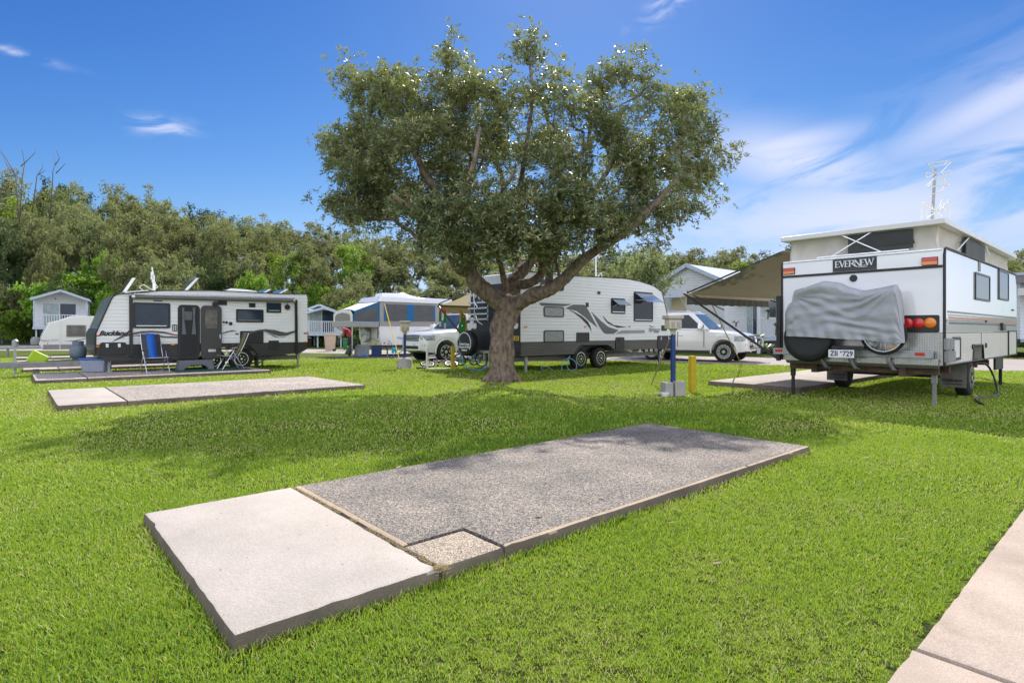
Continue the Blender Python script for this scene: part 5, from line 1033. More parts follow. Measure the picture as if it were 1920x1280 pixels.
# covered bicycle hanging on the pop-top's back
def covered_bike():
    fr = FE; c8 = lambda x, y: (1440 + x / 3.2, 380 + y / 3.2)
    XL = -.48; out = [(160, 520), (240, 500), (330, 467), (420, 478), (460, 500), (560, 525), (640, 512), (765, 487), (775, 520), (786, 600), (795, 700), (803, 770), (810, 842), (700, 838), (600, 825), (400, 815), (250, 805), (100, 800), (94, 745), (95, 690), (108, 640), (130, 600), (150, 590), (155, 555)]
    pl = [fr.end(*c8(*p), XL) for p in out]
    t = thing('covered_bicycle', 'bicycle under a silver grey cloth cover on the rear of the pop-top caravan', 'bicycle', fr)
    # drape: a grid over the outline, bellied and creased; points outside are dropped
    ys = [p[0] for p in pl]; zs_ = [p[1] for p in pl]; y0, y1, z0, z1 = min(ys), max(ys), min(zs_), max(zs_)
    def span(z, poly):       # y-range of the outline at height z
        xs = []
        for i in range(len(poly)):
            (a, b), (c, d) = poly[i], poly[(i + 1) % len(poly)]
            if (b > z) != (d > z): xs.append(a + (z - b) / (d - b) * (c - a))
        return (min(xs), max(xs)) if xs else None
    # column-wise: top and bottom for each y
    def vspan(y):
        zs2 = []
        for i in range(len(pl)):
            (a, b), (c, d) = pl[i], pl[(i + 1) % len(pl)]
            if (a > y) != (c > y): zs2.append(b + (y - a) / (c - a) * (d - b))
        return (min(zs2), max(zs2))
    NU, NV = 110, 60
    def crease(s, v):        # s 0..1 left to right (photo), v 0..1 bottom to top
        h = 0.0
        # fans of folds from the handlebar corner (right top) to lower left
        dx, dz = s - .965, v - 1.0; ang = math.atan2(-dz, -dx); rr = math.hypot(dx, dz * .6)
        h += .026 * math.sin(ang * 24 + 3 * rr) * math.exp(-((ang - .95) / .38) ** 2) * min(1, rr * 3) * math.exp(-rr * 1.1)
        # swags hanging between left and right
        c = .22 + .5 * (s - .55) ** 2
        h += .012 * math.sin((v - c) * 30 + math.sin(s * 7) * 1.6 + 9 * mnoise.noise(Vector((s * 2.2, v * 2, 3)))) * math.exp(-((v - c - .08) / .2) ** 2)
        h += .02 * mnoise.noise(Vector((s * 3, v * 4, 1.5))) + .006 * mnoise.noise(Vector((s * 9 + v * 6, v * 12 - s * 7, 7))); h += .004 * math.sin((v - .5 * s) * 33 + 4 * math.sin(3 * s)) * math.exp(-((v - .6) / .25) ** 2) * (1 - s)
        h += .008 * math.sin(s * 60 + v * 9) * math.exp(-v * 5)
        dx, dz = s - .09, v - .86; ang = math.atan2(-dz, dx); rr = math.hypot(dx, dz * .6)
        h += .016 * math.sin(ang * 18) * math.exp(-((ang - .8) / .5) ** 2) * min(1, rr * 4) * math.exp(-rr * 2.2)
        return h
    def fn(side_):
        def g(u, v):
            y = y1 - .002 - (y1 - y0 - .004) * u; lo, hi = vspan(y); z = lo + (hi - lo) * v
            e = min(u, 1 - u); round_ = (1 - (1 - min(1, e / .06)) ** 2) ** .5; top = (1 - max(0, (v - .86) / .14) ** 2) ** .5 if v > .86 else 1
            d = .20 * round_ * top * (0.62 + .38 * v) + (.10 * math.exp(-((u - .28) / .14) ** 2) * math.exp(-((v - .95) / .12) ** 2) if side_ < 0 else 0)
            return (XL + .12 + side_ * d + side_ * crease(u, v) * round_ * 1.25, y, z)
        return g
    mb = MB(); mb.grid(fn(-1), NU, NV); mb.grid(fn(1), 40, 10)
    m_cov = mat('silver_cover_cloth', (0.41, 0.42, 0.45), 0.7, var=0.12, vscale=3, bump=.18, bscale=14, spec=.6, stretch=(1, 1, 2.2))
    mb.build('cloth_cover', m_cov, t, smooth=True, ang=180)
    # wheel showing on the right, and an edge of the other by the plate
    q = fr.end(*c8(690, 788), -.32); n = 40
    def circ(r_, x=-.32): return [(x, q[0] + math.cos(2 * math.pi * k / n) * r_, q[1] + math.sin(2 * math.pi * k / n) * r_) for k in range(n)]
    w = MB().tube(circ(.335), .026, 8, closed=True, cap=False).build('bicycle_wheel', m_rub, t, smooth=True); MB().tube(circ(.300), .014, 6, closed=True, cap=False).build('rim', m_alu, w, smooth=True)
    sp = MB()
    for k in range(18): a = 2 * math.pi * k / 18; sp.bar((-.32, q[0], q[1]), (-.32, q[0] + math.cos(a) * .295, q[1] + math.sin(a) * .295), .003)
    sp.build('spokes', m_alu, w); MB().box(-.33, -.31, q[0] - .19, q[0] - .08, q[1] - .26, q[1] - .22).build('reflector', m_amber, w)
    MB().bar((-.32, fr.end(*c8(380, 820), -.32)[0], fr.end(*c8(380, 820), -.32)[1]), (-.32, fr.end(*c8(370, 842), -.32)[0], fr.end(*c8(370, 842), -.32)[1]), .03).bar((-.25, 1.5, 1.2), (0, 1.5, 1.15), .05).bar((-.25, .7, 1.2), (0, .7, 1.15), .05).build('rack_hook', m_alu, t)
covered_bike()
# ---------------------------------------------------------------- four-wheel drives
m_car = mat('pearl_white_paint', (0.76, 0.75, 0.72), 0.16, var=.04, coat=1.0); m_sill = mat('dark_sill', (0.03, 0.03, 0.03), .6)
m_lamp = mat('headlamp_glass', (0.55, 0.58, 0.62), 0.06, col2=(0.22, 0.24, 0.27), vscale=14, spec=1.0, coat=1.0)
def suv(label, loc, rot, sc, wb, xf, xr, hw, zh, zc, zb, zr, cowl, wr, vis, style):
    """X forward, Y left; vis = +1 if the left side faces the camera"""
    t = thing('parked_car', label, 'car', loc=loc, rot=rot); t.scale = (sc, sc, sc)
    xw = (wb / 2, -wb / 2); RA = wr * 1.22; zs = .42
    st = [(xf, hw * .62, .55, zh - .22), (xf - .03, hw * .78, .46, zh - .12), (xf - .10, hw * .86, .40, zh - .06), (xf - .22, hw * .93, .38, zh - .01), (xf - .40, hw * .965, .36, zh + .02)]
    def zt(x): 
        if x > cowl: f = (xf - .4 - x) / (xf - .4 - cowl); return zh + .02 + (zc - zh - .02) * max(0, f) ** .8
        return zc + (zb - zc) * min(1, (cowl - x) / .4)
    xs_ = set()
    for w in xw:
        for k in range(0, 181, 15): xs_.add(round(w + RA * math.cos(R(k)), 4))
        xs_.add(round(w + RA + .004, 4)); xs_.add(round(w - RA - .004, 4))
    for x in np.linspace(xw[0] - RA - .15, xw[1] + RA + .15, 7): xs_.add(round(float(x), 4))
    for x in (cowl, cowl + .02, xr + .45): xs_.add(x)
    for x in sorted(xs_, reverse=True):
        if x > xf - .42 or x < xr + .3: continue
        st.append((x, hw * (.985 if x > xw[0] else 1.0), None, zt(x)))
    st += [(xr + .22, hw * .97, .42, zb), (xr + .06, hw * .92, .46, zb - .04), (xr, hw * .84, .55, zb - .15)]
    mb = MB(); secs = []
    for x, h, z0, z1 in st:
        if z0 is None:
            z0 = zs
            for w in xw:
                if abs(x - w) < RA: z0 = max(z0, wr + math.sqrt(max(0, RA * RA - (x - w) ** 2)))
        base = min(z0, .45); H_ = z1 - z0
        half = [(0, base), (h * .80, base), (h * .80, z0), (h * .985, z0), (h * 1.0, z0 + .05), (h, z0 + H_ * .45), (h * .985, z1 - .16), (h * .955, z1 - .05), (h * .87, z1), (h * .5, z1 + .035), (0, z1 + .045)]
        sec = [(x, y, z) for y, z in half] + [(x, -y, z) for y, z in half[::-1][1:-1]]
        secs.append(sec)
    n = len(secs[0]); mb.add([p for s in secs for p in s], [[i * n + k, i * n + (k + 1) % n, (i + 1) * n + (k + 1) % n, (i + 1) * n + k] for i in range(len(secs) - 1) for k in range(n)] + [list(range(n)), [(len(secs) - 1) * n + k for k in range(n)][::-1]])
    body = mb.build('body', m_car, t, smooth=True, ang=38)
    # greenhouse
    bx0, bx1 = xr + .12, cowl + .06; tx0, tx1 = xr + .42, cowl - .62; hb, ht = hw * .93, hw * .73; zB = zb - .01
    C8 = [(bx1, hb, zc), (bx1, -hb, zc), (bx0, -hb, zB), (bx0, hb, zB), (tx1, ht, zr - .03), (tx1, -ht, zr - .03), (tx0, -ht, zr - .04), (tx0, ht, zr - .04)]
    g = MB().add(C8, [(0, 1, 5, 4), (1, 2, 6, 5), (2, 3, 7, 6), (3, 0, 4, 7), (0, 3, 2, 1)]); rx = (tx0 + tx1) / 2
    g.grid(lambda u, v: (tx0 + (tx1 - tx0) * u, ht * (2 * v - 1), zr - .035 + .05 * (1 - (2 * v - 1) ** 2) ** .6 * (1 - (2 * u - 1) ** 8)), 10, 8)
    g.build('cabin', m_car, t, bevel=.03)
    for s in (1, -1):
        B0, B1, T1, T0 = [Vector((c[0], c[1] * s, c[2])) for c in (C8[3], C8[0], C8[4], C8[7])]
        nrm = Vector((0, s, .42)).normalized()
        def pt(u, v): return (B0 * (1 - u) + B1 * u) * (1 - v) + (T0 * (1 - u) + T1 * u) * v
        for (u0, u1, ub, nm) in ((.04, .24, .04, 'rear_quarter_window'), (.28, .56, .28, 'rear_door_window'), (.59, .925, .59, 'front_door_window')):
            q = [pt(u0, .10), pt(u1 + (.02 if u1 > .9 else 0), .10), pt(u1 - (.02 if u1 > .9 else 0), .88), pt(u0, .88)]
            m_ = MB().add([p + nrm * .012 for p in q] + [p - nrm * .02 for p in q], [(0, 1, 2, 3), (7, 6, 5, 4), (0, 4, 5, 1), (1, 5, 6, 2), (2, 6, 7, 3), (3, 7, 4, 0)]); m_.build(nm, m_glass, t)
        # door seams, handles, mirror, arch lips, sill
        dl = MB()
        for x in (cowl - .12, cowl - 1.12, cowl - 1.98): dl.box(x - .006, x + .006, s * hw - .02, s * hw + .003, .55, zb - .06)
        dl.build('door_seams', m_sill, t)
        for x in (cowl - 1.0, cowl - 1.86): MB().box(x - .10, x + .10, s * (hw * .99) - .02, s * (hw * .99) + .03, zb - .24, zb - .205).build('door_handle', m_car, t, bevel=.01)
        mr = MB().box(cowl - .28, cowl - .10, s * (hw + .03) - .0, s * (hw + .26), zb + .0, zb + .19) if s > 0 else MB().box(cowl - .28, cowl - .10, -(hw + .26), -(hw + .03), zb, zb + .19)
        mr.bar((cowl - .18, s * hb, zb + .04), (cowl - .18, s * (hw + .08), zb + .04), .05); mr.build('wing_mirror', m_chrome if style == 'b' else m_car, t, bevel=.03)
        for w in xw:
            k = 16; pts = [(w + RA * 1.01 * math.cos(R(a)), s * (hw * .985), wr + RA * 1.01 * math.sin(R(a))) for a in np.linspace(-8, 188, k)]; MB().tube(pts, .028, 6).build('arch_lip', m_car, t, smooth=True)
        MB().box(xw[1] + RA + .02, xw[0] - RA - .02, s * hw * .97 - .05, s * hw * .97 + .05, .33, .40).build('side_step', m_sill, t, bevel=.015)
        # headlamp wraps the corner
        hl = MB(); zl = zh - .17
        A0 = [(xf - .005, s * hw * .50), (xf - .005, s * hw * .70), (xf - .13, s * hw * .915), (xf - .42, s * hw * .985), (xf - .42, s * hw * .90), (xf - .2, s * hw * .6), (xf - .2, s * hw * .5)]
        hl.prism(A0, 'z', zl - .10, zl + .085); h = hl.build('headlight', m_lamp, t, bevel=.015); MB().lathe([(.06, xf - .03), (.055, xf - .0)], (0, s * hw * .66, zl), 'x', 12).build('projector', m_chrome, h)
        fg = MB().prism([(xf - .02, s * hw * .56), (xf - .06, s * hw * .82), (xf - .2, s * hw * .88), (xf - .2, s * hw * .56)], 'z', .60, .70).build('fog_lamp_recess', m_black, t); MB().lathe([(.05, xf - .07), (.05, xf - .015)], (0, s * hw * .68, .65), 'x', 10).build('fog_lamp', m_lamp, fg)
    for s in (1, -1): MB().tube([(tx0 + .1, s * (ht - .03), zr + .005), (tx0 + .25, s * (ht - .03), zr + .05), (tx1 - .25, s * (ht - .03), zr + .05), (tx1 - .1, s * (ht - .03), zr + .0)], .016, 6).build('roof_rail', m_alu, t)
    # windscreen
    b0, b1, t1, t0 = Vector(C8[1]), Vector(C8[0]), Vector(C8[4]), Vector(C8[5]); nn = (b1 - b0).cross(t1 - b1).normalized(); nn = nn if nn.x > 0 else -nn
    def pw(u, v): return (b0 * (1 - u) + b1 * u) * (1 - v) + (t0 * (1 - u) + t1 * u) * v
    q = [pw(.07, .06), pw(.93, .06), pw(.93, .93), pw(.07, .93)]
    ws = MB().add([p + nn * .014 for p in q] + [p - nn * .02 for p in q], [(0, 1, 2, 3), (7, 6, 5, 4), (0, 4, 5, 1), (1, 5, 6, 2), (2, 6, 7, 3), (3, 7, 4, 0)]).build('windscreen', glass('windscreen_glass', (0.05, 0.085, 0.11), .05), t)
    MB().bar(tuple(pw(.3, .07) + nn * .025), tuple(pw(.75, .13) + nn * .025), .012).build('wiper', m_black, ws)
    # grille, bumper opening, plate
    zl = zh - .17
    gr = MB().box(xf - .05, xf + .012, -hw * .50, hw * .50, zl - .15, zl + .10).build('grille', m_black, t, bevel=.02)
    for k in range(4): MB().box(xf, xf + .03, -hw * .49, hw * .49, zl - .12 + k * .06, zl - .095 + k * .06).build('grille_bar', m_chrome, gr, bevel=.006)
    MB().box(xf - .05, xf + .02, -hw * .45, hw * .45, .50, .62).build('lower_intake', m_black, t, bevel=.015)
    pl = MB().box(xf + .02, xf + .035, -.18, .18, .62, .73).build('number_plate', m_plate, t); text('BX 47', .09, m_inkblue, pl, Matrix.Translation((xf + .037, 0, .675)) @ Matrix.Rotation(R(90), 4, 'Z') @ Matrix.Rotation(R(90), 4, 'X'), 'plate_characters') if False else None
    if style == 'b':
        nb = MB(); nb.tube([(xf + .06, -.48, .50), (xf + .20, -.50, .56), (xf + .22, -.50, .80), (xf + .18, -.44, .90), (xf + .18, .44, .90), (xf + .22, .50, .80), (xf + .20, .50, .56), (xf + .06, .48, .50)], .036, 10); nb.tube([(xf + .16, -.49, .60), (xf + .16, .49, .60)], .028, 8)
        nb.build('nudge_bar', m_chrome, t, smooth=True, ang=180)
    for w in xw:
        for s in (1, -1): wheel(t, w, s * (hw - .015), wr, .25, 7 if style == 'a' else 12, .66, style='alloy', face=s)
    MB().box(xr + .3, xf - .3, -hw * .78, hw * .78, .34, .44).build('underbody', m_sill, t)
    for s in (1, -1): MB().box(xr - .01, xr + .12, s * hw * .80 - .07, s * hw * .80 + .07, .95, 1.2).build('tail_light', m_red, t, bevel=.01)
    return t
suv('white four-wheel drive facing left behind the post with a cream box on a domed foot', (-2.29, 25.65, 0), R(41.3 + 180), 1.08, 2.85, 2.36, -2.58, .985, 1.12, 1.25, 1.28, 1.93, .82, .39, 1, 'a')
suv('white four-wheel drive with chrome nudge bar, seen beneath the arm of the khaki awning', (8.0, 25.0, .012), math.atan2(-.6, .8), 1.12, 2.78, 2.18, -2.55, .935, 1.05, 1.17, 1.20, 1.86, .80, .385, -1, 'b')
# ---------------------------------------------------------------- camper with fold-out bed
def camper():
    fr = Frame((-6.73, 29.0)); c4 = lambda x, y: (580 + x / 6.4, 520 + y / 6.4)
    t = thing('camper_trailer', 'pop-up camper with blue and grey canvas walls and a fold-out bed at its left end', 'camper', fr)
    W = 2.3; L_ = 4.6; S = lambda p, y=0: fr.side(*p, y)
    zb, zw = .55, S(c4(900, 588))[1]; zr0 = S(c4(850, 290))[1]
    MB().prism([(0.12, zb), (L_, zb), (L_, zw), (0, zw), (0, 1.0)], 'y', 0, W).build('body', m_white, t, bevel=.02)
    MB().box(.15, L_, .3, W - .3, .34, .5).build('chassis', m_grey, t)
    m_gw = mat('grey_tent_wall', (0.36, 0.35, 0.33), .9, var=.1, vscale=4, bump=.3, bscale=5); m_bl = mat('blue_tent_curtain', (0.02, 0.16, 0.38), .85, var=.3, vscale=14, stretch=(4, 4, .5)); m_net = mat('grey_fly_mesh', (0.11, 0.115, 0.12), .7, var=.25, vscale=2, bump=.2, bscale=10); m_wc = mat('white_tent_roof', (0.72, 0.70, 0.66), .8, var=.08, vscale=3)
    MB().box(.02, L_ - .02, .02, W - .02, zw, zr0).build('tent_wall', m_gw, t)
    for (x0, x1, m, nm) in ((c4(905, 0)[0], c4(1172, 0)[0], m_net, 'mesh_window'), (c4(1172, 0)[0], c4(1252, 0)[0], m_bl, 'blue_curtain'), (c4(1252, 0)[0], c4(1492, 0)[0], m_net, 'mesh_window'), (c4(1490, 0)[0], c4(1508, 0)[0], m_bl, 'blue_curtain'), (c4(898, 0)[0], c4(918, 0)[0], m_bl, 'blue_curtain')):
        a, b = S((x0, 571)), S((x1, 601)); MB().box(a[0], b[0], -.012 if m is m_net else -.02, .02, S(c4(900, 520))[1], S(c4(900, 318))[1]).build(nm, m, t)
    # roof lid with slanted left facet
    zt = S((715, 555))[1]
    MB().add([(-.06, -.05, zr0), (L_, -.05, zr0), (L_, W + .05, zr0), (-.06, W + .05, zr0), (.10, .08, zt), (L_ - .1, .08, zt), (L_ - .1, W - .08, zt), (.10, W - .08, zt)], [(0, 1, 2, 3), (4, 5, 6, 7), (0, 1, 5, 4), (1, 2, 6, 5), (2, 3, 7, 6), (3, 0, 4, 7)]).build('roof_lid', m_white, t, bevel=.03)
    MB().prism([(.5, zt - .02), (.55, zt + .22), (1.9, zt + .25), (2.6, zt + .10), (2.9, zt - .02)], 'y', .7, 1.5).build('air_conditioner', m_white, t, bevel=.04)
    # bed
    xb = -1.5; z0, z1 = S(c4(700, 585))[1] - .05, S(c4(700, 520))[1] - .03
    MB().box(xb, 0, .05, W - .05, z0, z1).build('bed_platform', m_gw, t, bevel=.02)
    zc = S(c4(500, 385), 0)[1] * .97
    tw = MB().prism([(xb + .05, z1), (0, z1), (0, zr0), (xb + .15, zc)], 'y', .06, .075); tw.build('tent_side', m_bl, t); MB().prism([(xb + .14, z1 + .04), (-.12, z1 + .04), (-.12, zr0 - .20), (xb + .22, zc - .10)], 'y', .045, .06).build('mesh_window', m_net, t)
    MB().prism([(xb + .05, z1), (0, z1), (0, zr0), (xb + .15, zc)], 'y', W - .075, W - .06).build('tent_side', m_bl, t)
    ta = MB(); ta.grid(lambda u, v: (xb + .15 - xb * u - .15 * u, .05 + (W - .1) * v, zc + (zr0 - zc) * u - .05 * math.sin(math.pi * v) * math.sin(math.pi * u) + .12 * (1 - u) * math.sin(math.pi * v)), 10, 10); ta.build('tent_roof', m_wc, t, smooth=True, solid=.01)
    arch = [(.06, z1), (.06, zc - .15), (.30, zc + .02), (W / 2, zc + .13), (W - .30, zc + .02), (W - .06, zc - .15), (W - .06, z1)]; inn = [(.28, z1 + .02), (.28, zc - .25), (.48, zc - .12), (W / 2, zc - .05), (W - .48, zc - .12), (W - .28, zc - .25), (W - .28, z1 + .02)]
    MB().prism(arch, 'x', xb + .04, xb + .06).build('tent_end', m_wc, t); MB().prism(inn, 'x', xb + .025, xb + .04).build('mesh_window', mat('beige_mesh', (0.25, 0.235, 0.21), .8, var=.1), t)
    # struts, spare wheel on the end, side vents, box under the body
    for y in (.2, W - .2): MB().bar((xb + .15, y, z0), (.05, y + .02, .75), .03).build('bed_strut', m_grey, t)
    MB().bar((xb + .05, .1, 0), (xb + .05, .1, z0), .03).build('awning_pole', m_alu, t)
    sw = MB().lathe([(.28, -.30), (.37, -.28), (.38, -.1), (.34, -.06)], (0, 1.25, 1.08), 'x', 26).build('spare_wheel', m_offw, t, smooth=True, ang=50); text('Jayco', .2, m_inkb, sw, M_end(-.302, 1.25, 1.1) @ Matrix.Rotation(R(20), 4, 'Z'), 'cover_lettering', shear=.3)
    for y in (.16, W - .3): MB().prism([(y - .12, 1.2), (y + .06, 1.5), (y + .06, .9)], 'x', -.03, .04).build('triangular_vent', m_grey, t)
    pl = MB().box(.06, .10, .45, .72, .62, .76).build('number_plate', m_plateY, t)
    lens(t, .42, .54, .62, .67, m_amber); lens(t, .22, .3, .64, .70, m_red)
    for z, m in ((1.0, m_swl), (.94, mat('blue_stripe', (.05, .25, .6), .4))): MB().prism([(.95, z), (1.7, z - .10), (1.72, z - .13), (1.05, z - .05)], 'y', -.004, 0).build('stripe', m, t)
    MB().bar((1.1, .0, .12), (1.8, .05, .52), .05).build('folded_leg', m_alu, t); jack(t, .6, .3, .55, m_grey); jack(t, 1.9, .1, .55, m_black); jack(t, 3.9, .1, .55, m_grey)
    wheel(t, 3.1, .05, .33, .2, 6, .6, style='alloy')
    return fr
FC = camper()
FX = FC
# ---------------------------------------------------------------- cream caravan far left
def cream_van():
    fr = Frame((-23.6, 28.5)); c1 = lambda x, y: (x / 5.334, 480 + y / 5.334); S = lambda *p: fr.side(*c1(*p))
    t = thing('caravan', 'low cream caravan half hidden behind the black and white one, below the raised cabin', 'caravan', fr)
    zt = S(920, 597)[1]; zb = S(500, 935)[1]
    MB().prism([(S(400, 930)[0] + .1, zb), S(392, 880), S(430, 780), S(490, 662), S(600, 640), (S(720, 610)[0], zt - .02), (5.2, zt), (5.3, zb)], 'y', 0, 2.2).build('body', m_offw, t, bevel=.04)
    MB().box(S(430, 900)[0], 5.2, -.01, 0, zb, S(500, 885)[1]).build('grey_band', m_grey, t)
    a, b = S(662, 688), S(862, 808); window_side(t, a[0], b[0], b[1], a[1], m_grey, mat('curtained_glass', (0.17, 0.15, 0.13), .15, col2=(.08, .08, .08), vscale=4), .04, .04)
    MB().bar((S(600, 640)[0], -.01, zt), (S(600, 900)[0], -.01, zb), .03).build('corner_strip', m_offw, t)
    decal(t, fr, [c1(*p) for p in ((640, 848), (740, 845), (860, 820), (860, 826), (740, 852))], m_inkb, 'line_graphic'); q = S(490, 843); text('Regent XTS', .14, m_grey, t, M_side(q[0], -.004, q[1]), 'name_lettering', shear=.2)
    lens(t, S(470, 873)[0], S(482, 873)[0], S(470, 880)[1], S(470, 866)[1], m_amber)
    MB().bar((.4, .5, .5), (-1.9, 1.1, .5), .06, .12).bar((.4, 1.7, .5), (-1.9, 1.1, .5), .06, .12).tube([(-1.9, 1.1, .5), (-2.2, 1.1, .7), (-2.5, 1.0, .62)], .05, 6).tube([(-1.6, 1.0, .55), (-1.9, .9, .75), (-2.3, .9, .6)], .03, 6).build('drawbar', m_gal, t)
    MB().lathe([(.05, 0), (.05, .5)], (-1.2, 1.1, 0), 'z', 8).build('jockey_wheel', m_grey, t)
    b = MB().lathe([(.14, .55), (.19, .60), (.20, .85), (.14, .95), (.05, 1.0)], (-.15, 1.0, 0), 'z', 14).build('gas_bottle', m_grey, t, smooth=True)
    wheel(t, 2.6, .05, .33, .2, 6, .6); return fr
FK = cream_van()
# ---------------------------------------------------------------- cabins
m_wall = ribbed('white_weatherboard', (0.62, 0.64, 0.66), .16, .7, rough=.6, coat=0); m_bar = mat('pale_blue_trim', (0.42, 0.50, 0.58), .5, var=.1); m_roof = ribbed('light_metal_roof', (0.50, 0.54, 0.58), .2, .5, rough=.4, coat=0, axis=0)
m_curt = mat('lace_curtain_glass', (0.33, 0.40, 0.40), .12, col2=(0.20, 0.26, 0.27), vscale=3); m_under = mat('dark_undercroft', (0.03, 0.028, 0.025), .9); m_post = mat('white_post', (.6, .63, .67), .5)
def railing(t, x0, x1, y, z0, z1, n, m=None):
    rl = MB().box(x0, x1, y - .03, y + .03, z1 - .05, z1); rl.box(x0, x1, y - .025, y + .025, z0 + .05, z0 + .09)
    for k in range(n): x = x0 + (x1 - x0) * (k + .5) / n; rl.box(x - .022, x + .022, y - .012, y + .012, z0 + .09, z1 - .05)
    return rl.build('railing', m or m_post, t)
def cabin(name_label, fr, Lx, Wy, zf, ze, za, legs=True):
    t = thing('cabin', name_label, 'cabin', fr)
    MB().prism([(0, zf), (Lx, zf), (Lx, ze), (Lx / 2, za - .1), (0, ze)], 'y', 1.0, Wy).build('walls', m_wall, t)
    ov = .18
    rf = MB(); rf.prism([(-ov, ze - .08), (Lx / 2, za - .09), (Lx / 2, za), (-ov, ze + .02)], 'y', -.15, Wy + .1); rf.prism([(Lx + ov, ze - .08), (Lx / 2 + .001, za - .09), (Lx / 2 + .001, za), (Lx + ov, ze + .02)], 'y', -.15, Wy + .1); rf.build('roof', m_roof, t)
    fb = MB(); fb.bar((-ov, -.17, ze - .04), (Lx / 2, -.17, za - .06), .03, .17); fb.bar((Lx + ov, -.17, ze - .04), (Lx / 2, -.17, za - .06), .03, .17); fb.build('barge_board', m_bar, t)
    MB().box(-.05, Lx + .05, -.05, Wy, zf - .18, zf).build('deck', m_bar, t)
    dr = MB().box(Lx * .12, Lx * .80, .97, 1.0, zf + .02, zf + 1.9).build('sliding_door_frame', m_post, t)
    MB().box(Lx * .15, Lx * .45, .955, .97, zf + .06, zf + 1.82).build('door_glass', m_curt, dr); MB().box(Lx * .47, Lx * .77, .955, .97, zf + .06, zf + 1.82).build('door_glass', m_glassb, dr)
    for x in (0.03, Lx - .03): MB().box(x - .05, x + .05, 0, .1, zf, ze).build('verandah_post', m_bar, t)
    railing(t, .05, Lx - .05, .03, zf, zf + .95, 20)
    if legs:
        for x in (.15, Lx * .35, Lx * .65, Lx - .15):
            for y in (.2, Wy - .3): MB().box(x - .05, x + .05, y - .05, y + .05, 0, zf - .18).build('stilt', m_bar, t)
    return t
fr1 = Frame((-36.1, 43.0), R(35)); t1 = cabin('white cabin raised on stilts at the far left, above the cream caravan', fr1, 3.25, 7.5, 1.60, 3.72, 4.45)
MB().box(1.2, 1.28, .98, 1.0, 3.75, 3.85).build('gable_vent', m_black, t1)
for y in (2.0, 4.2): window = MB().box(-.02, 0, y, y + .5, 2.3, 3.3).build('window', m_curt, t1)
fr2 = Frame((-16.06, 44), R(20)); t2 = cabin('small white cabin with railing, seen between the black and white caravan and the camper', fr2, 2.9, 4.5, 1.10, 2.60, 3.15)
fr2b = Frame((-17.6, 48), R(20)); t2b = cabin('cabin mostly hidden, only its pale roof edge showing behind the small railed cabin', fr2b, 2.6, 4.5, 1.3, 2.95, 3.55)
fr1b = Frame((-33.0, 47.0), R(35)); t1b = cabin('second white cabin tucked close behind the raised cabin at the far left', fr1b, 2.6, 6, 1.50, 3.4, 4.0)
def house():
    fr = Frame((12.3, 33.0)); t = thing('holiday_house', 'white weatherboard house with grey gable roof behind the car with the nudge bar', 'house', fr)
    Wv = 4.6; Lu = 9.5; ze, za = 4.15, 5.25; z0 = .9
    MB().prism([(0, z0), (Wv, z0), (Wv, ze), (Wv / 2, za), (0, ze)], 'x', 0, Lu).build('walls', m_wall, t)
    ov = .3; r1 = MB(); r1.prism([(-ov, ze - .12), (Wv / 2, za + .02), (Wv / 2, za + .10), (-ov, ze - .02)], 'x', -.3, Lu + .3); r1.prism([(Wv + ov, ze - .12), (Wv / 2 + .001, za + .02), (Wv / 2 + .001, za + .10), (Wv + ov, ze - .02)], 'x', -.3, Lu + .3)
    m_r3 = ribbed('pale_metal_roof', (0.60, 0.61, 0.62), .25, .6, rough=.35, coat=0, axis=0); r1.build('roof', m_r3, t)
    fb = MB(); fb.bar((-.31, -ov, ze - .1), (-.31, Wv / 2, za + .03), .04, .22); fb.bar((-.31, Wv + ov, ze - .1), (-.31, Wv / 2, za + .03), .04, .22); fb.bar((-.3, -ov, ze - .06), (Lu + .3, -ov, ze - .06), .12, .10); fb.build('barge_board', m_bar, t)
    a = fr.end(1260, 550); b = fr.end(1286, 575)
    w = MB().box(-.03, 0, b[0], a[0], b[1] - .15, a[1] - .3).build('window', mat('cream_blind', (.55, .47, .32), .7), t); hd = MB(); hd.add([(-.02, b[0] - .15, a[1] + .15), (-.02, a[0] + .15, a[1] + .15), (-.75, a[0] + .15, a[1] - .32), (-.75, b[0] - .15, a[1] - .32)], [(0, 1, 2, 3)]); hd.build('window_hood', m_roof, w, solid=.03)
    for y in (a[0] + .05, b[0] - .05): MB().bar((-.02, y, a[1] - 1.0), (-.68, y, a[1] - .32), .03).build('hood_bracket', m_post, w)
    # verandah along the near side
    S = lambda p, y=0: fr.side(*p, y)
    x0 = 1.0; MB().box(x0, Lu + 1.5, -1.6, 0, .72, .9).build('deck', m_bar, t); MB().box(x0, Lu + 1.5, -1.55, -.05, 0, .72).build('deck_base', m_under, t)
    railing(t, x0, Lu + 1.4, -1.55, .9, 2.05, 44)
    for x in (x0, 4.2, 7.2, Lu + 1.3): MB().box(x - .07, x + .07, -1.6, -1.46, 0, 3.6).build('verandah_post', m_post, t)
    for x in (2.6,): d = MB().box(x - .05, x + 1.75, -.02, 0, .95, 3.05).build('door_frame', m_post, t); MB().box(x + .05, x + .75, -.035, -.02, 1.0, 2.95).build('door_glass', m_curt, d); MB().box(x + .85, x + 1.65, -.035, -.02, 1.0, 2.95).build('door_glass', m_glassb, d)
    wd = MB().box(5.6, 6.7, -.02, 0, 2.1, 3.2).build('window', m_post, t); MB().box(5.68, 6.62, -.03, -.02, 2.18, 3.12).build('pane', m_glassb, wd)
    MB().box(x0, Lu + 1.5, -1.75, .1, 3.55, 3.66).build('verandah_roof', m_roof, t)
    MB().box(-.02, 0, .3, Wv - .3, .1, z0).build('base_boards', m_under, t)
    return fr
FH = house()
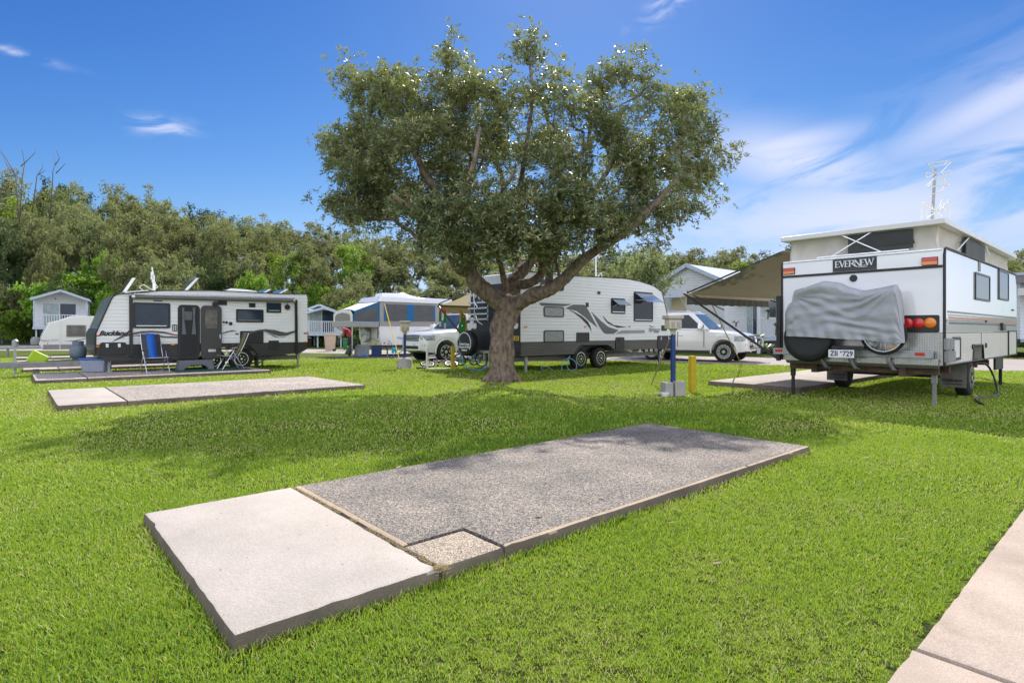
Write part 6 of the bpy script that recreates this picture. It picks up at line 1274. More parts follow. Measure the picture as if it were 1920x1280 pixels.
def right_building():
    fr = Frame((24.6, 27.6), R(20)); t = thing('holiday_house', 'grey and white building with stacked roof fascias at the right frame edge', 'house', fr)
    MB().box(0, 9, 0, 6, .9, 3.6).build('walls', m_wall, t); MB().box(-.3, 9.3, -.9, 6.3, 3.6, 3.95).build('upper_fascia', m_grey, t); MB().box(-.35, 9.4, -1.0, 6.4, 3.96, 4.10).build('roof', m_roof, t)
    MB().box(-.2, 9.3, -1.2, -.01, 3.0, 3.35).build('lower_fascia', m_offw, t); MB().box(0, 9, -1.5, -.01, .75, .9).build('deck', m_bar, t)
    d = MB().box(.4, 2.2, -.03, 0, .95, 2.85).build('door_frame', m_post, t); MB().box(.5, 1.3, -.045, -.03, 1.0, 2.8).build('door_glass', m_glass, d); MB().box(1.35, 2.1, -.045, -.03, 1.0, 2.8).build('door_glass', m_glassb, d)
    for k in range(6): MB().box(.1, 3.0, -1.45, -1.40, .12 + k * .11, .18 + k * .11).build('base_board', m_post, t)
    for x in (.1, 2.6): MB().box(x - .05, x + .05, -1.45, -1.35, .9, 3.0).build('verandah_post', m_bar, t)
right_building()
# ---------------------------------------------------------------- camp chairs
def camp_chair(label, x, y, rot, cm, fr=FB):
    wx, wy = fr.world(x, y); t = thing('camp_chair', label, 'chair', loc=(wx, wy, .1), rot=rot, group=None)
    # faces +X locally; frame tubes
    tb = .012; zs = .42; A = lambda y_: None
    for s in (-1, 1):
        y_ = s * .29
        MB().tube([(.30, y_, 0), (-.06, y_, .62), (-.10, y_, .64)], tb, 6).build('front_leg', m_alu, t, smooth=True); MB().tube([(-.34, y_, 0), (.02, y_, .60)], tb, 6).build('rear_leg', m_alu, t, smooth=True)
        MB().box(-.14, .30, y_ - .03, y_ + .03, .615, .645).build('armrest', m_black, t, bevel=.012)
    MB().tube([(.30, -.29, .01), (.30, .29, .01)], tb, 6).tube([(-.34, -.29, .01), (-.34, .29, .01)], tb, 6).tube([(.05, -.27, .33), (.05, .27, .33)], tb, 6).build('cross_tube', m_alu, t)
    m_ = MB(); m_.tube([(.30, -.25, .43), (-.16, -.25, .39), (-.34, -.25, .74), (-.48, -.25, 1.12), (-.49, .25, 1.12), (-.34, .25, .74), (-.16, .25, .39), (.30, .25, .43)], tb, 6, closed=True); m_.build('back_frame', m_alu, t, smooth=True)
    prof = [(.29, .43), (.1, .405), (-.14, .395), (-.20, .46), (-.34, .75), (-.47, 1.10)]
    def strip(y0, y1, name, m, lift): 
        mb = MB(); v = []; n = len(prof)
        for i, (px, pz) in enumerate(prof): v += [(px + lift * .6, y0, pz + lift), (px + lift * .6, y1, pz + lift)]
        mb.add(v, [[2 * i, 2 * i + 1, 2 * i + 3, 2 * i + 2] for i in range(n - 1)]); return mb.build(name, m, t, smooth=True, solid=.012, ang=180)
    strip(-.25, .25, 'seat_cloth', mat('charcoal_mesh', (.05, .05, .055), .8, var=.2, vscale=12), 0); strip(-.11, .11, 'coloured_panel', cm, .012)
    p = prof[-1]; MB().box(p[0] + .005, p[0] + .02, -.05, .05, p[1] - .10, p[1] - .07).build('small_badge', m_yellow, t)
    return t
m_chb = mat('blue_chair_cloth', (0.01, 0.11, 0.46), .75, var=.15); m_cho = mat('olive_chair_cloth', (0.16, 0.15, 0.03), .75, var=.15)
def B_top(px, py, z=.1): return FB.top(px, py, z)
qa = (FB.side(291, 680, -.75)[0], -.75); camp_chair('folding camp chair with a blue centre stripe left of the open caravan door', qa[0], qa[1], R(-42), m_chb)
qb = (FB.side(431, 680, -.75)[0], -.75); camp_chair('folding camp chair with an olive centre stripe right of the open caravan door', qb[0], qb[1], R(222), m_cho)
# door step, mat, tub, gas bottle, lime hitch cover, meter stand behind the drawbar
def at_world(fr, x, y): return fr.world(x, y)
q = (FB.side(368, 680, -.45)[0], -.45); wx, wy = at_world(FB, *q); t = thing('door_step', 'grey plastic step with an arched cut below the caravan door', 'step', loc=(wx, wy, .1), rot=GA)
MB().prism([(-.50, 0), (-.46, .30), (.46, .30), (.50, 0), (.34, 0), (.28, .10), (.16, .15), (-.16, .15), (-.28, .10), (-.34, 0)], 'y', -.05, .35).build('step_body', mat('grey_plastic', (.16, .17, .19), .6, var=.1), t, bevel=.01); MB().box(-.44, .44, -.02, .32, .30, .306).build('tread', m_black, t)
q0 = (FB.side(330, 690, -1.2)[0], -1.35); q1 = (FB.side(470, 686, -1.2)[0], -1.35); wx, wy = at_world(FB, q0[0], q0[1])
mt = MB().grid(lambda u, v: ((q1[0] - q0[0]) * u, 1.5 * v, .004 + .004 * math.sin(u * 31) * math.sin(v * 17)), 40, 12).build('ground_mat', mat('green_shade_cloth', (.01, .09, .055), .9, var=.4, vscale=9), None, solid=.006)
mt.location = (wx, wy, .105); mt.rotation_euler = (0, 0, GA); setmeta(mt, 'dark green woven mat spread on the slab under both camp chairs', 'mat')
q = B_top(181, 697); wx, wy = at_world(FB, *q); t = thing('storage_tub', 'translucent plastic tub with a blue lid under the caravan drawbar', 'tub', loc=(wx, wy, .1), rot=R(8))
tu = MB(); tu.add([(-.28, -.2, 0), (.28, -.2, 0), (.28, .2, 0), (-.28, .2, 0), (-.34, -.24, .36), (.34, -.24, .36), (.34, .24, .36), (-.34, .24, .36)], [(3, 2, 1, 0), (4, 5, 6, 7), (0, 1, 5, 4), (1, 2, 6, 5), (2, 3, 7, 6), (3, 0, 4, 7)])
tu.build('tub_body', mat('milky_plastic', (.42, .46, .58), .35, var=.15, vscale=5, transl=(.3, (.5, .55, .7))), t, bevel=.03); MB().box(-.36, .36, -.26, .26, .36, .41).build('lid', mat('blue_lid', (.03, .12, .42), .4), t, bevel=.015)
def gas(label, x, y, z, s=1.0, rot=0):
    wx, wy = at_world(FB, x, y); t = thing('gas_bottle', label, 'gas bottle', loc=(wx, wy, z), group=None); m = mat('grey_blue_bottle', (.13, .16, .20), .45, var=.2, vscale=7)
    MB().lathe([(.13 * s, 0), (.14 * s, .03), (.11 * s, .04), (.17 * s, .09), (.185 * s, .16), (.185 * s, .32), (.16 * s, .40), (.08 * s, .45), (.03, .46)], (0, 0, 0), 'z', 20).build('bottle', m, t, smooth=True, ang=60)
    MB().lathe([(.12 * s, .42), (.125 * s, .43), (.125 * s, .56), (.115 * s, .56), (.11 * s, .44)], (0, 0, 0), 'z', 16).build('collar', m, t); MB().tube([(0, 0, .45), (0, 0, .53), (.06, 0, .53)], .018, 6).build('valve', m_alu, t); return t
q = FB.side(148, 671, 1.0); gas('squat grey gas bottle standing upright on the caravan drawbar', q[0] - .02, 1.02, .44, 1.1)
q = FB.side(72, 672, 1.17); wx, wy = at_world(FB, q[0], 1.17); t = thing('hitch_cover', 'lime green bucket tipped over the caravan hitch', 'cover', loc=(wx, wy, q[1]), rot=GA)
m_lime = mat('lime_plastic', (.42, .62, .02), .4, var=.1); mb = MB(); mb.add([(-.20, -.17, -.20), (.18, -.14, -.20), (.18, .14, -.20), (-.20, .17, -.20), (-.24, -.2, .16), (.2, -.17, .16), (.2, .17, .16), (-.24, .2, .16)], [(3, 2, 1, 0), (4, 5, 6, 7), (0, 1, 5, 4), (1, 2, 6, 5), (2, 3, 7, 6), (3, 0, 4, 7)])
mb.xf(Matrix.Rotation(R(33), 4, 'Y')).build('tub', m_lime, t, bevel=.035, seg=3); MB().tube([(.12, -.02, .10), (.26, -.04, .04), (.34, -.04, -.05)], .014, 6).build('wire_handle', m_alu, t); MB().box(-.12, .02, -.05, .05, -.42, -.30).build('coupling', m_grey, t)
# ---------------------------------------------------------------- power posts and bollards
m_cblock = concrete('block_concrete', (.42, .40, .37), (.33, .31, .28))
def power_post(px, py, label, style):
    x, y = G(px, py); s = y / FPX; t = thing('power_post', label, 'power post', loc=(x, y, 0), rot=R(12))
    if style == 'dome':
        MB().lathe([(.30, 0), (.28, .02), (.255, .27), (.22, .33), (.10, .37), (.06, .375)], (0, 0, 0), 'z', 20).build('foot', m_cblock, t, smooth=True, ang=50); zf = .34; zt_ = HC + (HY - 626) * s; z2 = HC + (HY - 602) * s; w = .045; bw = .15
    else:
        MB().box(-.22, -.05, -.12, .12, 0, .28).box(-.02, .20, -.14, .10, 0, .30).build('foot', m_cblock, t, bevel=.012); zf = 0; zt_ = HC + (HY - 626) * s; z2 = HC + (HY - 592) * s; w = .038; bw = .135
    p = MB().box(-w, w, -w, w, zf, zt_).build('post', m_blue, t, bevel=.004)
    nk = MB().lathe([(.05, zt_ - .02), (.06, zt_ + .05), (bw * .8, zt_ + .12)], (0, 0, 0), 'z', 4).build('neck', m_cream, t)
    bxz = zt_ + .10; MB().box(-bw, bw, -bw * .85, bw * .85, bxz, z2 - .06).build('outlet_box', m_cream, t, bevel=.02); MB().box(-bw * 1.25, bw * 1.25, -bw * 1.1, bw * 1.1, z2 - .07, z2 + .01).build('lid', mat('faded_lid', (.5, .46, .38), .7, var=.2), t, bevel=.02)
    for k in (-1, 1): MB().box(k * bw * .45 - .03, k * bw * .45 + .03, -bw * .85 - .02, -bw * .85, bxz + .05, bxz + .14).build('socket', m_cblock, t)
    return t
power_post(759, 690, 'blue power post with cream box on a domed concrete foot, left of the tree', 'dome')
power_post(1262, 742, 'blue power post with cream box and concrete blocks, right of the tree', 'block')
def bollard(px, py, pt, w, label):
    x, y = G(px, py); t = thing('bollard', label, 'bollard', loc=(x, y, 0), rot=R(20)); z = HC + (HY - pt) * y / FPX
    MB().box(-w, w, -w, w, -.02, z).build('post', m_yellow, t, bevel=.006); MB().box(-w + .008, w - .008, -w + .008, w - .008, z - .001, z + .012).build('top_plate', m_yellow, t); return t, x, y, z
bollard(849, 693, 649, .055, 'short yellow square post left of the tree, near the small bicycles')
t, x, y, z = bollard(1298, 736, 668, .058, 'short yellow square post beside the slab, right of the tree')
MB().box(.068, .092, -.012, .012, 0, z * .9).build('water_pipe', mat('copper_pipe', (.25, .13, .07), .5), t)
# straps, guy ropes, awning pole
def strap(label, a, b, r, m, name='tie_down_strap'):
    o = MB().tube([a, ((a[0] + b[0]) / 2, (a[1] + b[1]) / 2, (a[2] + b[2]) / 2 - .02), b], r, 6).build(name, m, None, smooth=True); return setmeta(o, label, 'strap')
m_tan = mat('tan_webbing', (.45, .34, .24), .8)
gx, gy = G(1221, 721); strap('tan strap slanting from the right-hand power post box to the lawn', P(1256, 634, FPX * 1.3 / 122), (gx, gy, 0), .013, m_tan)
gx, gy = G(1391, 684); strap('tan strap slanting from the khaki awning roller to the grass before the car', FE.world(1.0, FE.end(1286, 552, 0)[0]) + (2.1,), (gx, gy, 0), .016, m_tan)
gx, gy = G(749, 674); strap('yellow guy rope running from the camper wall down to the lawn', P(721, 570, 28.2), (gx, gy, 0), .02, mat('yellow_rope', (.75, .5, .03), .7), 'guy_rope')
gx, gy = G(636, 665); 
# tap stand on a little slab left of the bicycles
x, y = G(801, 692); t = thing('water_tap', 'white pipe standing on a small concrete square beside the left yellow post', 'tap', loc=(x, y, 0)); MB().box(-.05, .75, -.15, .35, 0, .03).build('base', m_cblock, t, bevel=.01); MB().lathe([(.04, .0), (.04, .62), (.05, .62), (.05, .72)], (0, 0, 0), 'z', 8).build('pipe', m_offw, t); MB().box(-.38, -.05, -.04, .05, 0, .07).build('weight', m_black, t, bevel=.02)
x, y = G(1247, 744); t = thing('pvc_cap', 'small grey plastic drain cap in the grass beside the concrete blocks', 'drain', loc=(x, y, 0)); MB().lathe([(.07, -.01), (.07, .06), (.085, .06), (.085, .09), (.0, .09)], (0, 0, 0), 'z', 14).build('cap', m_offw, t, smooth=True, ang=40); MB().tube([(.03, .12, .03), (-.1, .12, .04), (-.02, .2, .03)], .025, 8).build('elbow', m_gal, t)
# hoses
m_hose = mat('light_blue_hose', (.16, .42, .62), .4)
def hose(label, pts, r, m, nm='garden_hose'):
    pts = [Vector(p) for p in pts]; o = []
    for i in range(len(pts) - 1):
        p0, p1, p2, p3 = pts[max(i - 1, 0)], pts[i], pts[i + 1], pts[min(i + 2, len(pts) - 1)]
        for k in range(6):
            u = k / 6; o.append(.5 * ((2 * p1) + (p2 - p0) * u + (2 * p0 - 5 * p1 + 4 * p2 - p3) * u * u + (3 * p1 - p0 - 3 * p2 + p3) * u ** 3))
    o.append(pts[-1]); ob = MB().tube(o, r, 6).build(nm, m, None, smooth=True, ang=180); return setmeta(ob, label, 'hose')
h6 = lambda x, y, Y=17.9: P(1020 + x / 5.819, 500 + y / 5.819, Y)
hose('pale blue hose looping from under the caravan behind the tree, left of its wheels', [h6(190, 1135), h6(200, 1060), h6(235, 1005), h6(300, 1005), h6(350, 1050), h6(350, 1110), h6(300, 1135), h6(258, 1100), h6(252, 1030), h6(285, 970, 18.2)], .013, m_hose)
hose('short curl of pale blue hose on the shaded grass beneath the caravan', [h6(-5, 1130), h6(-30, 1100), h6(-10, 1075), h6(40, 1090), h6(100, 1135)], .013, m_hose)
h5 = lambda x, y, Y=17.0: P(820 + x / 5.82, 500 + y / 5.82, Y)
hose('blue hose trailing over the small bicycles towards the tree trunk', [h5(245, 930), h5(270, 1000), h5(290, 1060), h5(350, 1112), h5(400, 1116), h5(460, 1132), h5(520, 1100), h5(555, 1075)], .016, mat('mid_blue_hose', (.08, .28, .6), .4))
h8 = lambda x, y, Y=26.5: P(640 + x / 12.8, 600 + y / 12.8, Y)
hose('thin blue hose hanging from the camper side into a teal bag', [h8(1130, 490, 28.6), h8(1210, 590, 28.4), h8(1260, 700, 28), h8(1270, 800), h8(1220, 880), h8(1150, 920)], .02, mat('cable_blue', (.05, .22, .6), .5))
hose('blue cable lying over the mat at the camper left end', [h8(400, 880), h8(500, 850), h8(580, 795), h8(620, 880), h8(690, 930)], .02, mat('cable_blue2', (.05, .2, .6), .5), 'power_cable')
hp = FE.side(1860, 690, -.05); hose('black hose drooping from the pop-top caravan onto the grass behind its wheel', [FE.world(hp[0] - .5, .3) + (.62,), FE.world(hp[0] + .2, .1) + (.6,), FE.world(hp[0] + .45, 0) + (.35,), FE.world(hp[0] + .2, -.1) + (.08,), FE.world(hp[0] - .9, -.25) + (.03,), FE.world(hp[0] - 1.9, -.1) + (.03,), FE.world(hp[0] - 2.8, -.35) + (.03,)], .022, m_black)
# ---------------------------------------------------------------- small bicycles lying in the grass
def kid_bike(label, px, py, rot, col, flat=1.0, r=.22):
    x, y = G(px, py); t = thing('bicycle', label, 'bicycle', loc=(x, y, .06), rot=rot); t.rotation_euler = (R(-66 * flat), 0, rot)
    m = mat('bike_frame_paint', col, .35, coat=.4)
    for cx in (-.42, .42):
        n = 24; w = MB().tube([(cx + r * math.cos(2 * math.pi * k / n), 0, r + r * math.sin(2 * math.pi * k / n)) for k in range(n)], .026, 6, closed=True).build('wheel', m_rub, t, smooth=True)
        MB().tube([(cx + (r - .035) * math.cos(2 * math.pi * k / n), 0, r + (r - .035) * math.sin(2 * math.pi * k / n)) for k in range(n)], .010, 5, closed=True).build('rim', m_alu, w); sp = MB()
        for k in range(10): a = math.pi * k / 5; sp.bar((cx, 0, r), (cx + math.cos(a) * (r - .04), 0, r + math.sin(a) * (r - .04)), .004)
        sp.build('spokes', m_alu, w)
    MB().tube([(-.42, 0, r), (-.05, 0, r), (.28, 0, .52), (-.14, 0, .50), (-.05, 0, r)], .018, 6).tube([(-.42, 0, r), (-.14, 0, .50), (-.17, 0, .60)], .014, 6).tube([(.42, .0, r), (.30, 0, .50), (.27, 0, .64)], .018, 6).build('frame', m, t)
    MB().tube([(.22, -.24, .70), (.30, -.12, .66), (.30, .12, .66), (.22, .24, .70)], .012, 6).build('handlebar', m_black, t); MB().prism([(-.30, .60), (-.08, .62), (-.05, .65), (-.30, .66)], 'y', -.05, .05).build('saddle', m_black, t, bevel=.015)
    MB().box(-.08, -.02, -.14, -.06, r - .1, r - .07).build('pedal', m_black, t); MB().box(-.08, -.02, .06, .14, r + .07, r + .10).build('pedal', m_black, t); return t
kid_bike('small white bicycle lying flat left of the yellow post', 826, 690, R(15), (.55, .4, .55), 1.05, .25)
kid_bike('purple child bicycle leaning down just behind the yellow post', 868, 686, R(-10), (.12, .06, .25), .75, .20)
kid_bike('teal child bicycle propped under the black covered spare wheel', 884, 688, R(160), (.02, .35, .42), .35, .22)
# ---------------------------------------------------------------- pennants on the awning arm by the tree
def pennant(label, px, py0, py1, w, cols, Y=17.9):
    t = thing('hanging_flag', label, 'flag', loc=P(px, py0, Y)); h = (py1 - py0) * Y / FPX; z = 0
    for k, (f, c, tw) in enumerate(cols):
        z2 = z - h * f
        MB().prism([(-w * tw[0], z), (w * tw[0], z), (w * tw[1], z2), (-w * tw[1], z2)], 'y', -.03 - .002 * k, .03 + .002 * k).build('cloth_band', mat('flag_cloth', c, .8, var=.2, vscale=12), t); z = z2
    return t
GR = (.01, .20, .03); RD = (.45, .02, .02); WH = (.55, .5, .45)
pennant('narrow red, green and white pennant, left one of the pair', 825.5, 577, 612, .04, [(.28, RD, (.2, 1)), (.45, GR, (1, 1)), (.27, WH, (.9, .7))])
pennant('narrow red, green and white pennant, right one of the pair', 834.5, 577, 616, .04, [(.28, RD, (.2, 1)), (.45, GR, (1, 1)), (.27, WH, (.9, .5))])
def cape():
    Y = 17.6; t = thing('green_flag', 'green cloth with orange edges hanging above the covered spare wheel', 'flag', loc=P(869, 580, Y)); s = Y / FPX; c3_ = lambda x, y: ((840 + x / 10.667 - 869) * s, -(520 + y / 10.667 - 580) * s)
    mb = MB(); out = [(230, 650), (260, 650), (330, 760), (350, 740), (380, 900), (390, 1060), (270, 1105), (200, 1020), (235, 880)]
    MB().prism([c3_(*p) for p in out], 'y', -.02, .02).build('green_cloth', mat('green_flag_cloth', GR, .8, var=.35, vscale=9), t)
    for pts in ([(238, 650), (268, 690), (262, 870), (235, 940)], [(330, 640), (345, 760), (360, 1000), (350, 1060), (370, 1065), (375, 990), (345, 700)], [(295, 790), (325, 760), (330, 775), (300, 805)]): MB().prism([c3_(*p) for p in pts], 'y', -.032, -.021).build('orange_edge', mat('orange_cloth', (.75, .2, .02), .8), t)
    q = c3_(283, 965); MB().lathe([(.022, -.028), (.022, -.021)], (q[0], 0, q[1]), 'y', 10).build('white_badge', m_letter, t)
cape()
# ---------------------------------------------------------------- clutter round the camper
def obj1(name, label, cat, mb, m, loc, rot=0, bevel=0.0, smooth=False):
    o = mb.build(name, m, None, bevel=bevel, smooth=smooth); o.location = loc; o.rotation_euler = (0, 0, rot); return setmeta(o, label, cat)
mq0 = FC.top(612, 674, 0); mq1 = FC.top(765, 673, 0)
mt = MB().grid(lambda u, v: ((u) * 5.2, 2.4 * v, .02 + .012 * math.sin(u * 21 + v * 4) * math.sin(v * 9)), 40, 14)
wx, wy = G(612, 673); obj1('ground_mat', 'brown woven ground mat spread before the camper with the fold-out bed', 'mat', mt, mat('brown_mat', (.12, .09, .08), .9, col2=(.06, .05, .07), vscale=5), (wx, wy, 0), R(6))
def bin_(label, px, py, col, w=.30, h=1.0, Y=None, rot=.2):
    x, y = G(px, py) if Y is None else (P(px, py, Y)[0], Y); t = thing('wheelie_bin', label, 'bin', loc=(x, y, 0), rot=rot)
    m = mat('bin_plastic', col, .5, var=.1); mb = MB(); mb.add([(-w * .8, -w * .8, .06), (w * .8, -w * .8, .06), (w * .8, w * .8, .06), (-w * .8, w * .8, .06), (-w, -w, h), (w, -w, h), (w, w, h), (-w, w, h)], [(3, 2, 1, 0), (4, 5, 6, 7), (0, 1, 5, 4), (1, 2, 6, 5), (2, 3, 7, 6), (3, 0, 4, 7)]); mb.build('bin_body', m, t, bevel=.03)
    MB().box(-w * 1.05, w * 1.05, -w * 1.08, w * 1.08, h, h + .06).build('lid', m, t, bevel=.02); 
    for k in (-1, 1): MB().lathe([(.09, k * w * .8 - .02), (.09, k * w * .8 + .02)], (w * .8, 0, .09), 'y', 10).build('bin_wheel', m_black, t)
bin_('beige wheelie bin between the two vans, in front of the small cabin', 619, 658.5, (.50, .38, .27), .33, 1.02)
bin_('green wheelie bin beside the fold-out bed of the camper', 651, 657, (.02, .16, .05), .28, .72)
w = FC
def gear(name, label, cat, px, py, Y, mbf, col, rot=.3, bevel=.02):
    p = P(px, py, Y); return obj1(name, label, cat, mbf, mat(name + '_mat', col, .6, var=.3, vscale=9), (p[0], p[1], max(0, p[2])), rot, bevel)
gear('cool_box', 'grey cabinet standing under the camper body at its left corner', 'box', 679, 667, 29.0, MB().prism([(-.38, 0), (.34, 0), (.34, .56), (-.38, .60)], 'y', -.2, .2), (.24, .25, .27))
gear('water_jerry', 'dark blue water container under the camper, right of the grey cabinet', 'container', 706, 667, 29.3, MB().prism([(-.25, 0), (.25, 0), (.25, .44), (.1, .5), (-.25, .5)], 'y', -.15, .15), (.01, .04, .15))
gear('rolled_swag', 'dark green rolled swag leaning against the camper bed strut', 'bag', 661, 668, 28.6, MB().tube([(-.25, 0, .08), (.12, 0, .75)], [.16, .14], 10), (.02, .04, .02), bevel=0)
def teal():
    p = P(739, 660, 27.3); o = MB().prism(rrect(-.11, .11, 0, .24, .03), 'y', -.08, .08).build('teal_bag', mat('teal_bag_mat', (.0, .32, .34), .6), None, bevel=.02); o.location = (p[0], p[1], p[2] - .05); setmeta(o, 'small teal bag hanging below the camper side on a hose', 'bag')
teal()
# person bending over in red, only the back is seen behind the bed struts
def person():
    p = P(656, 660, 31.5); t = None
    # continuous body by skin: bent forward to the left
    V = [(0, 0, .92), (-.02, 0, 1.08), (-.10, 0, 1.28), (-.26, 0, 1.42), (-.38, 0, 1.44), (-.46, 0, 1.46), (.0, .11, .88), (-.03, .13, .48), (.05, .13, .08), (-.10, .13, .03), (.0, -.11, .88), (-.08, -.13, .48), (0, -.13, .08), (-.15, -.13, .03), (-.26, .20, 1.38), (-.34, .24, 1.12), (-.50, .20, .95), (-.58, .19, .90), (-.26, -.20, 1.38), (-.38, -.24, 1.12), (-.54, -.20, .98), (-.62, -.19, .93)]
    Ed = [(0, 1), (1, 2), (2, 3), (3, 4), (4, 5), (0, 6), (6, 7), (7, 8), (8, 9), (0, 10), (10, 11), (11, 12), (12, 13), (3, 14), (14, 15), (15, 16), (16, 17), (3, 18), (18, 19), (19, 20), (20, 21)]
    rr = [.15, .15, .16, .15, .06, .10, .11, .075, .05, .045, .11, .075, .05, .045, .07, .05, .036, .035, .07, .05, .036, .035]
    me = bpy.data.meshes.new('person'); me.from_pydata(V, Ed, []); o = bpy.data.objects.new('person', me); COL.objects.link(o)
    me.skin_vertices.new() if hasattr(me.skin_vertices, 'new') and not me.skin_vertices else None
    md = o.modifiers.new('skin', 'SKIN')
    for i, r_ in enumerate(rr): me.skin_vertices[0].data[i].radius = (r_, r_)
    me.skin_vertices[0].data[0].use_root = True
    o.modifiers.new('sub', 'SUBSURF').levels = 1; o.modifiers['sub'].render_levels = 2
    bpy.context.view_layer.update(); ev = o.evaluated_get(bpy.context.evaluated_depsgraph_get()); m2 = bpy.data.meshes.new_from_object(ev); m2.name = 'person'
    o.modifiers.clear(); o.data = m2; o.location = (p[0], p[1], 0); o.rotation_euler = (0, 0, .2)
    skin = mat('skin', (.45, .28, .2), .6); red = mat('red_shirt', (.50, .03, .06), .8); dark = mat('dark_shorts', (.02, .03, .03), .8); cap = mat('green_cap', (.02, .10, .05), .8)
    m2.materials.clear(); [m2.materials.append(m_) for m_ in (skin, red, dark)]
    for pl in m2.polygons:
        c = pl.center; pl.use_smooth = True
        pl.material_index = 1 if (c.z > .98 and c.x > -.36 and abs(c.y) < .27 and c.z > 1.08 - .2 * (c.x > -.1)) else (2 if c.z > .5 and c.x > -.2 and c.z < 1.0 and abs(c.y) < .25 else 0)
    MB().lathe([(.105, 1.48), (.11, 1.52), (.09, 1.60), (.03, 1.63)], (-.47, 0, 0), 'z', 14).box(-.66, -.50, -.07, .07, 1.49, 1.505).build('cap', cap, o, smooth=True, ang=50)
    setmeta(o, 'person in a red shirt and green cap bending forward beside the camper bed', 'person')
person()
# ---------------------------------------------------------------- plants by the house
m_palm = foliage_mat('strap_leaf', [(0, (.03, .08, .01)), (.6, (.09, .17, .03)), (1, (.25, .28, .06))], (.1, .16, .04), tw=.25)
def spiky(label, x, y, z, n, ln, wd, seed, name='yucca', trunk=0.0, up=.5):
    rng = np.random.default_rng(seed); t = thing(name, label, 'plant', loc=(x, y, z)); V = []; F = []; T = []
    for k in range(n):
        a = rng.uniform(0, 2 * math.pi); e = rng.uniform(.1, 1.3) * up + .15; l = ln * rng.uniform(.6, 1.1); d = np.array([math.cos(a) * math.cos(e), math.sin(a) * math.cos(e), math.sin(e)]); w = np.array([-math.sin(a), math.cos(a), 0]) * wd
        b = len(V); p0 = np.array([0, 0, trunk]); p1 = p0 + d * l * .55; p2 = p0 + d * l + np.array([0, 0, -l * .22])
        V += [p0 - w * .4, p0 + w * .4, p1 + w, p1 - w, p2 + w * .05, p2 - w * .05]; F += [(b, b + 1, b + 2, b + 3), (b + 3, b + 2, b + 4, b + 5)]; T += [rng.random()] * 6
    np_mesh('fronds', np.array(V), np.array(F), m_palm, t, tone=np.array(T))
    MB().tube([(0, 0, 0), (.02, 0, trunk + .03)], .05, 8).build('stem', m_bark, t); return t
for i, (px, py, Y, n, ln, tr, lb) in enumerate(((1420, 640, 29, 60, .95, .1, 'leafy cordyline bush beside the nudge bar car'), (1436, 655, 28, 60, .75, .05, 'low spiky plant at the foot of the house deck'), (1440, 585, 33, 26, .45, .4, 'potted spiky plant on the house verandah rail'), (1380, 606, 32, 22, .4, .2, 'small plant on the verandah left of the door'), (1455, 612, 31, 30, .5, .5, 'tall thin plant against the verandah post'))):
    p = P(px, py, Y); spiky(lb, p[0], p[1], max(0, p[2] - tr), n, ln, .035, 40 + i, 'spiky_plant', tr)
# low garden bed edge in front of the house
gb = MB().grid(lambda u, v: (FH.world(1 + 12 * u, -2.9 + 1.3 * v)[0], FH.world(1 + 12 * u, -2.9 + 1.3 * v)[1], .02 + .12 * math.sin(math.pi * v) + .02 * math.sin(u * 90) * math.sin(v * 8)), 80, 8); setmeta(gb.build('garden_bed', mat('bark_mulch', (.07, .05, .04), .95, var=.5, vscale=20, bump=.6), None, smooth=True, ang=180), kind='structure')
# ---------------------------------------------------------------- dune hill and bush behind
def hill_h(x, y):
    k = min(1, max(0, (y - 46) / 40)); k = k * k * (3 - 2 * k)
    left = 7.5 if x < 5 else max(3.5, 7.5 - (x - 5) * .12)
    return k * left * (1 + .12 * math.sin(x * .11) + .08 * math.sin(x * .23 + y * .1))
m_hill = mat('undergrowth', (.035, .060, .016), .95, col2=(.015, .028, .010), vscale=1.2, bump=1, bscale=6)
hb_ = MB().grid(lambda u, v: (-140 + 300 * u, 44 + 110 * v, -.05 + hill_h(-140 + 300 * u, 44 + 110 * v)), 90, 40)
setmeta(hb_.build('dune_hill', m_hill, None, smooth=True, ang=180), kind='structure')
F_GREY = foliage_mat('grey_green_leaf', [(0, (.045, .065, .024)), (.4, (.115, .145, .055)), (.75, (.28, .30, .13)), (1, (.50, .45, .22))], (.27, .29, .17), trans=(.36, .40, .10), tw=.3, rough=.6, spec=.2)
F_GREEN = foliage_mat('bright_green_leaf', [(0, (.030, .070, .010)), (.45, (.120, .240, .028)), (.8, (.30, .44, .05)), (1, (.55, .60, .09))], (.20, .30, .06), trans=(.42, .60, .05), tw=.3, rough=.55, spec=.25)
F_DARK = foliage_mat('dark_leaf', [(0, (.020, .040, .014)), (.5, (.065, .105, .032)), (1, (.18, .23, .07))], (.08, .10, .05), trans=(.12, .18, .03), tw=.2, rough=.6, spec=.2)
m_tw = mat('pale_bark', (.20, .165, .13), .9, col2=(.11, .09, .075), vscale=5)
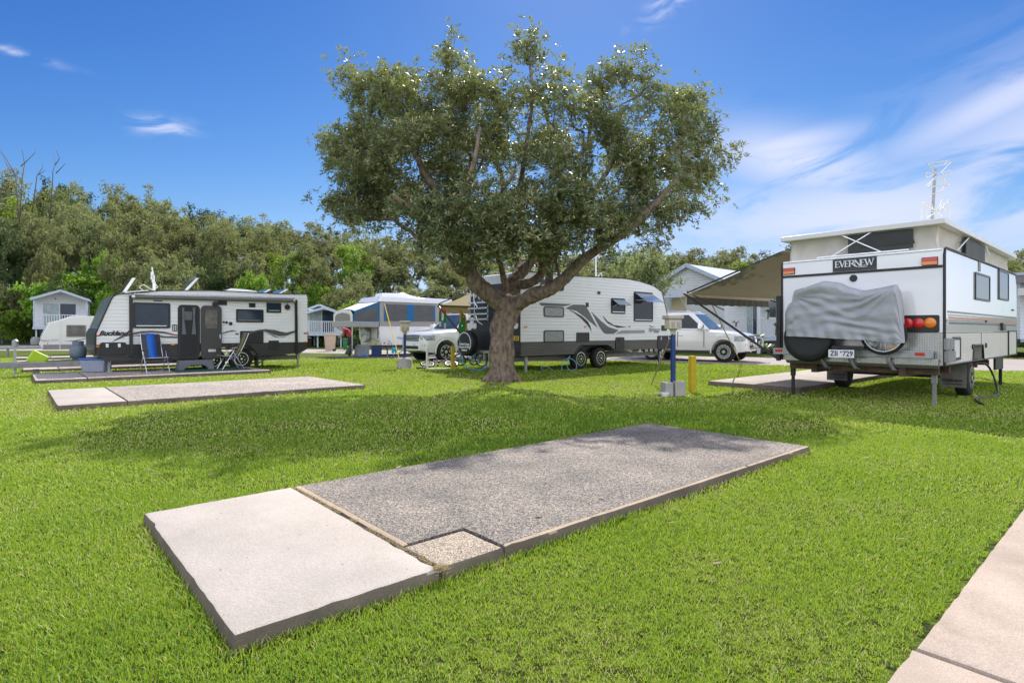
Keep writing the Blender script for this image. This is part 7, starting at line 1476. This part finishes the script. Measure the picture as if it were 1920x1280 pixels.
def proto_tree(seed, mats, W, H, trunk, nleaf, flat=.75, shrub=False, ls=.17):
    """unit builder: crown W wide, total height H. returns (trunk_obj or None, crown_obj) data"""
    rng = np.random.default_rng(seed); nb = 13 if not shrub else 9; blobs = []
    for k in range(nb):
        a = rng.uniform(0, 2 * math.pi); rr = rng.uniform(.1, .33) * W; zz = H * (rng.uniform(.34, .86) if not shrub else rng.uniform(.18, .76))
        blobs.append((rr * math.cos(a), rr * math.sin(a), zz, rng.uniform(.15, .25) * W))
    att = []
    for bx, by, bz, br in blobs:
        n = 9; u = rng.normal(0, 1, (n, 3)); u /= np.linalg.norm(u, axis=1)[:, None]; u *= rng.random((n, 1)) ** .35; att.append(np.array([bx, by, bz]) + u * np.array([br, br, br * flat]))
    att = np.concatenate(att)
    if shrub: ch = [(None, 0, [(0, 0, -.3, .12), (.05, 0, H * .12, .10), (.1, .05, H * .25, .08)])]
    else: ch = [(None, 0, [(0, 0, -.6, trunk * 1.2), (.1, .05, H * .12, trunk), (.0, .1, H * .25, trunk * .85)]), (0, 2, [(.5, .2, H * .36, trunk * .6), (.9, .2, H * .48, trunk * .5)]), (0, 2, [(-.5, -.1, H * .36, trunk * .6), (-.8, -.4, H * .48, trunk * .5)])]
    pos, par, rad, tips = grow(ch, att, rng, step=.7, alpha=.25, wig=.10)
    V, F, r = skeleton_mesh(pos, par, rad, tips, tip_r=.02, pw=2.4)
    npt = nleaf * 2 // 7; idx = rng.integers(0, len(att), npt); c = att[idx] + rng.normal(0, .21 * W / 7, (npt, 3)) * np.array([1, 1, .8])
    out = c - np.array([0, 0, H * .55]); out /= np.linalg.norm(out, axis=1)[:, None] + 1e-9; ax = out * .6 + np.array([0, 0, .6]) + rng.normal(0, .35, (npt, 3))
    tn = .35 + .35 * rng.random(len(att))[idx] + .02 * (c[:, 2] - H * .6)
    LV, LF, lt = leaves(c, ax, rng, 7, ls, ls * .24, tn, spread=(30, 100))
    return (V, F), (LV, LF, lt), mats
PROT = {}
def make_protos():
    for nm, seed, m, W, H, tr, nl, kw in (('grey_a', 1, F_GREY, 8, 8, .22, 11000, {}), ('grey_b', 2, F_GREY, 8, 8, .25, 11000, {}), ('grey_c', 3, F_GREY, 7, 8, .18, 9000, {}), ('green_a', 4, F_GREEN, 8, 8, .2, 11000, {}), ('dark_a', 5, F_DARK, 8, 8, .2, 10000, {}),
                                          ('shrub_a', 6, F_GREEN, 7, 5, .1, 12000, dict(shrub=True)), ('shrub_b', 7, F_GREY, 7, 5, .1, 10000, dict(shrub=True)), ('shrub_c', 8, F_DARK, 7, 5, .1, 10000, dict(shrub=True))):
        (V, F), (LV, LF, lt), mm = proto_tree(seed, m, W, H, tr, nl, **kw); t = np_mesh('trunk', V, F, m_tw, None, smooth=True); c = np_mesh('crown', LV, LF, m, None, tone=lt); PROT[nm] = (t.data, c.data, H)
        bpy.data.objects.remove(t); bpy.data.objects.remove(c)
make_protos()
rt = random.Random(77)
KIND = {'grey_a': 'grey-green rounded', 'grey_b': 'silvery grey-green', 'grey_c': 'sparse grey-green', 'green_a': 'bright green', 'dark_a': 'dark green', 'shrub_a': 'bright green bushy', 'shrub_b': 'grey-green bushy', 'shrub_c': 'dark green bushy'}
def place_tree(kind, px, Y, topy, wscale, label, group, z=None, cat='tree'):
    x = (px - 960) / FPX * Y; zb = (hill_h(x, Y) if Y > 44 else 0) if z is None else z; top = HC + (HY - topy) * Y / FPX; td, cd, H = PROT[kind]; s = max(.3, (top - zb) / (H * .98))
    t = thing('shrub' if kind.startswith('shrub') else 'tree', label, cat if not kind.startswith('shrub') else 'shrub', loc=(x, Y, zb), rot=rt.uniform(0, 6.28), group=group); t.scale = (wscale, wscale, s)
    for nm, d in (('trunk', td), ('crown', cd)): o = bpy.data.objects.new(nm, d); COL.objects.link(o); o.parent = t
    return t
def sky_y(px):
    T = [(-200, 325), (0, 312), (60, 318), (110, 326), (180, 340), (270, 345), (310, 352), (350, 374), (400, 372), (450, 382), (490, 392), (540, 398), (580, 408), (640, 412), (760, 440), (900, 455), (1100, 470), (1240, 470), (1290, 452), (1330, 458), (1380, 446), (1430, 462), (1480, 455), (1600, 470), (1800, 480), (1880, 470), (1900, 460), (2100, 465)]
    for (a, b), (c, d) in zip(T, T[1:]):
        if a <= px <= c: return b + (d - b) * (px - a) / (c - a)
    return 470
LM = [(-200, -60, 'left of the frame'), (-60, 40, 'above the far left cabin'), (40, 120, 'above the raised cabin ridge'), (120, 200, 'left of the first solar panel'), (200, 290, 'behind the first tilted solar panel'), (290, 370, 'behind the white mast on the caravan roof'), (370, 450, 'behind the second tilted solar panel'),
      (450, 530, 'behind the caravan air conditioner'), (530, 610, 'above the small railed cabin'), (610, 690, 'above the fold-out bed'), (690, 780, 'above the camper roof'), (780, 880, 'behind the left limbs of the big tree'), (880, 1000, 'behind the fork of the big tree'), (1000, 1100, 'behind the right limb of the big tree'),
      (1100, 1200, 'above the white caravan antenna'), (1200, 1290, 'left of the house gable'), (1290, 1370, 'above the house ridge'), (1370, 1450, 'left of the khaki awning'), (1450, 1560, 'beyond the khaki awning'), (1560, 1700, 'hidden behind the pop-top'), (1700, 1860, 'behind the pop-top right half'), (1860, 1960, 'at the right frame edge'), (1960, 2150, 'right of the frame')]
ROWS = [(76, 'on the skyline', 0.0, 1.25), (68, 'just below the skyline', 12, 1.1), (62, 'high up', 36, 1.1), (57, 'halfway up', 66, 1.1), (52, 'low down', 96, 1.1), (47.5, 'at ground level', 128, 1.15)]
kinds = [['grey_a', 'grey_b', 'dark_a', 'grey_b'], ['grey_b', 'grey_a', 'grey_a', 'green_a'], ['grey_b', 'grey_a', 'green_a', 'grey_c'], ['grey_c', 'green_a', 'grey_a', 'shrub_b'], ['grey_a', 'shrub_a', 'shrub_b', 'dark_a'], ['shrub_a', 'shrub_b', 'shrub_a', 'shrub_c']]
for ri, (Y, rl, dy, ws) in enumerate(ROWS):
    for li, (a, b, ll) in enumerate(LM):
        px = (a + b) / 2 + (b - a) * .45 * (ri % 2) + rt.uniform(-14, 14); k = kinds[ri][(li * 3 + ri + rt.randrange(2)) % 4]
        ty = sky_y(px) + dy * (.75 if px > 1200 else 1.0) + rt.uniform(-6, 10)
        if ri == 5: ty = max(ty, 500) + rt.uniform(0, 22)
        
        yy = Y + rt.uniform(-2.5, 2.5) + (4.5 if ri == 5 and px < 260 else (2.5 if ri == 5 and 520 < px < 680 else 0)) + (1.5 if ri == 4 and px < 260 else 0); wpx = (b - a) * yy / FPX; w = max(.62, wpx / 6.2) * ws
        place_tree(k, px, yy, ty, w, '%s %s %s %s' % (KIND[k], 'shrub' if k.startswith('shrub') else 'tree', rl, ll), 'bush trees on the dune')
place_tree('shrub_a', 150, 52.5, 478, 1.5, 'large round bright green shrub between the raised cabin and the solar panel', 'bush trees on the dune')
place_tree('shrub_a', 5, 50, 545, .8, 'yellow-green shrub hugging the left wall of the raised cabin', 'bush trees on the dune')
place_tree('grey_b', 1190, 31, 452, .62, 'grey-green banksia right behind the long white caravan and its antenna', None, z=0)
place_tree('grey_a', 1085, 36, 478, .6, 'grey-green tree between the big tree and the caravan antenna', None, z=0)
# bare branches above the crowns at the top left
def dead(label, pts_list, Y, r):
    b = P(*pts_list[0][0], Y); t = thing('dead_tree', label, 'tree', loc=(b[0], b[1], 0)); mb = MB()
    for pts in pts_list:
        q = [P(x, y, Y) for x, y in pts]; mb.tube([(p[0] - b[0], rt.uniform(-.4, .4) if i else 0, p[2]) for i, p in enumerate(q)], [r * (1 - .75 * i / (len(q) - 1)) for i in range(len(q))], 6)
    mb.build('branches', m_tw, t, smooth=True, ang=180)
dead('bare dead branches forking above the crowns at the far left edge', [[(36, 420), (30, 330), (20, 312), (5, 295), (0, 270)], [(30, 330), (12, 305), (2, 290), (-8, 275)]], 52, .05)
dead('bare dead tree with two upright forks, second from the left edge', [[(36, 420), (37, 330), (40, 305), (43, 284), (42, 280)], [(39, 312), (50, 300), (60, 285), (62, 280)], [(60, 400), (70, 330), (80, 315), (80, 305)], [(72, 328), (84, 318)]], 53, .045)
dead('slender bare dead tree forking like a Y, right of the other dead ones', [[(92, 420), (98, 332), (105, 325), (102, 305), (95, 285)], [(105, 325), (118, 312), (124, 304)], [(103, 310), (107, 295), (108, 283)]], 54, .045)
